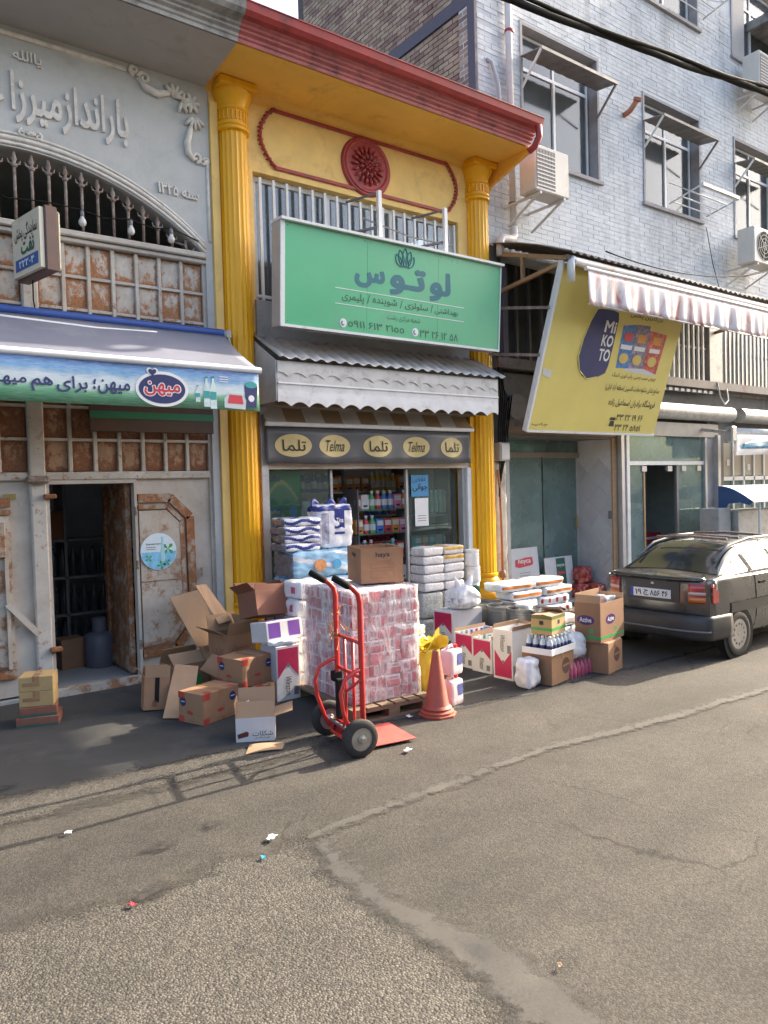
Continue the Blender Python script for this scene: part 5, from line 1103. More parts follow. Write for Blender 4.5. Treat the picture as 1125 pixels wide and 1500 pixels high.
sh(MB().box(9.53, 9.60, 6.90, 7.1, 0, 2.46), 'shutter_guide', M_alu); sh(MB().box(9.60, 9.74, 6.98, 7.1, 0, 2.46), 'stone_pier', M_reveal); sh(MB().box(9.74, 9.81, 6.96, 7.06, 0, 2.46), 'frame_post', M_white)
# shop three: framed glass front
sh(MB().box(9.81, 11.9, 6.98, 7.04, 2.0, 2.06), 'transom', M_white); sh(MB().box(11.9, 11.96, 6.96, 7.06, 0, 2.46), 'frame_post', M_alu); sh(MB().box(11.96, 12.2, 6.98, 7.1, 0, 2.46), 'stone_pier', M_reveal); sh(MB().box(12.2, 12.28, 6.9, 7.1, 0, 2.5), 'shutter_guide', M_alu)
sh(MB().box(9.81, 11.9, 7.005, 7.012, 2.06, 2.46), 'transom_pane', M_glass); sh(MB().box(9.81, 10.2, 7.005, 7.012, 0.03, 2.0), 'glass_pane', M_glass); sh(MB().box(11.15, 11.9, 7.005, 7.012, 0.03, 2.0), 'glass_pane', M_glass); sh(MB().box(10.2, 10.24, 6.99, 7.03, .03, 1.98), 'door_edge', M_tan); sh(MB().box(11.1, 11.15, 6.99, 7.03, .03, 1.98), 'door_edge', M_steel)
for x in (10.16, 10.85, 11.25, 11.7): sh(MB().box(x, x+.12, 6.985, 7.03, 1.90, 1.985), 'glass_clamp', M_alu)
# rooms behind
rm = MB(); rm.box(7.19, 12.2, 10.2, 10.3, 0, 3); rm.box(9.50, 9.6, 7.7, 10.2, 0, 3); rm.box(7.0, 7.19, 7.3, 10.2, 0, 3); rm.box(12.2, 12.3, 7.1, 10.2, 0, 3); rm.box(7.19, 12.2, 7.3, 10.2, 2.75, 2.85); sh(rm, 'room_wall', mat('shop_room_paint', (.52, .56, .53), .8)); sh(MB().box(7.19, 12.2, 7.2, 10.2, .0, .03), 'room_floor', M_band)
# shop four
sh(MB().box(12.28, 12.55, 7.0, 7.2, 0, 2.4), 'stone_pier', M_hdr); M_bei = mat('beige_panel', (.42, .37, .28), .7, var=.08)
for k in range(7):
    x = 12.57+k*.36; sh(MB().cbox(x, x+.32, 7.04, 7.07, 1.80, 2.38, .006), 'upper_panel', M_bei); sh(MB().box(x+.32, x+.36, 7.02, 7.1, 1.2, 2.4), 'mullion', M_white)
    sh(MB().box(x, x+.32, 7.05, 7.056, .1, 1.72), 'glass_pane', M_glass)
sh(MB().box(12.55, 15.1, 7.02, 7.1, 1.72, 1.79), 'transom', M_white); sh(MB().box(12.3, 15.5, 7.9, 8.0, 0, 2.5), 'room_wall', M_room)
for x, z in ((12.72, 1.98), (13.42, 1.9)): sh(MB().box(x, x+.09, 7.034, 7.04, z, z+.11), 'paper_note', M_paper)
WA = thing('white_awning', 'small rolled white awning with printed valance at the right edge', 'awning', (13.0, 6.4, 2.4)); WM = Matrix.Translation((-13, -6.4, -2.4))
MB().cyl((11.85, 6.45, 2.53), (15, 6.45, 2.53), .05, n=12).build('roller', M_white, WA, True, WM)
MB().slab(lambda u, v: (11.9+3*u, 6.43+.02*sin(u*22)*(1-v), 2.13+.06*u+.36*v), 40, 4, (0, .004, 0)).build('valance', mat('white_vinyl', (.72, .72, .72), .4, var=.05), WA, True, WM)
MB().slab(lambda u, v: (12.1+1.6*u, 6.415+.02*sin((u*1.6+.2)/3*22)*(1-v)-.002, 2.24+.16*v*sin(pi*(u*.8+.15))+.03*u), 20, 3, (0, .002, 0)).build('wave_print', mat('blue_wave_print', (.10, .28, .42), .4, var=.5, scale=5), WA, True, WM)
b = MB(); b.cbox(11.75, 11.9, 6.4, 6.52, 2.35, 2.6, .02); b.beam((11.8, 6.46, 2.5), (11.8, 7.05, 2.6), .05); b.build('end_bracket', M_galv, WA, False, WM)
# small blue kiosk canopy
KC = thing('kiosk', 'grey vending kiosk with curved blue and white canopy behind the car', 'kiosk', (11.2, 6.0, 0)); KM = Matrix.Translation((-11.2, -6.0, 0))
MB().cbox(10.92, 11.27, 6.18, 6.5, 0, 1.30, .01).build('side_cabinet', M_band, KC, False, KM); MB().cbox(11.34, 12.6, 6.1, 6.6, 0, 1.25, .01).build('cabinet', M_galv, KC, False, KM)
arcp = [(5.84+.56*t, 1.40+.24*sin(pi/2*t)) for t in [i/12 for i in range(13)]]
b = MB(); b.ext([(y, z+.002) for y, z in arcp]+[(y, z-.02) for y, z in arcp[::-1]], 11.32, 13.4); b.build('canopy', M_film, KC, True, KM)
b = MB(); pl = [(y, z) for y, z in arcp]+[(6.40, 1.20), (6.33, 1.20), (6.24, 1.36), (6.05, 1.38), (5.90, 1.34)]
n = len(pl); b.add([(11.3, y, z) for y, z in pl]+[(11.319, y, z) for y, z in pl], [tuple(range(n))[::-1], tuple(range(n, 2*n))]+[(i, (i+1) % n, n+(i+1) % n, n+i) for i in range(n)]); b.build('canopy_end', mat('blue_fibreglass', (.03, .09, .24), .4, var=.1), KC, False, KM)
for x in (11.6, 11.9, 12.2): MB().cyl((x, 5.9, 0), (x, 5.9, 1.40), .02, n=8).build('post', M_white, KC, False, KM)
# the lit fluorescent tube in the second shop
FT_ = thing('fluorescent_tube', 'lit fluorescent tube behind the transom of the second shop', 'lamp', (7.9, 7.95, 2.36)); mt_, nt_, bs_e = _nt('tube_light'); bs_e.inputs['Emission Color'].default_value = (.85, 1.0, .75, 1); bs_e.inputs['Emission Strength'].default_value = 3.0
MB().cyl((-.45, 0, 0), (.45, 0, 0), .02, n=10).build('tube', mt_, FT_, True); MB().box(-.5, .5, -.04, .04, .025, .06).build('batten', M_white, FT_)
# ---- the next building down the street, just outside the frame, plus a made-up sign board that shades the road
NB = thing('neighbour_building', 'next building down the street beyond the right edge', 'building', (20, 8, 0)); NM = Matrix.Translation((-20, -8, 0))
MB().box(16.7, 25, 7.0, 12, 0, 12.5).build('wall', mat('ochre_brick_wall', (.34, .25, .17), .9, var=.2), NB, False, NM)
for zz_ in (3.6, 6.6, 9.6):
    for k in range(4): MB().box(17.4+k*1.9, 18.5+k*1.9, 6.97, 7.0, zz_, zz_+1.5).build('window', M_winglass, NB, False, NM)
MB().box(16.7, 25, 6.7, 7.0, 12.3, 12.6).build('cornice', M_concrete, NB, False, NM)
PS = thing('shade_board', 'made-up sign board added out of view to shade the road', 'sign', (17.4, 5.42, 9.45)); MB().cbox(-.1, .1, -1.23, .25, 0, 1.8, .02).build('panel', M_white, PS)  # added out of view to keep sun off the ground before the gate
for z in (.2, 1.6): MB().beam((0, .25, z), (0, 1.58, z), .06).build('bracket', M_steel, PS)
# ---- the far side of the street, behind the camera: it shows only in the glass
for k, (x0, x1, h_, c_, lab) in enumerate(((-16, -6, 5.6, (.42, .38, .32), 'cream rendered house across the street, furthest left'), (-5.9, 2, 6.8, (.36, .31, .27), 'tan brick house across the street, second from the left'), (2.1, 9.5, 5.2, (.45, .44, .42), 'pale grey house across the street, third from the left'), (9.6, 19, 6.4, (.40, .34, .28), 'sand coloured house across the street, fourth from the left'), (19.1, 30, 5.4, (.42, .40, .36), 'light house across the street, furthest right'))):
    t = thing('opposite_house', lab, 'building', ((x0+x1)/2, -9, 0), 0, 'houses across the street'); w_ = (x1-x0)/2
    MB().box(-w_, w_, -5, 0, 0, h_).build('wall', mat('opposite_wall_%d' % k, c_, .85, var=.15), t); MB().box(-w_-.03, w_+.03, -5.1, .15, h_, h_+.12).build('roof_edge', M_concrete, t)
    n_ = int(w_*2/1.8)
    for f_ in range(1, int(h_/2.6)):
        for i in range(n_): x = -w_+.6+i*1.8; MB().box(x, x+.9, .0, .02, f_*2.5+.5, f_*2.5+1.9).build('window', mat('dark_pane', (.06, .07, .08), .15), t)
    for i in range(n_): x = -w_+.3+i*1.8; MB().box(x, x+1.5, .0, .03, .05, 2.1).build('shutter', M_galv if (i+k) % 3 else M_steel, t)
# ================================================================ PARKED CAR
CAR = thing('parked_car', 'dark grey hatchback parked with its rear towards us', 'car', (6.64, 4.485, 0))
M_cpaint = mat('dark_grey_car_paint', (.062, .062, .062), .28, metal=.3, var=.12, scale=3, coat=.9, dirt=(.14, .13, .115), dirt_amt=.25, dirt_scale=4)
M_bump = mat('grey_bumper_plastic', (.040, .039, .038), .45, var=.2, scale=5, dirt=(.09, .08, .07), dirt_amt=.3)
M_cglass = mat('dark_car_glass', (.035, .042, .040), .06, var=.1, spec=.8, coat=.5)
ST = [  # x, half width, top half width, belt z, top z, bottom z
 (.07, .585, .53, .765, .79, .24), (.14, .600, .55, .785, .805, .21), (.26, .606, .545, .795, .818, .2), (.36, .61, .525, .797, .865, .195), (.58, .614, .472, .80, .99, .19), (.80, .616, .442, .80, 1.075, .19), (.95, .617, .435, .80, 1.09, .19), (1.45, .617, .435, .80, 1.10, .19),
 (1.75, .617, .45, .79, 1.06, .19), (2.2, .612, .53, .775, .815, .19), (2.5, .60, .54, .73, .755, .2), (2.9, .57, .5, .63, .65, .22), (3.08, .50, .42, .45, .47, .26)]
def cr(P, t):
    """Catmull-Rom through rows of numbers"""
    n = len(P)-1; i = min(n-1, max(0, int(t))); f = t-i; g_ = lambda k: P[min(n, max(0, k))]
    return [.5*(2*b+(c-a)*f+(2*a-5*b+4*c-d)*f*f+(3*b-a-3*c+d)*f**3) for a, b, c, d in zip(g_(i-1), g_(i), g_(i+1), g_(i+2))]
def stx(x):
    for i in range(len(ST)-1):
        if ST[i][0] <= x <= ST[i+1][0]: return cr(ST, i+(x-ST[i][0])/(ST[i+1][0]-ST[i][0]))
    return list(ST[0] if x < ST[0][0] else ST[-1])
def cpt(x, t, off=0):
    _, w_, wt, zb, zt, z0 = stx(x); s = 1 if t >= 0 else -1; t = abs(t); gh = max(.0, zt-zb)
    pr = [(0, z0), (.82*w_, z0), (.965*w_, z0+.07), (w_, .43), (.99*w_, zb-.06), (.955*w_, zb), (wt+.015, zt-.10*min(1, gh/.2)*.9-.01), (wt*.86, zt-.012), (0, zt+.012)]
    y, z = cr(pr, min(t, 7.999)); e = .001
    y2, z2 = cr(pr, min(t+.05, 7.999)); y1, z1 = cr(pr, max(0, t-.05)); dy, dz = y2-y1, z2-z1; L = sqrt(dy*dy+dz*dz) or 1
    return (x, s*(y+off*dz/L), z-off*dy/L)
def cpatch(x0, x1, t0, t1, off, nu, nv): return MB().grid(lambda u, v: cpt(x0+(x1-x0)*u, t0+(t1-t0)*v, off), nu, nv)
b = MB(); NU, NT = 60, 32
for s in (1, -1): b.grid(lambda u, v, s=s: cpt(.07+3.01*u, s*8*v, 0), NU, NT)
b.add([cpt(3.08, t*.5) for t in range(-15, 16)], [tuple(range(31))]); b.add([cpt(.07, t*.5) for t in range(-15, 16)], [tuple(range(31))[::-1]])
b.build('body', M_cpaint, CAR, 40)
def rx(y): return .035+.105*(abs(y)/.6)**5
b = MB(); b.slab(lambda u, v: (rx(-.60+1.2*u)+.035*(1-v)*0-(.012*sin(pi*v)), -.60+1.2*u, .40+.385*v), 40, 8, (.06, 0, 0)); b.build('tailgate', M_cpaint, CAR, True)
MB().slab(lambda u, v: (rx(-.52+1.04*u)-.02+.05*v, -.52+1.04*u, .785+.018*sin(pi*v)), 24, 4, (.0, 0, -.02)).build('spoiler_lip', M_cpaint, CAR, True)
# bumper wraps round the corners
def bpath(s):
    a = abs(s); y = min(a, .72)/.72*.60; x = -.045+.10*(y/.6)**4
    if a > .72: k = (a-.72)/.28; x = .055+.30*k; y = .60+.025*sin(k*1.4)
    return x, (1 if s >= 0 else -1)*y
b = MB(); b.slab(lambda u, v: (bpath(2*u-1)[0]-.018*sin(pi*v)**.5*(1-max(0, abs(2*u-1)-.72)*3), bpath(2*u-1)[1]*(1+.02*sin(pi*v)), .205+.235*v), 60, 8, (.05, 0, 0)); bp = b.build('bumper', M_bump, CAR, True)
MB().slab(lambda u, v: (bpath(1.6*u-.8)[0]-.03, bpath(1.6*u-.8)[1]*1.015, .285+.018*v), 50, 1, (.01, 0, 0)).build('bumper_strip', M_steel, bp, True)
MB().prism(ellipse(-.52, .265, .022, .022, 14), frame((-.0, 0, 0), (0, -1, 0), (0, 0, 1)), .03).build('fog_spot', M_galv, bp) if False else None
MB().cyl((-.03, .0, .22), (.2, .0, .22), .022, n=10).build('exhaust', M_steel, CAR)
# lights
M_lred = mat('red_lens', (.38, .035, .03), .18, var=.15, coat=.6); M_lor = mat('amber_lens', (.55, .17, .03), .2, coat=.6)
for s in (1, -1):
    y0, y1 = (.395, .598) if s > 0 else (-.598, -.395)
    tl = MB(); tl.slab(lambda u, v: (rx(y0+(y1-y0)*u)-.026, y0+(y1-y0)*u, .555+.19*v), 10, 4, (.03, 0, 0)); L_ = tl.build('tail_light', M_lred, CAR, True)
    MB().slab(lambda u, v: (rx(y0+(y1-y0)*u)-.031, y0+(y1-y0)*u, .565+.05*v), 10, 2, (.004, 0, 0)).build('amber_lens', M_lor, L_, True)
    MB().slab(lambda u, v: (rx(y0+(y1-y0)*u)-.031, y0+(y1-y0)*u, .635+.03*v), 10, 1, (.004, 0, 0)).build('reverse_lens', mat('clear_lens', (.55, .42, .38), .2, coat=.5), L_, True)
    side = MB(); side.slab(lambda u, v: (.10+.10*u, s*.606, .565+.15*v*(1-.3*u)), 4, 2, (0, -s*.01, 0)); side.build('side_lens', M_lred, L_)
# number plate
MB().slab(lambda u, v: (rx(-.2)-.014-.003*sin(pi*v), -.30+.60*u, .545+.20*v), 10, 4, (.01, 0, 0)).build('plate_recess', M_bump, CAR)
FP = frame((.016, .02, .62), (0, -1, 0), (0, 0, 1))
npl = rect(FP, -.23, .23, -.042, .046, .006).build('number_plate', M_paper, CAR); rect(FP, -.23, -.195, -.042, .046, .008).build('plate_band', mat('plate_blue', (.02, .06, .35), .4), npl)
text('۱۹', FP, -.17, -.10, -.025, .03, M_ink, npl, d=.009, bold=.02); text('ج', FP, -.075, -.02, -.03, .03, M_ink, npl, d=.009, bold=.02); text('۸۵۶', FP, .0, .11, -.025, .03, M_ink, npl, d=.009, bold=.02); text('۴۶', FP, .135, .20, -.025, .03, M_ink, npl, d=.009, bold=.02)
MB().lathe([(0, .006), (.018, .006), (.02, 0)], M=frame((.026, 0, .715), (0, -1, 0), (0, 0, 1)), n=12).build('badge', M_alu, CAR)
text('CITROEN', FP, -.40, -.27, .10, .125, M_alu, CAR, d=.003) if False else None
# rear window and wiper
b = MB(); b.grid(lambda u, v: cpt(.30+.48*v, (6.55+1.449*(1-abs(2*u-1)))*(1 if u >= .5 else -1), .006), 20, 10); b.build('rear_window', M_cglass, CAR, True)
for s in (1, -1):
    for x0, x1, t0 in ((.56, .82, 5.18), (.88, 1.34, 5.12), (1.40, 1.86, 5.12)):
        b = MB(); b.grid(lambda u, v: cpt(x0+(x1-x0)*u, s*(t0+.80*v*(min(1, .35+u*2) if x0 < .6 else 1)), .005), 8, 4); b.build('side_window', M_cglass, CAR, True)
    for x in (.83, 1.37): MB().grid(lambda u, v: cpt(x-.025+.05*u, s*(5.1+.85*v), .007), 2, 4).build('pillar_trim', M_black, CAR, True)
    MB().grid(lambda u, v: cpt(.35+1.8*u, s*(4.97+.12*v), .006), 20, 1).build('window_trim', M_black, CAR, True)
    MB().grid(lambda u, v: cpt(.40+2.1*u, s*(3.05+.30*v), .010), 20, 1).build('side_moulding', M_bump, CAR, True)
    for x in (1.0, 1.5): MB().box(x-.06, x+.05, s*.612-.012, s*.612+.012, .68, .705).build('door_handle', M_black, CAR)
    for x in (.86, 1.40): MB().tube([cpt(x+.02*sin(t), s*(2+t*.75), .003) for t in range(5)], .003, 4).build('door_gap', M_black, CAR)
    MB().tube([cpt(.42, s*7.0, .05), cpt(.7, s*6.9, .05), cpt(1.1, s*6.85, .055), cpt(1.6, s*6.9, .05)], .014, 8).build('roof_rail', M_steel, CAR, True)
for x in (.72, .95, 1.45): MB().tube([(x, -.40, 1.135), (x, 0, 1.15), (x, .40, 1.135)], .014, 8).build('rack_bar', M_iron, CAR, True)
MB().grid(lambda u, v: cpt(1.78+.38*v, (6.5+1.49*(1-abs(2*u-1)))*(1 if u >= .5 else -1), .005), 16, 6).build('windscreen', M_cglass, CAR, True)
M_tyre = mat('tyre_rubber', (.025, .024, .023), .8, var=.2, scale=15, dirt=(.07, .06, .05), dirt_amt=.4); M_rim = mat('grey_hubcap', (.40, .38, .34), .45, metal=.4, var=.15, dirt=(.2, .16, .12), dirt_amt=.35)
for x in (.53, 2.52):
    for s in (1, -1):
        WMx = Matrix.Translation((x, s*.535, .22)) @ Matrix.Rotation(-s*pi/2, 4, 'X')
        MB().lathe([(.275, .062), (.275, .083), (.20, .083)], M=WMx, n=32, cap=False).build('wheel_arch', M_black, CAR)
        wh = MB().lathe([(.0, -.07), (.20, -.07), (.215, -.05), (.222, -.02), (.222, .06), (.212, .088), (.185, .095), (.148, .09), (.145, .05)], M=WMx, n=36, cap=False).build('wheel', M_tyre, CAR, 40)
        h = MB(); h.lathe([(.15, .088), (.145, .078), (.12, .085), (.06, .072), (.05, .085), (.0, .09)], M=WMx, n=32); h.build('hubcap', M_rim, wh, 30)
        for k in range(12): a_ = k*pi/6; MB().lathe([(.012, .082), (.012, .088), (0, .088)], M=WMx @ Matrix.Translation((.10*cos(a_), .10*sin(a_), 0)), n=8).build('hub_hole', M_black, wh)
# seats seen through the glass are not visible: the glass is dark

# ================================================================ HAND TRUCK
M_tred = mat('red_tube_paint', (.55, .035, .03), .35, var=.15, scale=14, coat=.3, dirt=(.25, .04, .03), dirt_amt=.25)
HT = thing('hand_truck', 'red steel hand truck with black grips standing in front of the pallet', 'hand truck', (2.82, 4.27, 0), radians(-9))
for s in (1, -1):
    y = s*.20
    MB().tube([(0, y, .06), (0, y, .5), (0, y, 1.0), (-.012, y, 1.06), (-.05, y, 1.10), (-.10, y, 1.13)], .019, 10).build('rail', M_tred, HT, True)
    MB().tube([(-.075, y, 1.115), (-.10, y, 1.13), (-.185, y, 1.18)], [.023, .025, .022], 10).build('grip', M_black, HT, True)
    MB().tube([(0, y, .56), (-.05, y*1.03, .55), (-.13, y*1.08, .51), (-.165, y*1.1, .42), (-.15, y*1.1, .30), (-.10, y*1.1, .16), (-.07, y*1.05, .09), (-.02, y, .075)], .014, 9).build('brace', M_tred, HT, True)
    WMx = Matrix.Translation((-.055, s*.262, .125)) @ Matrix.Rotation(-s*pi/2, 4, 'X')
    wh = MB().lathe([(.075, -.035), (.105, -.035), (.120, -.025), (.1255, 0), (.120, .025), (.105, .035), (.075, .035)], M=WMx, n=32, cap=False).build('wheel', M_tyre, HT, 35)
    hb = MB(); hb.lathe([(.078, .03), (.07, .018), (.05, .014), (.045, .024), (.03, .026), (.028, .04), (.014, .045), (.014, .055), (0, .055)], M=WMx, n=24); hb.lathe([(0, -.055), (.028, -.04), (.05, -.014), (.078, -.03)], M=WMx, n=24); hb.build('rim', mat('zinc_rim', (.42, .40, .36), .4, metal=.6, var=.2), wh, 30)
MB().cyl((-.055, -.272, .125), (-.055, .272, .125), .012, n=8).build('axle', M_steel, HT, True)
for z in (.73, .50, .13): MB().tube([(0, -.20, z), (0, .20, z)], .014, 9).build('crossbar', M_tred, HT, True)
MB().tube([(-.05, -.21, .09), (-.09, -.12, .075), (-.09, .12, .075), (-.05, .21, .09)], .012, 8).build('crossbar', M_tred, HT, True)
for y in (-.067, .067): MB().tube([(0, y, .73), (0, y, .09)], .011, 8).build('slat', M_tred, HT, True)
MB().tube([(.01, -.20, .50), (-.04, -.20, .47), (-.07, -.10, .40), (-.05, -.03, .18), (-.06, .0, .1)], .011, 8).build('brace', M_tred, HT, True)
MB().cbox(-.02, .40, -.20, .20, .022, .032, .003).build('toe_plate', mat('worn_red_plate', (.55, .10, .08), .5, var=.2, scale=9, dirt=(.30, .07, .05), dirt_amt=.3), HT)
MB().cbox(-.03, -.018, -.20, .20, .03, .14, .003).build('plate_back', M_tred, HT)
b = MB(); b.cbox(-.03, .02, .135, .185, .14, .42, .006); b.cbox(-.045, .03, .175, .225, .40, .47, .006); b.build('strap', M_black, HT)
tw_ = MB(); rnd = random.Random(5)
for k in range(16):
    p = [Vector((rnd.uniform(-.03, .03), .20+rnd.uniform(-.03, .03), .78+rnd.uniform(-.05, .09)))]
    for q in range(5): p.append(p[-1]+Vector((rnd.uniform(-.03, .03), rnd.uniform(-.05, .03), rnd.uniform(-.05, .05))))
    tw_.tube(p, .0025, 4)
tw_.tube([(0, .20, .84), (.0, .0, .80), (0, -.20, .81)], .003, 4)
tw_.build('twine', mat('orange_twine', (.55, .28, .10), .7), HT)

# ================================================================ CONE
tc = thing('traffic_cone', 'faded orange traffic cone beside the yellow bag', 'cone', (3.70, 4.39, 0), radians(15))
M_cone = mat('faded_orange_rubber', (.36, .085, .052), .55, var=.14, scale=6, dirt=(.24, .10, .075), dirt_amt=.45)
MB().lathe([(.098, .075), (.092, .085), (.025, .495), (.018, .50), (.018, .48)], n=32).build('cone', M_cone, tc, 40)
b = MB(); b.lathe([(.130, .02), (.130, .035), (.108, .045), (.113, .06), (.098, .078), (.0, .078)], n=32); b.lathe([(.15, .0), (.15, .014), (.125, .024), (0, .024)], n=8); b.build('base', M_cone, tc, 35)

# ================================================================ PALLET OF TOILET PAPER
def softbox(w_, d, h, r=.03, n=6, amp=.006, seed=0, mi=None, squash=0):
    b = MB(); hw, hd, hh = w_/2, d/2, h/2
    def pt(p):
        x, y, z = p[0]*hw, p[1]*hd, p[2]*hh; q = Vector((max(-hw+r, min(hw-r, x)), max(-hd+r, min(hd-r, y)), max(-hh+r, min(hh-r, z)))); v = Vector((x, y, z))-q
        o = q + (v.normalized()*r if v.length > 1e-9 else v)
        k = amp*mnoise.noise(Vector((o.x*13+seed*3.1, o.y*13, o.z*13+seed)))+amp*.6*mnoise.noise(Vector((o.x*31, o.y*31+seed, o.z*31)))
        nrm = Vector((x/hw, y/hd, z/hh)); o += nrm*k*(0 if o.z < -hh+.001 else 1); o.z += hh; 
        if squash and o.z > hh: o.z -= squash*(abs(o.x)/hw)**2*h
        return o
    for ax, s in ((0, -1), (0, 1), (1, -1), (1, 1), (2, -1), (2, 1)):
        v = []; 
        for j in range(n+1):
            for i in range(n+1):
                a, c = 2*i/n-1, 2*j/n-1; p = [0, 0, 0]; p[ax] = s; p[(ax+1) % 3] = a; p[(ax+2) % 3] = c; v.append(pt(p))
        b0 = len(b.v); b.v += [tuple(q) for q in v]
        for j in range(n):
            for i in range(n):
                f = (b0+j*(n+1)+i, b0+j*(n+1)+i+1, b0+(j+1)*(n+1)+i+1, b0+(j+1)*(n+1)+i)
                b.f.append(f if s > 0 else f[::-1]); b.m.append(mi(ax, s, (i+.5)/n, (j+.5)/n) if mi else 0)
    return b
pal = thing('pallet', 'dark wooden pallet under the toilet paper', 'pallet', (3.05, 4.58, 0), radians(-4))
for k in range(6): MB().box(k*.126, k*.126+.10, 0, 1.05, .092, .11).build('deck_board', M_wood, pal)
for y in (0, .475, .95): MB().box(.0, .73, y, y+.10, .0, .016).build('bottom_board', M_wood, pal); 
for y in (0, .475, .95):
    for x in (0, .315, .63): MB().box(x, x+.10, y, y+.10, .016, .076).build('block', M_wood, pal)
    MB().box(0, .73, y, y+.10, .076, .092).build('stringer', M_wood, pal)
M_tpw = mat('tissue_pack_white', (.70, .62, .64), .32, var=.06, scale=12); M_tpr = mat('tissue_pack_red', (.48, .115, .135), .32, var=.25, scale=14, rnd=.22); M_tpg = mat('tissue_pack_grey', (.38, .28, .30), .35, var=.45, scale=40)
def tpmi(kind):
    def f(ax, s, u, v):
        if ax == 2: return 0
        if ax == 1: u, v = v, u
        if s < 0: u = 1-u
        if kind == 0: return 1 if u < .5 and .06 < v < .94 else (2 if .58 < u < .9 and .3 < v < .72 else 0)
        if kind == 1: return 1 if (u < .36 or u > .72) and .06 < v < .94 else (2 if .42 < u < .66 and .2 < v < .8 else 0)
        if kind == 2: return 1 if .1 < v < .9 and u > .3 else (2 if u < .24 and .25 < v < .75 else 0)
        return (1 if v < .55 and .05 < u < .95 else (2 if .6 < v < .85 and .15 < u < .8 else 0))
    return f
PKM = [softbox(.1448, .200, .0952, .010, 11, .003, s, tpmi(s % 4)).mesh('tissue_pack', [M_tpw, M_tpr, M_tpg], True) for s in range(6)]
PW = Matrix.Translation((3.13, 4.68, .11)) @ Matrix.Rotation(radians(-4), 4, 'Z'); rnd = random.Random(11)
for k in range(9):
    for i in range(4):
        for j in range(4):
            if not (i == 0 or j == 0 or k == 8 or i == 3): continue
            o = link('tissue_pack', rnd.choice(PKM), None, PW @ Matrix.Translation((.0725+.1455*i+rnd.uniform(-.008, .008)+(.012 if k > 5 else 0), .1+.2005*j+rnd.uniform(-.008, .008), .0955*k)) @ Matrix.Rotation(rnd.uniform(-.03, .03)+(pi if rnd.random() < .5 else 0), 4, 'Z'))
            O_ = ('bottom', 'second', 'third', 'fourth', 'fifth', 'sixth', 'seventh', 'eighth', 'top'); N_ = ('first', 'second', 'third', 'fourth')
            ps_ = '%s from front corner, street side of pallet' % N_[i] if j == 0 else ('%s from front corner, left side of pallet' % N_[j] if i == 0 else ('%s from the street, right side of pallet' % N_[j] if i == 3 else 'middle of pallet, column %s, %s row from the street' % (N_[i], N_[j]) if 0 else 'inner, %s row from the street, %s column of pallet' % (N_[j], N_[i])))
            tag(o, 'toilet paper pack, %s layer, %s' % (O_[k], ps_), 'tissue pack', 'toilet paper packs on the pallet')
b = MB()
def wrap(u, v):
    a = u*4; s = int(min(3, a)); f = a-s; X0, X1, Y0, Y1 = -.012, .60, -.012, .815
    c = [(X0, Y0), (X1, Y0), (X1, Y1), (X0, Y1), (X0, Y0)]; x = c[s][0]+(c[s+1][0]-c[s][0])*f; y = c[s][1]+(c[s+1][1]-c[s][1])*f
    n_ = .006+.012*mnoise.noise(Vector((x*9, y*9, v*14)))+.006*mnoise.noise(Vector((x*30, y*30, v*9))); ox = -1 if s == 3 else (1 if s == 1 else 0); oy = -1 if s == 0 else (1 if s == 2 else 0)
    return (x+ox*n_, y+oy*n_, .01+.865*v)
b.grid(wrap, 96, 40); b.slab if False else None
sw_ = b.build('stretch_wrap', M_clear, None, True, PW); tag(sw_, 'clear stretch wrap round the pallet of toilet paper', 'plastic wrap')

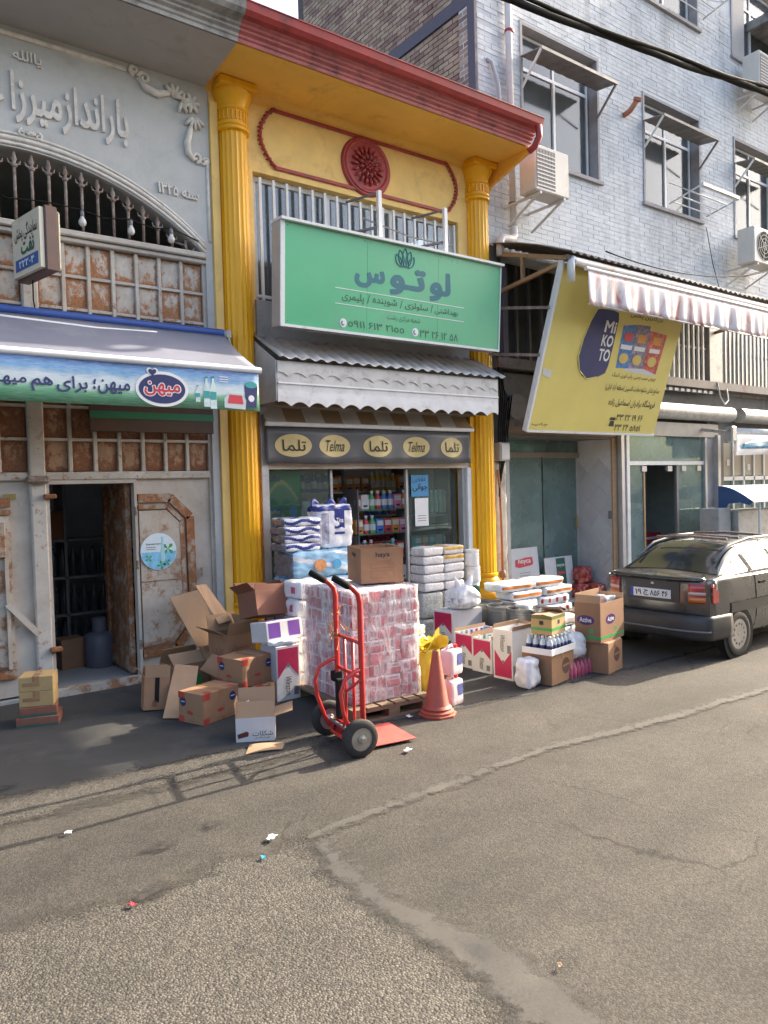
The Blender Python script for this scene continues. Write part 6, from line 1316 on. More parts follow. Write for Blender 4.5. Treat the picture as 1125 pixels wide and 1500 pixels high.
# ================================================================ CARTONS
def rotm(x, y, z, rz, rx_=0, ry=0): return Matrix.Translation((x, y, z)) @ Matrix.Rotation(radians(rz), 4, 'Z') @ Matrix.Rotation(radians(rx_), 4, 'X') @ Matrix.Rotation(radians(ry), 4, 'Y')
TH = .005
def carton(label, M, w_, d, h, m=None, inside=None, flaps=None, tape=None, cat='box', group=None, name='carton', tape_mat=None):
    """flaps: None = closed; else dict side -> angle (0 = shut, 90 = upright, 180+ = folded out)"""
    m = m or M_card; inside = inside or M_cardin; t = thing(name, label, cat, M=M, group=group); hw, hd = w_/2, d/2
    if flaps is None:
        MB().cbox(-hw, hw, -hd, hd, 0, h, .004).build('body', m, t)
        MB().box(-.002, .002, -hd+.004, hd-.004, h-.0015, h+.0005).build('flap_seam', M_carddk, t)
        if tape is not None:
            q = MB(); q.box(-.025, .025, -hd-.001, hd+.001, h+.0008, h+.0018); q.box(-.025, .025, -hd-.0015, -hd-.0005, h-.06, h+.0018); q.build('tape', tape_mat or mat('brown_tape', (.36, .20, .10), .3), t)
    else:
        b = MB(); b.box(-hw, hw, -hd, -hd+TH, 0, h, 0); b.box(-hw, hw, hd-TH, hd, 0, h, 0); b.box(-hw, -hw+TH, -hd+TH, hd-TH, 0, h, 0); b.box(hw-TH, hw, -hd+TH, hd-TH, 0, h, 0); b.box(-hw+TH, hw-TH, -hd+TH, hd-TH, 0, TH, 0)
        b.build('body', m, t)
        for sd, ang in flaps.items():
            if isinstance(ang, tuple): ang, fl = ang
            else: fl = (d if sd in 'fb' else w_)*.48
            a_ = radians(ang)
            ln = (w_ if sd in 'fb' else d)-.004; bx = MB().box(-ln/2, ln/2, 0, fl, -TH, 0)   # hinge along local x, flap reaches +y when shut
            base = {'f': Matrix.Translation((0, -hd, h)), 'b': Matrix.Translation((0, hd, h)) @ Matrix.Rotation(pi, 4, 'Z'), 'l': Matrix.Translation((-hw, 0, h)) @ Matrix.Rotation(-pi/2, 4, 'Z'), 'r': Matrix.Translation((hw, 0, h)) @ Matrix.Rotation(pi/2, 4, 'Z')}[sd]
            bx.build('flap', inside, t, M=base @ Matrix.Rotation(a_, 4, 'X'))
    return t, hw, hd, h
def face(side, hw, hd): return {'f': frame((0, -hd, 0)), 'r': frame((hw, 0, 0), (0, 1, 0), (0, 0, 1)), 'l': frame((-hw, 0, 0), (0, -1, 0), (0, 0, 1)), 'b': frame((0, hd, 0), (-1, 0, 0), (0, 0, 1))}[side]
def pprint(t, F, poly, m, name='print', d=.0012): return MB().prism(poly, F, d).build(name, m, t)
M_rtape = mat('red_print_tape', (.42, .06, .045), .5, var=.2, scale=20)
# brown cartons with red tape and a dark seal
def sealed(label, M, w_, d, h, sides='fl'):
    t, hw, hd, _ = carton(label, M, w_, d, h, tape=1, group='brown cartons with red tape')
    for sd, half in (('f', hw), ('l', hd)):
        F = face(sd, hw, hd); s = 1 if sd == 'f' else -1
        pprint(t, F, ellipse(half*.62*s, h*.68, .032, .036, 20), M_navy, 'seal_print'); pprint(t, F, [(half*.62*s-.02, h*.67), (half*.62*s+.02, h*.67), (half*.62*s+.02, h*.70), (half*.62*s-.02, h*.70)], M_greycard, 'seal_print', .0018)
        pprint(t, F, [(-half, 0.0), (-half+.06, 0.0), (-half+.06, .05), (-half, .05)], M_rtape, 'red_corner_tape'); pprint(t, F, ellipse(-.01, h*.35, .035, .014, 14), M_rtape, 'stamp_print'); pprint(t, F, [(-half, h-.05), (-half+.07, h-.05), (-half+.07, h), (-half, h)], M_rtape, 'red_corner_tape')
        text('محصولات', F, -half*.3, half*.6, h*.06, h*.14, M_carddk, t, d=.001)
    for x in (-.3, .3): MB().box(hw*x*2.2-.03, hw*x*2.2+.03, -hd, -hd+.05, h+.0005, h+.0015).build('red_corner_tape', M_rtape, t)
    return t
sealed('sealed brown carton lying lowest and nearest of the carton heap', rotm(2.33, 5.52, 0, 20), .38, .27, .235)
sealed('lower brown carton half hidden beneath another sealed carton', rotm(2.86, 5.66, 0, 6), .34, .30, .175)
sealed('sealed brown carton stacked on top of another carton', rotm(2.74, 5.70, .176, 16), .36, .30, .225)
# white open carton
t, hw, hd, h = carton('small white carton with open flaps nearest to the road', rotm(2.40, 4.86, 0, -30), .27, .24, .17, M_greycard, M_cardin, {'f': 62, 'b': (112, .15), 'r': (165, .13), 'l': (95, .10)})
F = face('f', hw, hd); pprint(t, F, [(-.12, .025), (-.05, .04), (-.045, .065), (-.06, .075), (-.125, .055)], mat('maroon_print', (.12, .025, .02), .6), 'wafer_print'); text('شکلات', F, -.02, .12, .04, .075, M_ink, t, d=.001); text('ویفر', F, -.01, .10, .02, .035, M_carddk, t, d=.001)
q = MB(); q.slab(lambda u, v: (-.13+.08*u, -.05+.13*v, .185+.05*u+.01*sin(v*8)), 4, 4, (0, 0, .002)); q.build('white_label', M_paper, t); MB().prism(ellipse(.0, 0, .02, .035, 12), Matrix.Translation((-.09, .01, .215)) @ Matrix.Rotation(-.5, 4, 'Y'), .002).build('label_print', M_ink, t)
tag(softbox(.05, .04, .025, .01, 5, .008, 4).build('crumpled_tissue', M_film, None, True, rotm(2.60, 4.80, .155, 20)), 'crumpled white tissue on the flap of the white carton', 'tissue')
# torn cardboard sheet in front
b = MB(); b.slab(lambda u, v: (-.15+.24*u+.06*v, -.09+.15*v-.03*u, .012+.012*sin(u*2.5+v)), 8, 6, (0, 0, -.004)); tag(b.build('cardboard_sheet', M_cardin, None, False, rotm(2.33, 4.60, ground_z(2.33, 4.6), -15)), 'torn loose cardboard sheet lying in the sun on the road', 'cardboard')
# small half-crushed carton at the left of the heap
t, hw, hd, h = carton('small crushed carton with black tape beside the wicket door', rotm(2.08, 6.05, 0, -12, -8, 5), .20, .20, .26, M_card, M_cardin, {'f': (100, .09), 'b': (60, .1), 'l': (130, .09), 'r': (35, .1)})
F = face('f', hw, hd); pprint(t, F, [(-.018, .06), (.018, .06), (.018, .255), (-.018, .255)], M_black, 'black_tape'); pprint(t, F, [(-.04, .03), (0, .02), (.01, .07), (-.03, .08)], M_carddk, 'stain_print')
# flattened sheets
def sheet(label, P, m=M_card, th=.006, nm='cardboard_sheet', fold=0):
    P = [Vector(p) for p in P]; n = (P[1]-P[0]).cross(P[3]-P[0]).normalized()*th
    f = lambda u, v: (P[0]*(1-u)*(1-v)+P[1]*u*(1-v)+P[2]*u*v+P[3]*(1-u)*v)+n.normalized()*(fold*sin(pi*u)*sin(pi*v)+.004*mnoise.noise(Vector((u*3, v*3, P[0].x))))
    return tag(MB().slab(f, 8, 8, n).build(nm, m, None), label, 'cardboard')
sheet('flattened cardboard sheet propped on the ground beside the crushed carton', [(2.02, 5.70, .01), (2.19, 5.55, .01), (2.44, 5.98, .30), (2.27, 6.06, .33)], M_cardin)
sheet('large flattened carton leaning on the rusty gate leaf', [(2.62, 6.45, .36), (2.86, 6.50, .30), (2.86, 6.86, .83), (2.53, 6.84, .78)], M_cardin, fold=.02)
sheet('folded lower half of the leaning flattened carton', [(2.66, 6.22, .20), (2.78, 6.15, .30), (2.86, 6.46, .36), (2.63, 6.43, .37)], M_card)
sheet('narrow pale cardboard flap standing at the top of the heap', [(2.79, 6.34, .56), (2.93, 6.36, .58), (2.80, 6.62, .90), (2.69, 6.60, .90)], M_cardin)
sheet('small cardboard flap sticking out low from the heap', [(2.62, 5.88, .16), (2.76, 5.84, .30), (2.62, 6.1, .36), (2.50, 6.1, .24)], M_card)
t, hw, hd, h = carton('tall open carton with printed sides in the middle of the heap', rotm(2.86, 6.22, 0, 8), .30, .30, .50, M_card, M_cardin, {'f': (118, .13), 'r': (70, .15), 'b': (100, .15), 'l': (150, .14)})
F = face('f', hw, hd); text('محصول', F, -.10, .10, .36, .42, M_carddk, t, d=.001, bold=.02); F = face('l', hw, hd); text('کارتن', F, -.10, .10, .30, .38, M_carddk, t, d=.001, bold=.02)
t, hw, hd, h = carton('low carton with red and green print behind the heap', rotm(2.50, 6.45, 0, 5), .34, .28, .26, M_card, M_cardin, {'f': 40, 'b': 60})
F = face('f', hw, hd); pprint(t, F, ellipse(-.05, .18, .05, .03, 14), M_redp, 'red_print'); pprint(t, F, [(-.02, .08), (.10, .06), (.08, .16), (0, .15)], _MC['leaf_green'], 'green_print'); 
# reddish carton on its side, on top of the white box with purple print
t, hw, hd, h = carton('reddish brown open carton tilted back at the top of the heap', rotm(3.07, 5.98, .645, 12, -14, 5), .35, .26, .22, M_carddk, M_carddk, {'f': (100, .05), 'l': (140, .10), 'r': (60, .10), 'b': (105, .11)})
t, hw, hd, h = carton('white box with two purple panels on the carton heap', rotm(3.05, 5.72, .475, 4, -8, 0), .35, .26, .17, M_greycard, None, None)
for sx in (-1, 1): 
    F = face('f', hw, hd); pprint(t, F, [(sx*.04, .03), (sx*.155, .03), (sx*.155, .155), (sx*.04, .155)][::sx], mat('purple_print', (.14, .05, .30), .45, var=.1), 'purple_panel')
    MB().box(min(sx*.04, sx*.155), max(sx*.04, sx*.155), -.11, .10, .1705, .1715).build('purple_panel', _MC['purple_print'], t)
# cigarette-type cartons: white with red chevron
M_crim = mat('crimson_print', (.50, .02, .09), .5, var=.12, scale=10); M_cwhite = mat('white_carton', (.68, .67, .66), .6, var=.06, scale=7)
def chev(label, M, w_, d, h, up=True, flaps=None, word=True, grey=True, wordside='l'):
    t, hw, hd, _ = carton(label, M, w_, d, h, M_cwhite, M_cardin, flaps, group=None); 
    for sd, half in (('l', hd), ('f', hw)):
        if sd not in wordside: continue
        F = face(sd, hw, hd); e = half*.86; a, b_ = (h*.95, h*.42) if up else (h*.05, h*.58)
        pl = [(-e, a), (e, a), (e, b_), (0, b_+(h*.26 if up else -h*.26)), (-e, b_)]
        pprint(t, F, pl if not up else pl[::-1], M_crim, 'chevron_print'); pprint(t, F, ellipse(0, (b_+(h*.22 if up else -h*.22)), half*.12, half*.12, 14), M_steel, 'crest_print', .0018)
        z0, z1 = (h*.08, h*.46) if up else (h*.54, h*.92)
        text('Winston', F, -h*.17, h*.17, (z0+z1)/2-half*.24, (z0+z1)/2+half*.24, M_ink, t, d=.0015, rot=-pi/2, bold=.01, slant=.2)
        pprint(t, F, [(half*.45, z0), (half*.8, z0), (half*.8, z0+h*.16), (half*.45, z0+h*.16)], M_steel, 'barcode_print')
    if grey:
        F = face('f', hw, hd) if 'l' in wordside else face('l', hw, hd); pprint(t, F, [(-hw, 0), (hw, 0), (hw, h), (-hw, h)] if 'l' in wordside else [(-hd, 0), (hd, 0), (hd, h), (-hd, h)], mat('grey_side_print', (.42, .42, .45), .6, var=.06), 'grey_side', .0008)
    return t
chev('white carton with red chevron standing left of the pallet', rotm(3.03, 5.64, 0, 2), .23, .25, .46, True, wordside='f')
tag(softbox(.27, .20, .045, .02, 12, .012, 9).build('plastic_bag', M_film, None, True, rotm(3.03, 5.62, .462, 0)), 'crumpled white plastic bag lying on the red chevron carton left of the pallet', 'bag')
chev('white carton with red chevron under the knotted white bag', rotm(5.52, 6.16, 0, 4), .46, .30, .41, True)
chev('open white carton with red chevron, first of the low pair', rotm(5.10, 5.38, 0, 3), .44, .25, .33, True, {'f': (85, .03), 'b': (95, .03)})
chev('open white carton with red chevron, second of the low pair', rotm(5.08, 5.11, 0, 3), .44, .25, .32, True, {'f': (85, .03), 'b': (95, .03)}, wordside='l')
chev('tall white carton with upside-down red chevron at the front of the row', rotm(5.00, 4.80, 0, 5), .36, .225, .45, False, {'f': (105, .04), 'b': (80, .04), 'r': (100, .03)})
# bottles in the open cartons
rnd = random.Random(4); BOTC = [mat('bottle_cap_%s' % n_, c, .4) for n_, c in (('teal', (.03, .22, .25)), ('red', (.45, .04, .05)), ('blue', (.05, .12, .4)), ('amber', (.25, .12, .03)), ('white', (.6, .6, .6)))]
btl = MB().lathe([(.028, 0), (.03, .01), (.03, .12), (.022, .15), (.012, .17), (.012, .2), (0, .2)], n=12)
for bx, by, zz in ((5.10, 5.38, .145), (5.08, 5.11, .135)):
    for i in range(6):
        for j in range(3):
            m = rnd.choice(BOTC); o = link('bottle', btl.mesh('bottle', m, 35), None, Matrix.Translation((bx-.17+.068*i, by-.07+.07*j, zz+rnd.uniform(-.02, .01)))); tag(o, 'small bottle packed upright in an open red chevron carton', 'bottle', 'bottles in the open cartons')
# open box on the pallet
t, hw, hd, h = carton('open brown carton standing on top of the toilet paper', rotm(3.65, 5.09, .985, -18), .36, .40, .285, M_card, M_cardin, {})
for sd, half in (('f', hw), ('l', hd)):
    F = face(sd, hw, hd); text('haya', F, -.055, .065, .20, .25, M_ink, t, d=.001, bold=.02); text('بهداشتی', F, -.05, .07, .165, .185, M_carddk, t, d=.001)
    for z0, z1 in ((.12, .155), (.04, .10)):
        q = MB(); x0, x1 = -half*.55, half*.55
        for a_ in ((x0, x1, z0, z0+.003), (x0, x1, z1-.003, z1), (x0, x0+.003, z0, z1), (x1-.003, x1, z0, z1)): q.prism([(a_[0], a_[2]), (a_[1], a_[2]), (a_[1], a_[3]), (a_[0], a_[3])], F, .001)
        q.build('frame_print', M_carddk, t)
# stack of four small boxes at the far left
M_tanbox = mat('tan_box', (.44, .30, .13), .7, var=.1, scale=8); M_redbox = mat('red_brown_box', (.22, .085, .055), .7, var=.25, scale=10); M_grbox = mat('green_edge', (.03, .10, .08), .6)
z = 0
for k, (w_, d, h, m, lab, rz) in enumerate(((.30, .26, .075, M_redbox, 'flat red brown box at the bottom of the small stack by the gate', -20), (.26, .24, .075, M_redbox, 'flat red brown box second from the bottom by the gate', -16), (.245, .22, .115, M_tanbox, 'tan box second from the top of the small stack by the gate', -22), (.245, .22, .115, M_tanbox, 'sunlit tan box on top of the small stack by the gate', -22))):
    t, hw, hd, h = carton(lab, rotm(1.26, 6.30, z, rz), w_, d, h, m, tape=1 if k > 1 else None, group='small boxes by the gate'); z += h+.001
    F = face('f', hw, hd)
    if k < 2: pprint(t, F, [(-hw, 0), (hw, 0), (hw, .02), (-hw, .02)], M_grbox, 'green_edge'); pprint(t, F, [(-.1, .03), (.06, .03), (.06, .055), (-.1, .055)], M_carddk, 'print_band')
    else: pprint(t, F, [(-hw*.8, h*.35), (hw*.2, h*.35), (hw*.2, h*.6), (-hw*.8, h*.6)], M_card, 'print_band')
# brown box with bottles and carton at the right end
def spot(t, F, cx, cz, r): pprint(t, F, ellipse(cx, cz, r, r*1.1, 20), mat('brown_print', (.10, .045, .03), .6), 'round_print'); pprint(t, F, [(cx-r*.8, cz-r*.15), (cx+r*.8, cz+.0), (cx+r*.8, cz+r*.3), (cx-r*.8, cz+r*.15)], M_card, 'round_print', .0018)
t, hw, hd, h = carton('brown carton with dark round prints under the shrink-wrapped bottles', rotm(5.12, 4.52, 0, 10), .38, .30, .265, tape=1); spot(t, face('f', hw, hd), .05, .14, .065); spot(t, face('l', hw, hd), -.04, .15, .055)
tr_ = thing('bottle_tray', 'white tray of shrink-wrapped bottles on the brown carton', 'tray', M=rotm(5.11, 4.50, .267, 10))
b = MB(); b.box(-.20, .20, -.15, .15, 0, .006); b.box(-.20, .20, -.15, -.145, .006, .055); b.box(-.20, .20, .145, .15, .006, .055); b.box(-.20, -.195, -.145, .145, .006, .055); b.box(.195, .20, -.145, .145, .006, .055); b.build('tray', M_paper, tr_)
M_bpet = mat('clear_pet', (.55, .60, .64), .12, var=.1, coat=.4); bt = MB().lathe([(.026, 0), (.028, .01), (.028, .09), (.02, .115), (.011, .13), (.011, .15), (0, .15)], n=12).mesh('bottle', M_bpet, 35); lbm = MB().lathe([(.0285, .035), (.0285, .075)], n=12).mesh('label', M_navy, True); cpm = MB().lathe([(.013, .135), (.013, .153), (0, .153)], n=10).mesh('cap', M_paper, True)
for i in range(6):
    for j in range(4):
        Mx = rotm(5.11, 4.50, .273, 10) @ Matrix.Translation((-.155+.062*i, -.105+.07*j, 0)); o = link('water_bottle', bt, None, Mx); tag(o, 'small clear bottle with blue label in the white tray', 'bottle', 'shrink-wrapped bottles on the tray'); link('label', lbm, o); link('cap', cpm, o)
t, hw, hd, h = carton('small tan and green carton on top of the bottles', rotm(5.11, 4.50, .430, 14), .26, .20, .165, M_tanbox, M_cardin, {'f': 8, 'b': 5, 'r': (30, .09)})
for sd, half in (('f', hw), ('l', hd)): F = face(sd, hw, hd); pprint(t, F, [(-half, .035), (half, .035), (half, .062), (-half, .062)], _MC['leaf_green'], 'green_band'); pprint(t, F, [(-half, .135), (half, .135), (half, .165), (-half, .165)], mat('olive_print', (.12, .14, .04), .6), 'olive_band'); pprint(t, F, [(-.02, .085), (.02, .085), (.02, .12), (-.02, .12)], M_ink, 'mark_print')
t, hw, hd, h = carton('lower narrow brown carton under the tall open carton', rotm(5.76, 4.40, 0, 12), .30, .22, .285, tape=1); spot(t, face('f', hw, hd), .03, .16, .06)
t, hw, hd, h = carton('tall open brown carton with purple oval print at the right end', rotm(5.79, 4.47, .287, 10), .46, .26, .36, M_card, M_cardin, {'b': (85, .08), 'l': (80, .07), 'r': (95, .05)})
for sd, half in (('l', hd), ('f', hw)): 
    F = face(sd, hw, hd); pprint(t, F, [(-half, .03), (half, .03), (half, .055), (-half, .055)], _MC['leaf_green'], 'green_band'); cx = -half*.15
    pprint(t, F, ellipse(cx, .20, min(.09, half*.7), .045, 24), mat('violet_print', (.06, .02, .14), .5), 'oval_print'); text('Active', F, cx-.06, cx+.06, .18, .225, M_paper, t, d=.002, bold=.02); pprint(t, F, ellipse(half*.3, .10, .02, .025, 12), _MC['leaf_green'], 'leaf_print')
tag(softbox(.16, .14, .08, .03, 7, .03, 2).build('tissue_bundle', M_film, None, True, rotm(5.85, 4.47, .60, 0)), 'white plastic bundle sticking out of the tall open carton', 'bundle')

# ================================================================ BAGS, JUGS, BUCKETS, PACKS
tag(softbox(.21, .16, .25, .05, 14, .012, 5).build('plastic_bag', M_film, None, True, rotm(4.80, 4.47, 0, 14)), 'square white plastic bag on the road in front of the cartons', 'bag')
t = thing('knotted_bag', 'knotted white plastic bag on the grey carton', 'bag', (5.55, 6.10, .412)); softbox(.36, .28, .26, .09, 16, .02, 8, squash=.25).build('body', M_film, t, True)
for s in (-1, 1): MB().tube([(s*.05, 0, .22), (s*.10, -.02, .30), (s*.13, -.01, .36)], [.05, .03, .008], 8).build('handle', M_film, t, True)
t = thing('knotted_bag', 'white plastic bag of packs on the pink bottle pack', 'bag', (5.42, 4.53, .14)); softbox(.30, .24, .24, .09, 16, .014, 12).build('body', M_film, t, True); MB().tube([(0, 0, .22), (.02, 0, .27), (.05, -.01, .31)], [.04, .015, .006], 8).build('handle', M_film, t, True)
pk = thing('bottle_pack', 'pink shrink-wrapped bottle pack lying under the white bag', 'bottle pack', M=rotm(5.42, 4.50, 0, 6)); M_pinkb = mat('pink_bottles', (.48, .10, .17), .2, var=.3, scale=16, coat=.5)
for i in range(6):
    for j in range(3): MB().lathe([(.026, 0), (.028, .01), (.028, .09), (.015, .12), (.012, .135), (0, .135)], c=(-.155+.062*i, -.08+.075*j, 0), n=10).build('bottle', M_pinkb, pk, 35)
for i in range(3): tag(softbox(.30, .22, .10, .03, 7, .008, i+20).build('white_pack', M_film, None, True, rotm(5.66, 4.84, .17+.105*i, 8)), 'shrink-wrapped white pack behind the tall open carton, %s of three' % ('lowest', 'middle', 'uppermost')[i], 'pack', 'white packs behind the open carton')
tag(softbox(.34, .26, .165, .02, 5, .004, 31).build('white_pack', M_greycard, None, True, rotm(5.66, 4.84, 0, 8)), 'grey white pack at the bottom behind the tall open carton', 'pack')
# yellow bag
M_ybag = mat('yellow_plastic_bag', (.74, .58, .045), .35, var=.08, scale=6, bump=.3, bscale=12)
yb_ = thing('yellow_bag', 'bulging yellow plastic bag tied at the top beside the cone', 'bag', (3.92, 4.80, 0)); 
b = MB(); b.lathe([(.0, 0), (.10, .005), (.135, .05), (.15, .15), (.155, .26), (.145, .34), (.12, .39), (.13, .42)], n=36, rmod=lambda a: 1+.05*sin(a*5)+.03*sin(a*11)); b.v = [(x+.012*mnoise.noise(Vector((x*9, y*9, z*12))), y+.012*mnoise.noise(Vector((x*9, y*9+4, z*12))), z) for x, y, z in b.v]; b.build('body', M_ybag, yb_, True)
def ytop(u, v):
    a = 2*pi*u; r = .115-.05*sin(pi*min(1, v*1.6))+.10*max(0, v-.45)*(1+.7*sin(5*a)); z = .37+.13*v+.045*v*sin(4*a+1)+.02*sin(9*a)*v
    n_ = .03*v*mnoise.noise(Vector((cos(a)*4, sin(a)*4, v*5))); return ((r+n_)*cos(a), (r+n_)*sin(a), z+n_)
b = MB(); b.slab(ytop, 64, 9, (0, 0, -.003)); b.build('gathered_top', M_ybag, yb_, True)
for k in range(3): MB().slab(lambda u, v, k=k: (.03*cos(2.1*k)+(.02+.09*v)*cos(2.1*k+.9*(u-.5)*(1+v)), .03*sin(2.1*k)+(.02+.09*v)*sin(2.1*k+.9*(u-.5)*(1+v)), .42+.11*v-.05*v*v+.015*sin(u*9+k)), 10, 6, (0, 0, -.003)).build('bag_handle', M_ybag, yb_, True)
# stacked jugs of pink liquid
M_jug = mat('pinkish_translucent_jug', (.70, .55, .56), .35, var=.06, scale=4); M_jlab = mat('blue_label', (.10, .12, .32), .45, var=.5, scale=25)
for k in range(2):
    j = thing('jug', ('plastic jug of pink liquid at the bottom behind the cone', 'plastic jug of pink liquid stacked on top behind the cone')[k], 'jug', (3.97, 4.52, .245*k), radians(12), 'pink jugs'); softbox(.165, .12, .205, .022, 8, .002, k).build('body', M_jug, j, True)
    MB().lathe([(.024, .2), (.024, .232), (.0, .232)], c=(.045, 0, 0), n=14).build('cap', M_redp, j, 35); MB().tube([(-.055, 0, .19), (-.055, 0, .225), (.0, 0, .232), (.025, 0, .205)], .012, 8).build('handle', M_jug, j, True)
    rect(frame((0, -.0605, .05)), .0, .065, .03, .12).build('label', M_jlab, j)
# small yellow and white sponge packs behind
for k in range(3): tag(softbox(.20, .18, .085, .02, 6, .004, k+40, lambda ax, s, u, v: 1 if ax < 2 and .3 < (v if ax == 0 else u) < .7 and int((u if ax == 0 else v)*6) % 2 else 0).build('soap_pack', [M_film, mat('dotted_pack_print', (.62, .42, .10), .4, var=.4, scale=30)], None, True, rotm(4.02, 5.10, .30+.088*k, 3)), 'white soap pack with yellow dots right of the pallet, %s of three' % ('lowest', 'middle', 'uppermost')[k], 'pack', 'soap packs by the pallet')
t, hw, hd, h = carton('plain carton under the dotted soap packs', rotm(4.02, 5.12, 0, 3), .24, .22, .298, M_greycard)
# buckets
M_pail = mat('grey_plastic_pail', (.20, .205, .205), .35, metal=.35, var=.15, scale=4)
for k, (x, y, lab) in enumerate(((6.02, 6.22, 'grey bucket furthest back in the row'), (6.00, 5.92, 'grey bucket second from the back of the row'), (6.02, 5.64, 'grey bucket third from the back, with a white rag on it'), (6.10, 5.36, 'grey bucket at the front of the row'))):
    t = thing('bucket', lab, 'bucket', (x, y, 0), 0, 'grey buckets'); MB().lathe([(.0, 0), (.155, 0), (.165, .02), (.185, .40), (.195, .405), (.195, .42), (.18, .42), (.15, .05), (0, .05)], n=32).build('body', M_pail, t, 40); MB().lathe([(.186, .36), (.192, .365), (.192, .38), (.186, .385)], n=32).build('rim_band', M_pail, t, 40)
tag(softbox(.22, .16, .05, .02, 7, .02, 55).build('rag', M_film, None, True, rotm(6.03, 5.62, .418, 20)), 'white rag lying over a grey bucket', 'rag')
# long packs with orange print on a crate
for k in range(8):
    row, cl = divmod(k, 2); m2 = [M_film, mat('orange_pack_print', (.62, .22, .06), .35, var=.2, scale=12), mat('crimson_pack_print', (.45, .04, .06), .35, var=.3, scale=12)]
    tag(softbox(.52, .32, .105, .035, 12, .008, k+60, (lambda ax, s, u, v: (1 if ax == 1 and .35 < u < .7 else 0)) if row > 1 else (lambda ax, s, u, v: 2 if ax == 1 and .25 < u < .8 and int(v*12) % 3 == 0 else 0)).build('tissue_roll_pack', m2, None, True, rotm(6.62+.56*cl+.03*row*(-1 if row % 2 else 1), 6.30+.02*row, .16+.108*row, -2+3*(k % 3))), 'long white tissue pack behind the buckets, %s row, %s one' % (('bottom', 'second', 'third', 'top')[row], ('left', 'right')[cl]), 'pack', 'long packs behind the buckets')
t, hw, hd, h = carton('low carton under the long tissue packs', rotm(6.90, 6.32, 0, 0), 1.15, .30, .158, M_card)
# white and grey patterned pack wall by the right column
M_pat = mat('grey_patterned_pack', (.42, .44, .43), .4, var=.45, scale=45); M_pat2 = mat('white_patterned_pack', (.66, .64, .64), .35, var=.22, scale=38); M_gold = mat('gold_print', (.55, .33, .06), .35, var=.4, scale=20)
for k in range(5):
    for i in range(2):
        tag(softbox(.30, .26, .098, .025, 8, .006, k*2+i+80, lambda ax, s, u, v: 1 if (ax == 1 and u > .45 and k > 2 and i == 1) or (ax == 2 and k == 4 and i == 1 and u < .3) else 0).build('paper_towel_pack', [M_pat2, M_gold], None, True, rotm(5.40+.305*i, 6.52, .585+.099*k, 2*(-1)**k)), 'white patterned paper pack by the right column, %s layer, %s one' % (('bottom', 'second', 'middle', 'fourth', 'top')[k], ('left', 'right')[i]), 'pack', 'white packs by the right column')
for k in range(2):
    for i in range(2): tag(softbox(.31, .28, .285, .03, 8, .004, k*2+i+95).build('patterned_bundle', M_pat, None, True, rotm(5.37+.32*i, 6.53, .29*k, 0)), 'grey patterned bundle under the white packs, %s %s one' % (('lower', 'upper')[k], ('left', 'right')[i]), 'bundle', 'grey patterned bundles')
for k in range(5): 
    t = thing('plastic_jar', 'white plastic jar against the right yellow column, %s of five' % ('lowest', 'second', 'third', 'fourth', 'uppermost')[k], 'jar', (6.16+.015*(k % 2), 6.60, .02+.195*k), 0, 'white jars'); MB().lathe([(0, 0), (.085, 0), (.09, .01), (.09, .15), (.08, .16)], n=20).build('body', M_film if k != 2 else M_dgreen, t, 35); MB().lathe([(.088, .16), (.088, .19), (0, .19)], n=20).build('lid', M_paper, t, 35)
# pink tissue stack left of the pallet
M_pkp = mat('pink_dot_print', (.50, .10, .16), .35, var=.3, scale=20)
for k in range(6): tag(softbox(.30, .30, .155, .035, 10, .01, k+110, lambda ax, s, u, v: 1 if ax < 2 and .25 < u < .5 and .3 < v < .7 else (1 if ax == 2 and s > 0 and k == 5 and .2 < u < .35 and .2 < v < .4 else 0)).build('tissue_bale', [M_film, M_pkp], None, True, rotm(3.40+.012*(k % 2), 5.86, .002+.158*k, 3*(k % 3))), 'soft white tissue bale with pink print left of the pallet, %s of six' % ('lowest', 'second', 'third', 'fourth', 'fifth', 'uppermost')[k], 'tissue bale', 'tissue bales')
# nappy packs against the shop window
M_nbl = mat('light_blue_pack', (.30, .52, .70), .3, var=.3, scale=5, bump=.1, bscale=14); M_nnv = mat('navy_pack', (.03, .045, .22), .3, var=.15, scale=8); M_nwh = mat('white_glossy_pack', (.72, .72, .76), .25, var=.08, scale=8, bump=.12, bscale=16); M_dkst = mat('grey_pack_side', (.16, .16, .20), .35, var=.45, scale=18, stretch=(1, 1, 5))
zz = 0
for k, (h, mats, lab, fn) in enumerate(((.30, [M_nbl, M_nwh, M_dkst], 'large light blue nappy pack at the bottom of the window pile', None), (.30, [M_nbl, M_nwh, M_dkst], 'large light blue nappy pack second from the bottom of the window pile', None), (.28, [M_nbl, M_nwh, M_dkst], 'light blue nappy pack with white stripes just under the dark packs', None), (.27, [M_nbl, M_nwh, M_dkst], 'top light blue nappy pack with orange print', None))):
    f_ = lambda ax, s, u, v: (2 if ax == 0 else (1 if ax == 1 and abs(u*1.4+v-1.1) < .12 else (1 if ax == 1 and abs(u*1.4+v-1.9) < .1 else 0)))
    o = tag(softbox(.86, .40, h-.005, .05, 26, .014, k+130, f_).build('nappy_pack', mats, None, True, rotm(4.02+.02*(k % 2), 6.62, zz, -1+2*(k % 2))), lab, 'nappy pack', 'nappy packs by the window')
    if k > 1: MB().prism(ellipse(-.12, h*.45, .07, .06, 16), frame((0, -.217, 0)), .003).build('orange_print', mat('orange_face_print', (.62, .28, .12), .4, var=.3, scale=30), o); MB().prism(ellipse(.08, h*.45, .05, .05, 16), frame((0, -.217, 0)), .003).build('blue_print', mat('cyan_print', (.08, .35, .60), .4), o)
    zz += h
zz = 1.15
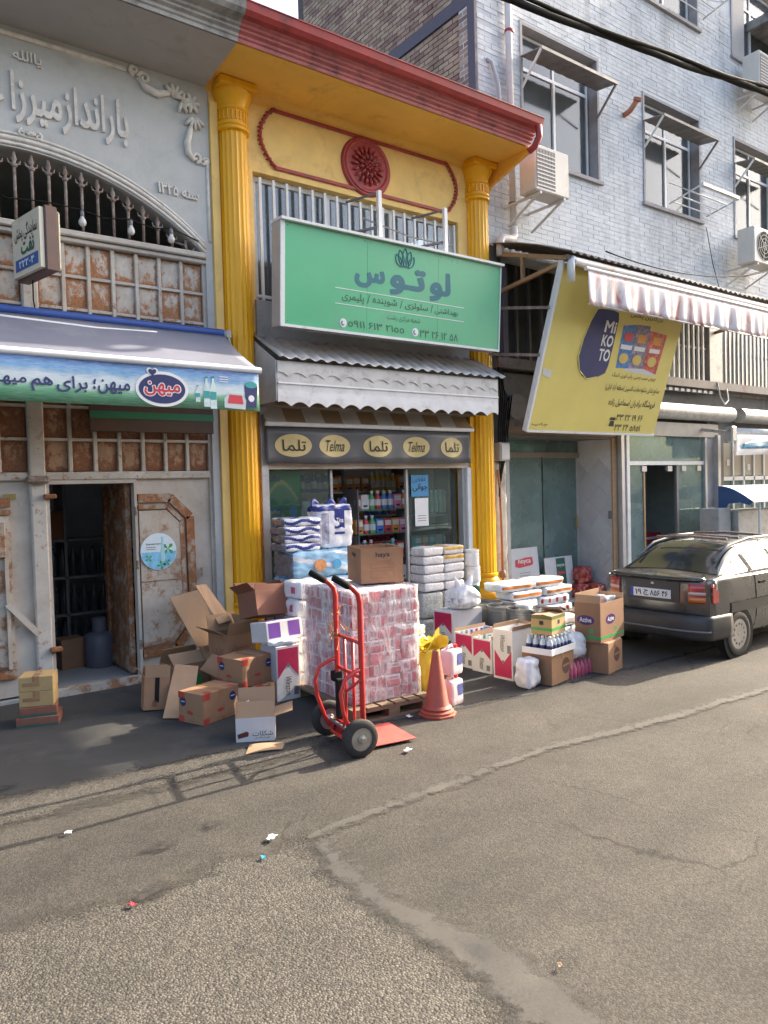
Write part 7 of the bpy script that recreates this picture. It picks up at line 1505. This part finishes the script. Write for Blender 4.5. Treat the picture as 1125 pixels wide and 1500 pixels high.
for k in range(4):
    f_ = lambda ax, s, u, v: (2 if ax == 0 else (1 if (ax == 1 and abs(u-.5-.25*sin(v*9+k)) < .22) or (ax == 2 and abs(v-.5-.3*sin(u*7+k)) < .2) else 0))
    tag(softbox(.42, .30, .082, .03, 16, .009, k+150, f_).build('nappy_pack', [M_nwh, M_nnv, M_dkst], None, True, rotm(3.76+.015*(k % 2), 6.60, zz+.083*k, 3*(-1)**k)), 'small white nappy pack with navy band, %s of four in the window pile' % ('lowest', 'second', 'third', 'uppermost')[k], 'nappy pack', 'small navy banded packs')
t = thing('nappy_pack', 'tall upright white and navy nappy pack by the shop door', 'nappy pack', rz=0, loc=(4.20, 6.64, 1.15)); softbox(.44, .24, .45, .05, 20, .014, 160, lambda ax, s, u, v: 1 if ax < 2 and (v if ax == 0 else u) > .86 else (2 if ax == 1 and .12 < v < .30 and .1 < u < .8 else 0)).build('body', [M_nwh, M_nnv, mat('grey_photo_print', (.36, .36, .46), .35, var=.5, scale=24)], t, True); FN = frame((0, -.122, 0)); rect(FN, -.02, .10, .20, .40, .004).build('navy_panel', M_nnv, t); rect(FN, -.02, .10, .14, .165, .004).build('navy_panel', M_nnv, t); text('Tina', FN, .0, .085, .26, .31, M_paper, t, d=.006, bold=.02)
b = MB(); b.slab(lambda u, v: (-.22+.44*u, .02*sin(u*9), .42+.10*v*(.6+.4*sin(u*15))), 24, 3, (0, .1*.1, 0)); b.build('crimped_top', M_nnv, t, True)

# ================================================================ INSIDE THE SHOPS
# yellow shop: glass, posters, shelves and goods
SG = thing('shop_window', 'glass panes in the yellow shop opening', 'window', (5.0, 7.1, 0)); GMx = Matrix.Translation((-5.0, -7.1, 0))
def sg(b, n, m): return b.build(n, m, SG, False, GMx)
sg(MB().box(3.68, 4.50, 7.10, 7.106, .04, 1.97), 'glass_pane', M_clrglass); sg(MB().box(5.60, 6.38, 7.10, 7.106, .04, 1.97), 'glass_pane', M_clrglass); sg(MB().box(4.50, 4.53, 7.08, 7.12, .04, 1.97), 'frame', M_alu); sg(MB().box(5.57, 5.60, 7.08, 7.12, .04, 1.97), 'frame', M_alu)
ps = thing('window_poster', 'green nappy poster inside the left shop window', 'poster', (3.93, 7.14, 1.05)); FPo = frame((0, 0, 0)); rect(FPo, -.24, .22, 0, .92, .003).build('sheet', mat('green_poster', (.05, .27, .08), .5, var=.3, scale=3), ps)
pprint(ps, FPo, ellipse(-.10, .35, .13, .16, 20), mat('pale_green_print', (.35, .50, .40), .5, var=.3, scale=8), 'picture_print', .0045); pprint(ps, FPo, [(-.22+.4*t_, .62+.2*sin(pi*t_)) for t_ in [i/10 for i in range(11)]]+[(-.22+.4*t_, .57+.2*sin(pi*t_)) for t_ in [1-i/10 for i in range(11)]], mat('gold_arc_print', (.55, .45, .12), .5), 'arc_print', .0045)
rect(FPo, -.24, -.02, .44, .52, .0045).build('blue_band', mat('sky_band', (.10, .32, .55), .5), ps); text('Molfix', FPo, -.23, -.04, .455, .505, M_paper, ps, d=.006, bold=.02); text('Molfix', FPo, -.23, -.03, .80, .87, M_navy, ps, d=.006, bold=.02); pprint(ps, FPo, ellipse(.12, .47, .05, .07, 16), _MC['cyan_print'], 'drop_print', .0045)
bs_ = thing('blue_notice', 'blue notice with dark Persian lettering on the right shop glass', 'notice', (5.78, 7.085, 1.64)); rect(FPo, -.13, .14, 0, .26, .003).build('sheet', mat('notice_blue', (.05, .25, .48), .5), bs_); text('جوانی', FPo, -.11, .12, .06, .16, M_ink, bs_, d=.005, bold=.02); text('آقای', FPo, -.11, .10, .17, .23, M_ink, bs_, d=.005); 
wp_ = thing('white_notice', 'white paper notice under the blue one on the shop glass', 'notice', (5.80, 7.085, 1.28)); rect(FPo, -.10, .11, 0, .34, .003).build('sheet', M_paper, wp_)
for z in (.06, .09, .12): rect(FPo, -.06, .07, z, z+.008, .004).build('print_line', M_steel, wp_)
gp_ = thing('grey_paper', 'pale paper sheet stuck in the left shop window', 'paper', (4.27, 7.14, 1.35)); rect(FPo, -.10, .10, 0, .28, .003).build('sheet', M_greycard, gp_)
rk_ = thing('shop_shelves', 'shelving full of goods inside the yellow shop', 'shelves', (5.2, 8.2, 0)); RKM = Matrix.Translation((-5.2, -8.2, 0))
for z in (.35, .70, 1.05, 1.40, 1.72): MB().box(4.3, 6.35, 8.05, 8.4, z-.02, z).build('shelf', M_white, rk_, False, RKM)
for x in (4.28, 5.3, 6.35): MB().box(x, x+.03, 8.05, 8.4, 0, 2.2).build('upright', M_steel, rk_, False, RKM)
MB().box(4.28, 6.38, 8.4, 8.42, 0, 2.2).build('back', M_white, rk_, False, RKM)
rnd = random.Random(21); GC_ = [('pink', (.70, .22, .40)), ('teal', (.12, .50, .52)), ('yellow', (.75, .55, .12)), ('red', (.60, .07, .08)), ('green', (.14, .46, .18)), ('white', (.75, .75, .73)), ('blue', (.10, .24, .60)), ('orange', (.72, .30, .07)), ('dark', (.06, .08, .11))]
GM_ = {n_: mat('goods_'+n_, c, .35, var=.2, scale=25) for n_, c in GC_}; KS = {}
for n_, m in GM_.items():
    KS[n_, 'bottle'] = MB().lathe([(.0, 0), (.036, 0), (.04, .02), (.04, .15), (.018, .19), (.018, .235), (0, .235)], n=10).lathe([(.0405, .045), (.0412, .05), (.0412, .12), (.0405, .125)], n=10, mi=1, cap=False).lathe([(.02, .2), (.02, .237), (0, .237)], n=8, mi=1).mesh('shelf_bottle', [m, M_paper], 35); KS[n_, 'box'] = MB().cbox(-.055, .055, -.04, .04, 0, .19, .006).box(-.045, .045, -.0412, -.0402, .10, .165, 1).box(-.03, .03, -.0412, -.0402, .03, .055, 2).mesh('shelf_box', [m, M_paper, M_navy])
for zi, z in enumerate((.35, .70, 1.05, 1.40, 1.72)):
    x = 4.36
    while x < 6.28:
        run = rnd.randint(2, 5); n_ = rnd.choice(GC_)[0]; kd = rnd.choice(('bottle', 'box'))
        for _ in range(run):
            if x > 6.28: break
            o = link('shelf_'+kd, KS[n_, kd], None, Matrix.Translation((x, 8.10+rnd.uniform(0, .03), z)) @ Matrix.Rotation(rnd.uniform(-.1, .1), 4, 'Z') @ Matrix.Diagonal((1, 1, rnd.uniform(.95, 1.15), 1)))
            tag(o, '%s %s on the %s shelf inside the yellow shop' % (n_, {'bottle': 'plastic bottle', 'box': 'product box'}[kd], ('lowest', 'second', 'middle', 'fourth', 'top')[zi]), kd, 'goods on the shop shelves'); x += .088 if kd == 'bottle' else .118
        x += .02
# counter display nearer the door
ds = thing('display_rack', 'low wire display rack with goods behind the shop door', 'rack', (5.45, 7.55, 0))
for z in (.3, .6, .9, 1.2, 1.5): MB().box(-.35, .45, -.12, .16, z-.012, z).build('shelf', mat('green_wire_shelf', (.10, .26, .16), .5), ds)
for x in (-.35, .44): MB().box(x, x+.015, -.12, .16, 0, 1.75).build('upright', M_steel, ds)
for z in (.3, .6, .9, 1.2, 1.5):
    x = 5.14
    while x < 5.86:
        n_ = rnd.choice(GC_)[0]; kd = rnd.choice(('bottle', 'box')); o = link('rack_'+kd, KS[n_, kd], None, Matrix.Translation((x, 7.50, z)) @ Matrix.Diagonal((1, 1, .95, 1))); tag(o, '%s %s on the %s tier of the wire rack behind the shop door' % (n_, {'bottle': 'plastic bottle', 'box': 'product box'}[kd], {.3: 'lowest', .6: 'second', .9: 'third', 1.2: 'fourth', 1.5: 'top'}[z]), kd, 'goods on the wire rack'); x += .095 if kd == 'bottle' else .12
for k in range(7): tag(softbox(.07, .07, .30, .03, 6, .004, k+170).build('hanging_bottle', mat('pale_green_goods', (.45, .58, .50), .3), None, True, rotm(5.95+.075*k, 7.35, 1.42, 0)), 'pale green bottle on the top shelf behind the right shop glass', 'bottle', 'pale green bottles')
t = thing('side_shelf', 'narrow red framed shelf behind the right shop glass', 'shelf', (6.2, 7.4, 0))
for z in (.5, .95, 1.40): MB().box(-.32, .24, -.12, .14, z-.02, z).build('board', M_glass if z > 2 else M_alu, t)
MB().box(.20, .26, -.14, .14, 0, 2.0).build('red_upright', mat('dark_red_steel', (.20, .03, .035), .5), t)
for k, n_ in enumerate(('teal', 'orange', 'teal', 'white', 'teal')): o = link('rack_box', KS[n_, 'box'], None, Matrix.Translation((5.95+.115*k, 7.38, .95))); tag(o, '%s product box on the red framed shelf' % n_, 'box', 'boxes on the red framed shelf')
# storeroom behind the gate: racks of bottles and a water drum
sr = thing('storeroom_rack', 'dark rack of bottles inside the gate', 'rack', (2.0, 8.6, 0))
for z in (.10, .50, .90, 1.30): MB().box(-.9, .9, -.15, .25, z-.025, z).build('shelf', M_steel, sr)
for x in (-.9, 0, .87): MB().box(x, x+.03, -.15, .25, 0, 1.9).build('upright', M_steel, sr)
dkb = MB().lathe([(.0, 0), (.042, 0), (.045, .02), (.045, .2), (.018, .27), (.018, .31), (0, .31)], n=10).mesh('soda_bottle', mat('dark_soda', (.055, .07, .075), .15), 35)
for z in (.10, .50, .90):
    for i in range(17): tag(link('soda_bottle', dkb, None, Matrix.Translation((1.18+.103*i, 8.55, z))), 'dark drink bottle on the %s shelf inside the gate' % {.10: 'lowest', .50: 'middle', .90: 'upper'}[z], 'bottle', 'bottles in the storeroom')
t = thing('water_drum', 'grey plastic drum with a handle just inside the wicket door', 'drum', (2.16, 7.85, .03)); M_drum = mat('blue_grey_plastic', (.13, .14, .18), .5, var=.1)
MB().lathe([(0, 0), (.14, 0), (.15, .02), (.15, .30), (.13, .33), (.07, .35), (.07, .48), (.06, .49), (0, .49)], n=24).build('body', M_drum, t, 40); MB().tube([(.07, 0, .45), (.12, 0, .44), (.12, 0, .36), (.09, 0, .34)], .012, 8).build('handle', M_drum, t, True)
t, hw, hd, h = carton('brown carton on the top rack inside the gate', rotm(1.75, 8.62, 1.30, 0), .5, .3, .3, M_carddk); t, hw, hd, h = carton('dim carton on the floor inside the gate', rotm(1.90, 8.0, .03, 10), .25, .22, .30, M_card)
# posters and snack bags in the second shop
def lean(label, x, y, w_, h, M0): t = thing('leaning_board', label, 'board', M=Matrix.Translation((x, y, .0)) @ Matrix.Rotation(radians(-6), 4, 'X')); MB().cbox(-w_/2, w_/2, -.006, .006, 0, h, .002).build('sheet', M0, t); return t
t = lean('grey display board with red script logo in front of the shop glass', 8.02, 7.42, .58, .84, M_greycard); F = frame((0, -.007, 0)); b_ = MB().prism([(-.20, .58), (-.12, .56), (.12, .58), (.17, .60), (.16, .70), (.02, .70), (-.10, .68), (-.19, .68)], F, .002).build('red_script_shape', M_redp, t); text('noyca', F, -.14, .12, .60, .67, M_paper, t, d=.004, bold=.02)
for z in (.48, .44): rect(F, -.12, .10, z, z+.008, .002).build('print_line', M_steel, t)
t = lean('white display board with dark green panel in front of the shop glass', 8.72, 7.40, .62, .66, M_greycard); rect(F, -.06, .14, .12, .64, .002).build('green_panel', M_dgreen, t); text('noyca', F, -.05, .12, .50, .55, M_paper, t, d=.004, bold=.02); rect(F, -.04, .11, .40, .44, .004).build('red_print', M_redp, t)
M_chip = mat('red_white_snack_film', (.35, .07, .06), .25, var=.8, scale=16)
for k, (x, y, z, lab) in enumerate(((9.05, 7.30, 0, 'upright red snack bag bundle nearest the glass'), (9.22, 7.18, 0, 'red snack bag bundle low by the tiled wall'), (9.12, 7.34, .24, 'red and white snack bag bundle on top by the tiled wall'))): tag(softbox(.26, .22, .24, .06, 9, .03, k+190).build('snack_bundle', [M_chip], None, True, rotm(x, y, z, 12*k)), lab, 'snack bundle', 'snack bundles')
# crates in the third shop
for k in range(3):
    t = thing('crate', ('blue plastic crate at the bottom of the stack in the third shop', 'blue plastic crate in the middle of the stack in the third shop', 'blue plastic crate on top of the stack in the third shop')[k], 'crate', (10.75, 7.9, .72+.27*k if k else .72), 0, 'blue crates'); b = MB(); b.box(-.28, .28, -.2, .2, 0, .02); b.box(-.28, .28, -.2, -.18, .02, .25); b.box(-.28, .28, .18, .2, .02, .25); b.box(-.28, -.26, -.18, .18, .02, .25); b.box(.26, .28, -.18, .18, .02, .25); b.build('shell', mat('blue_crate', (.03, .06, .20), .5), t)
    for z in (.06, .14): MB().box(-.24, .24, -.206, -.2, z, z+.04).build('rib', _MC['blue_crate'], t)
t = thing('table', 'plain table carrying the blue crates', 'table', (10.75, 7.9, .0)); MB().cbox(-.4, .5, -.3, .3, .68, .715, .005).build('table_top', M_wood, t)
for x in (-.36, .44):
    for y in (-.26, .24): MB().box(x, x+.04, y, y+.04, .03, .68).build('leg', M_wood, t)
t = thing('red_box', 'red box on the table edge in the third shop', 'box', (11.35, 7.75, .70)); MB().cbox(-.15, .3, -.1, .1, 0, .16, .01).build('body', M_redp, t); MB().box(-.15, .3, -.103, -.1, .05, .09).build('print_band', M_paper, t); MB().box(-.2, .36, -.14, .14, -.7, -.001).build('stand', M_steel, t)

# ================================================================ LITTER ON THE ROAD
def scrap(label, x, y, m, r, seed):
    rn = random.Random(seed); b = MB(); b.slab(lambda u, v: ((u-.5)*r*2+rn.uniform(-.2, .2)*r, (v-.5)*r*1.3+rn.uniform(-.2, .2)*r, .012+rn.uniform(0, .5)*r), 4, 3, (0, 0, -.002)); tag(b.build('paper_scrap', m, None, False, rotm(x, y, ground_z(x, y)+.004, seed*40)), label, 'litter')
scrap('white paper scrap in the middle of the road', 1.73, 3.37, M_paper, .026, 1); scrap('bright blue scrap lying on the road', 1.60, 3.21, mat('blue_scrap', (.03, .35, .62), .4), .014, 2); scrap('small red wrapper near the oil stain', .97, 3.19, mat('red_scrap', (.60, .06, .08), .4), .016, 3)
scrap('small white crumb of paper at the left road edge', .93, 4.10, M_paper, .018, 4); scrap('crumpled white paper near the toe plate', 3.01, 3.88, M_paper, .026, 5); scrap('tiny pale scrap in the nearest road patch', 2.08, 1.81, M_cardin, .012, 6); scrap('white scrap between toe plate and cone', 3.48, 4.46, M_paper, .02, 7)
for i, (x, y, r) in enumerate(((1.26, 3.64, .07), (1.06, 3.24, .09), (.72, 5.0, .10), (1.55, 3.72, .06))):
    road_sheet('oil_stain', [(x+r*cos(a)*(1+.3*sin(3*a+i)), y+r*.6*sin(a)) for a in [2*pi*k/14 for k in range(14)]], M_oil, .011 if i == 1 else .0085, .05, .02)

# ---------------------------------------------------------------- one scale for the whole place
bpy.context.view_layer.update()
SM4 = Matrix.Scale(S, 4)
for o in list(SCN.objects):
    if o.parent is None and o.type in ('MESH', 'EMPTY'): o.matrix_basis = SM4 @ o.matrix_basis
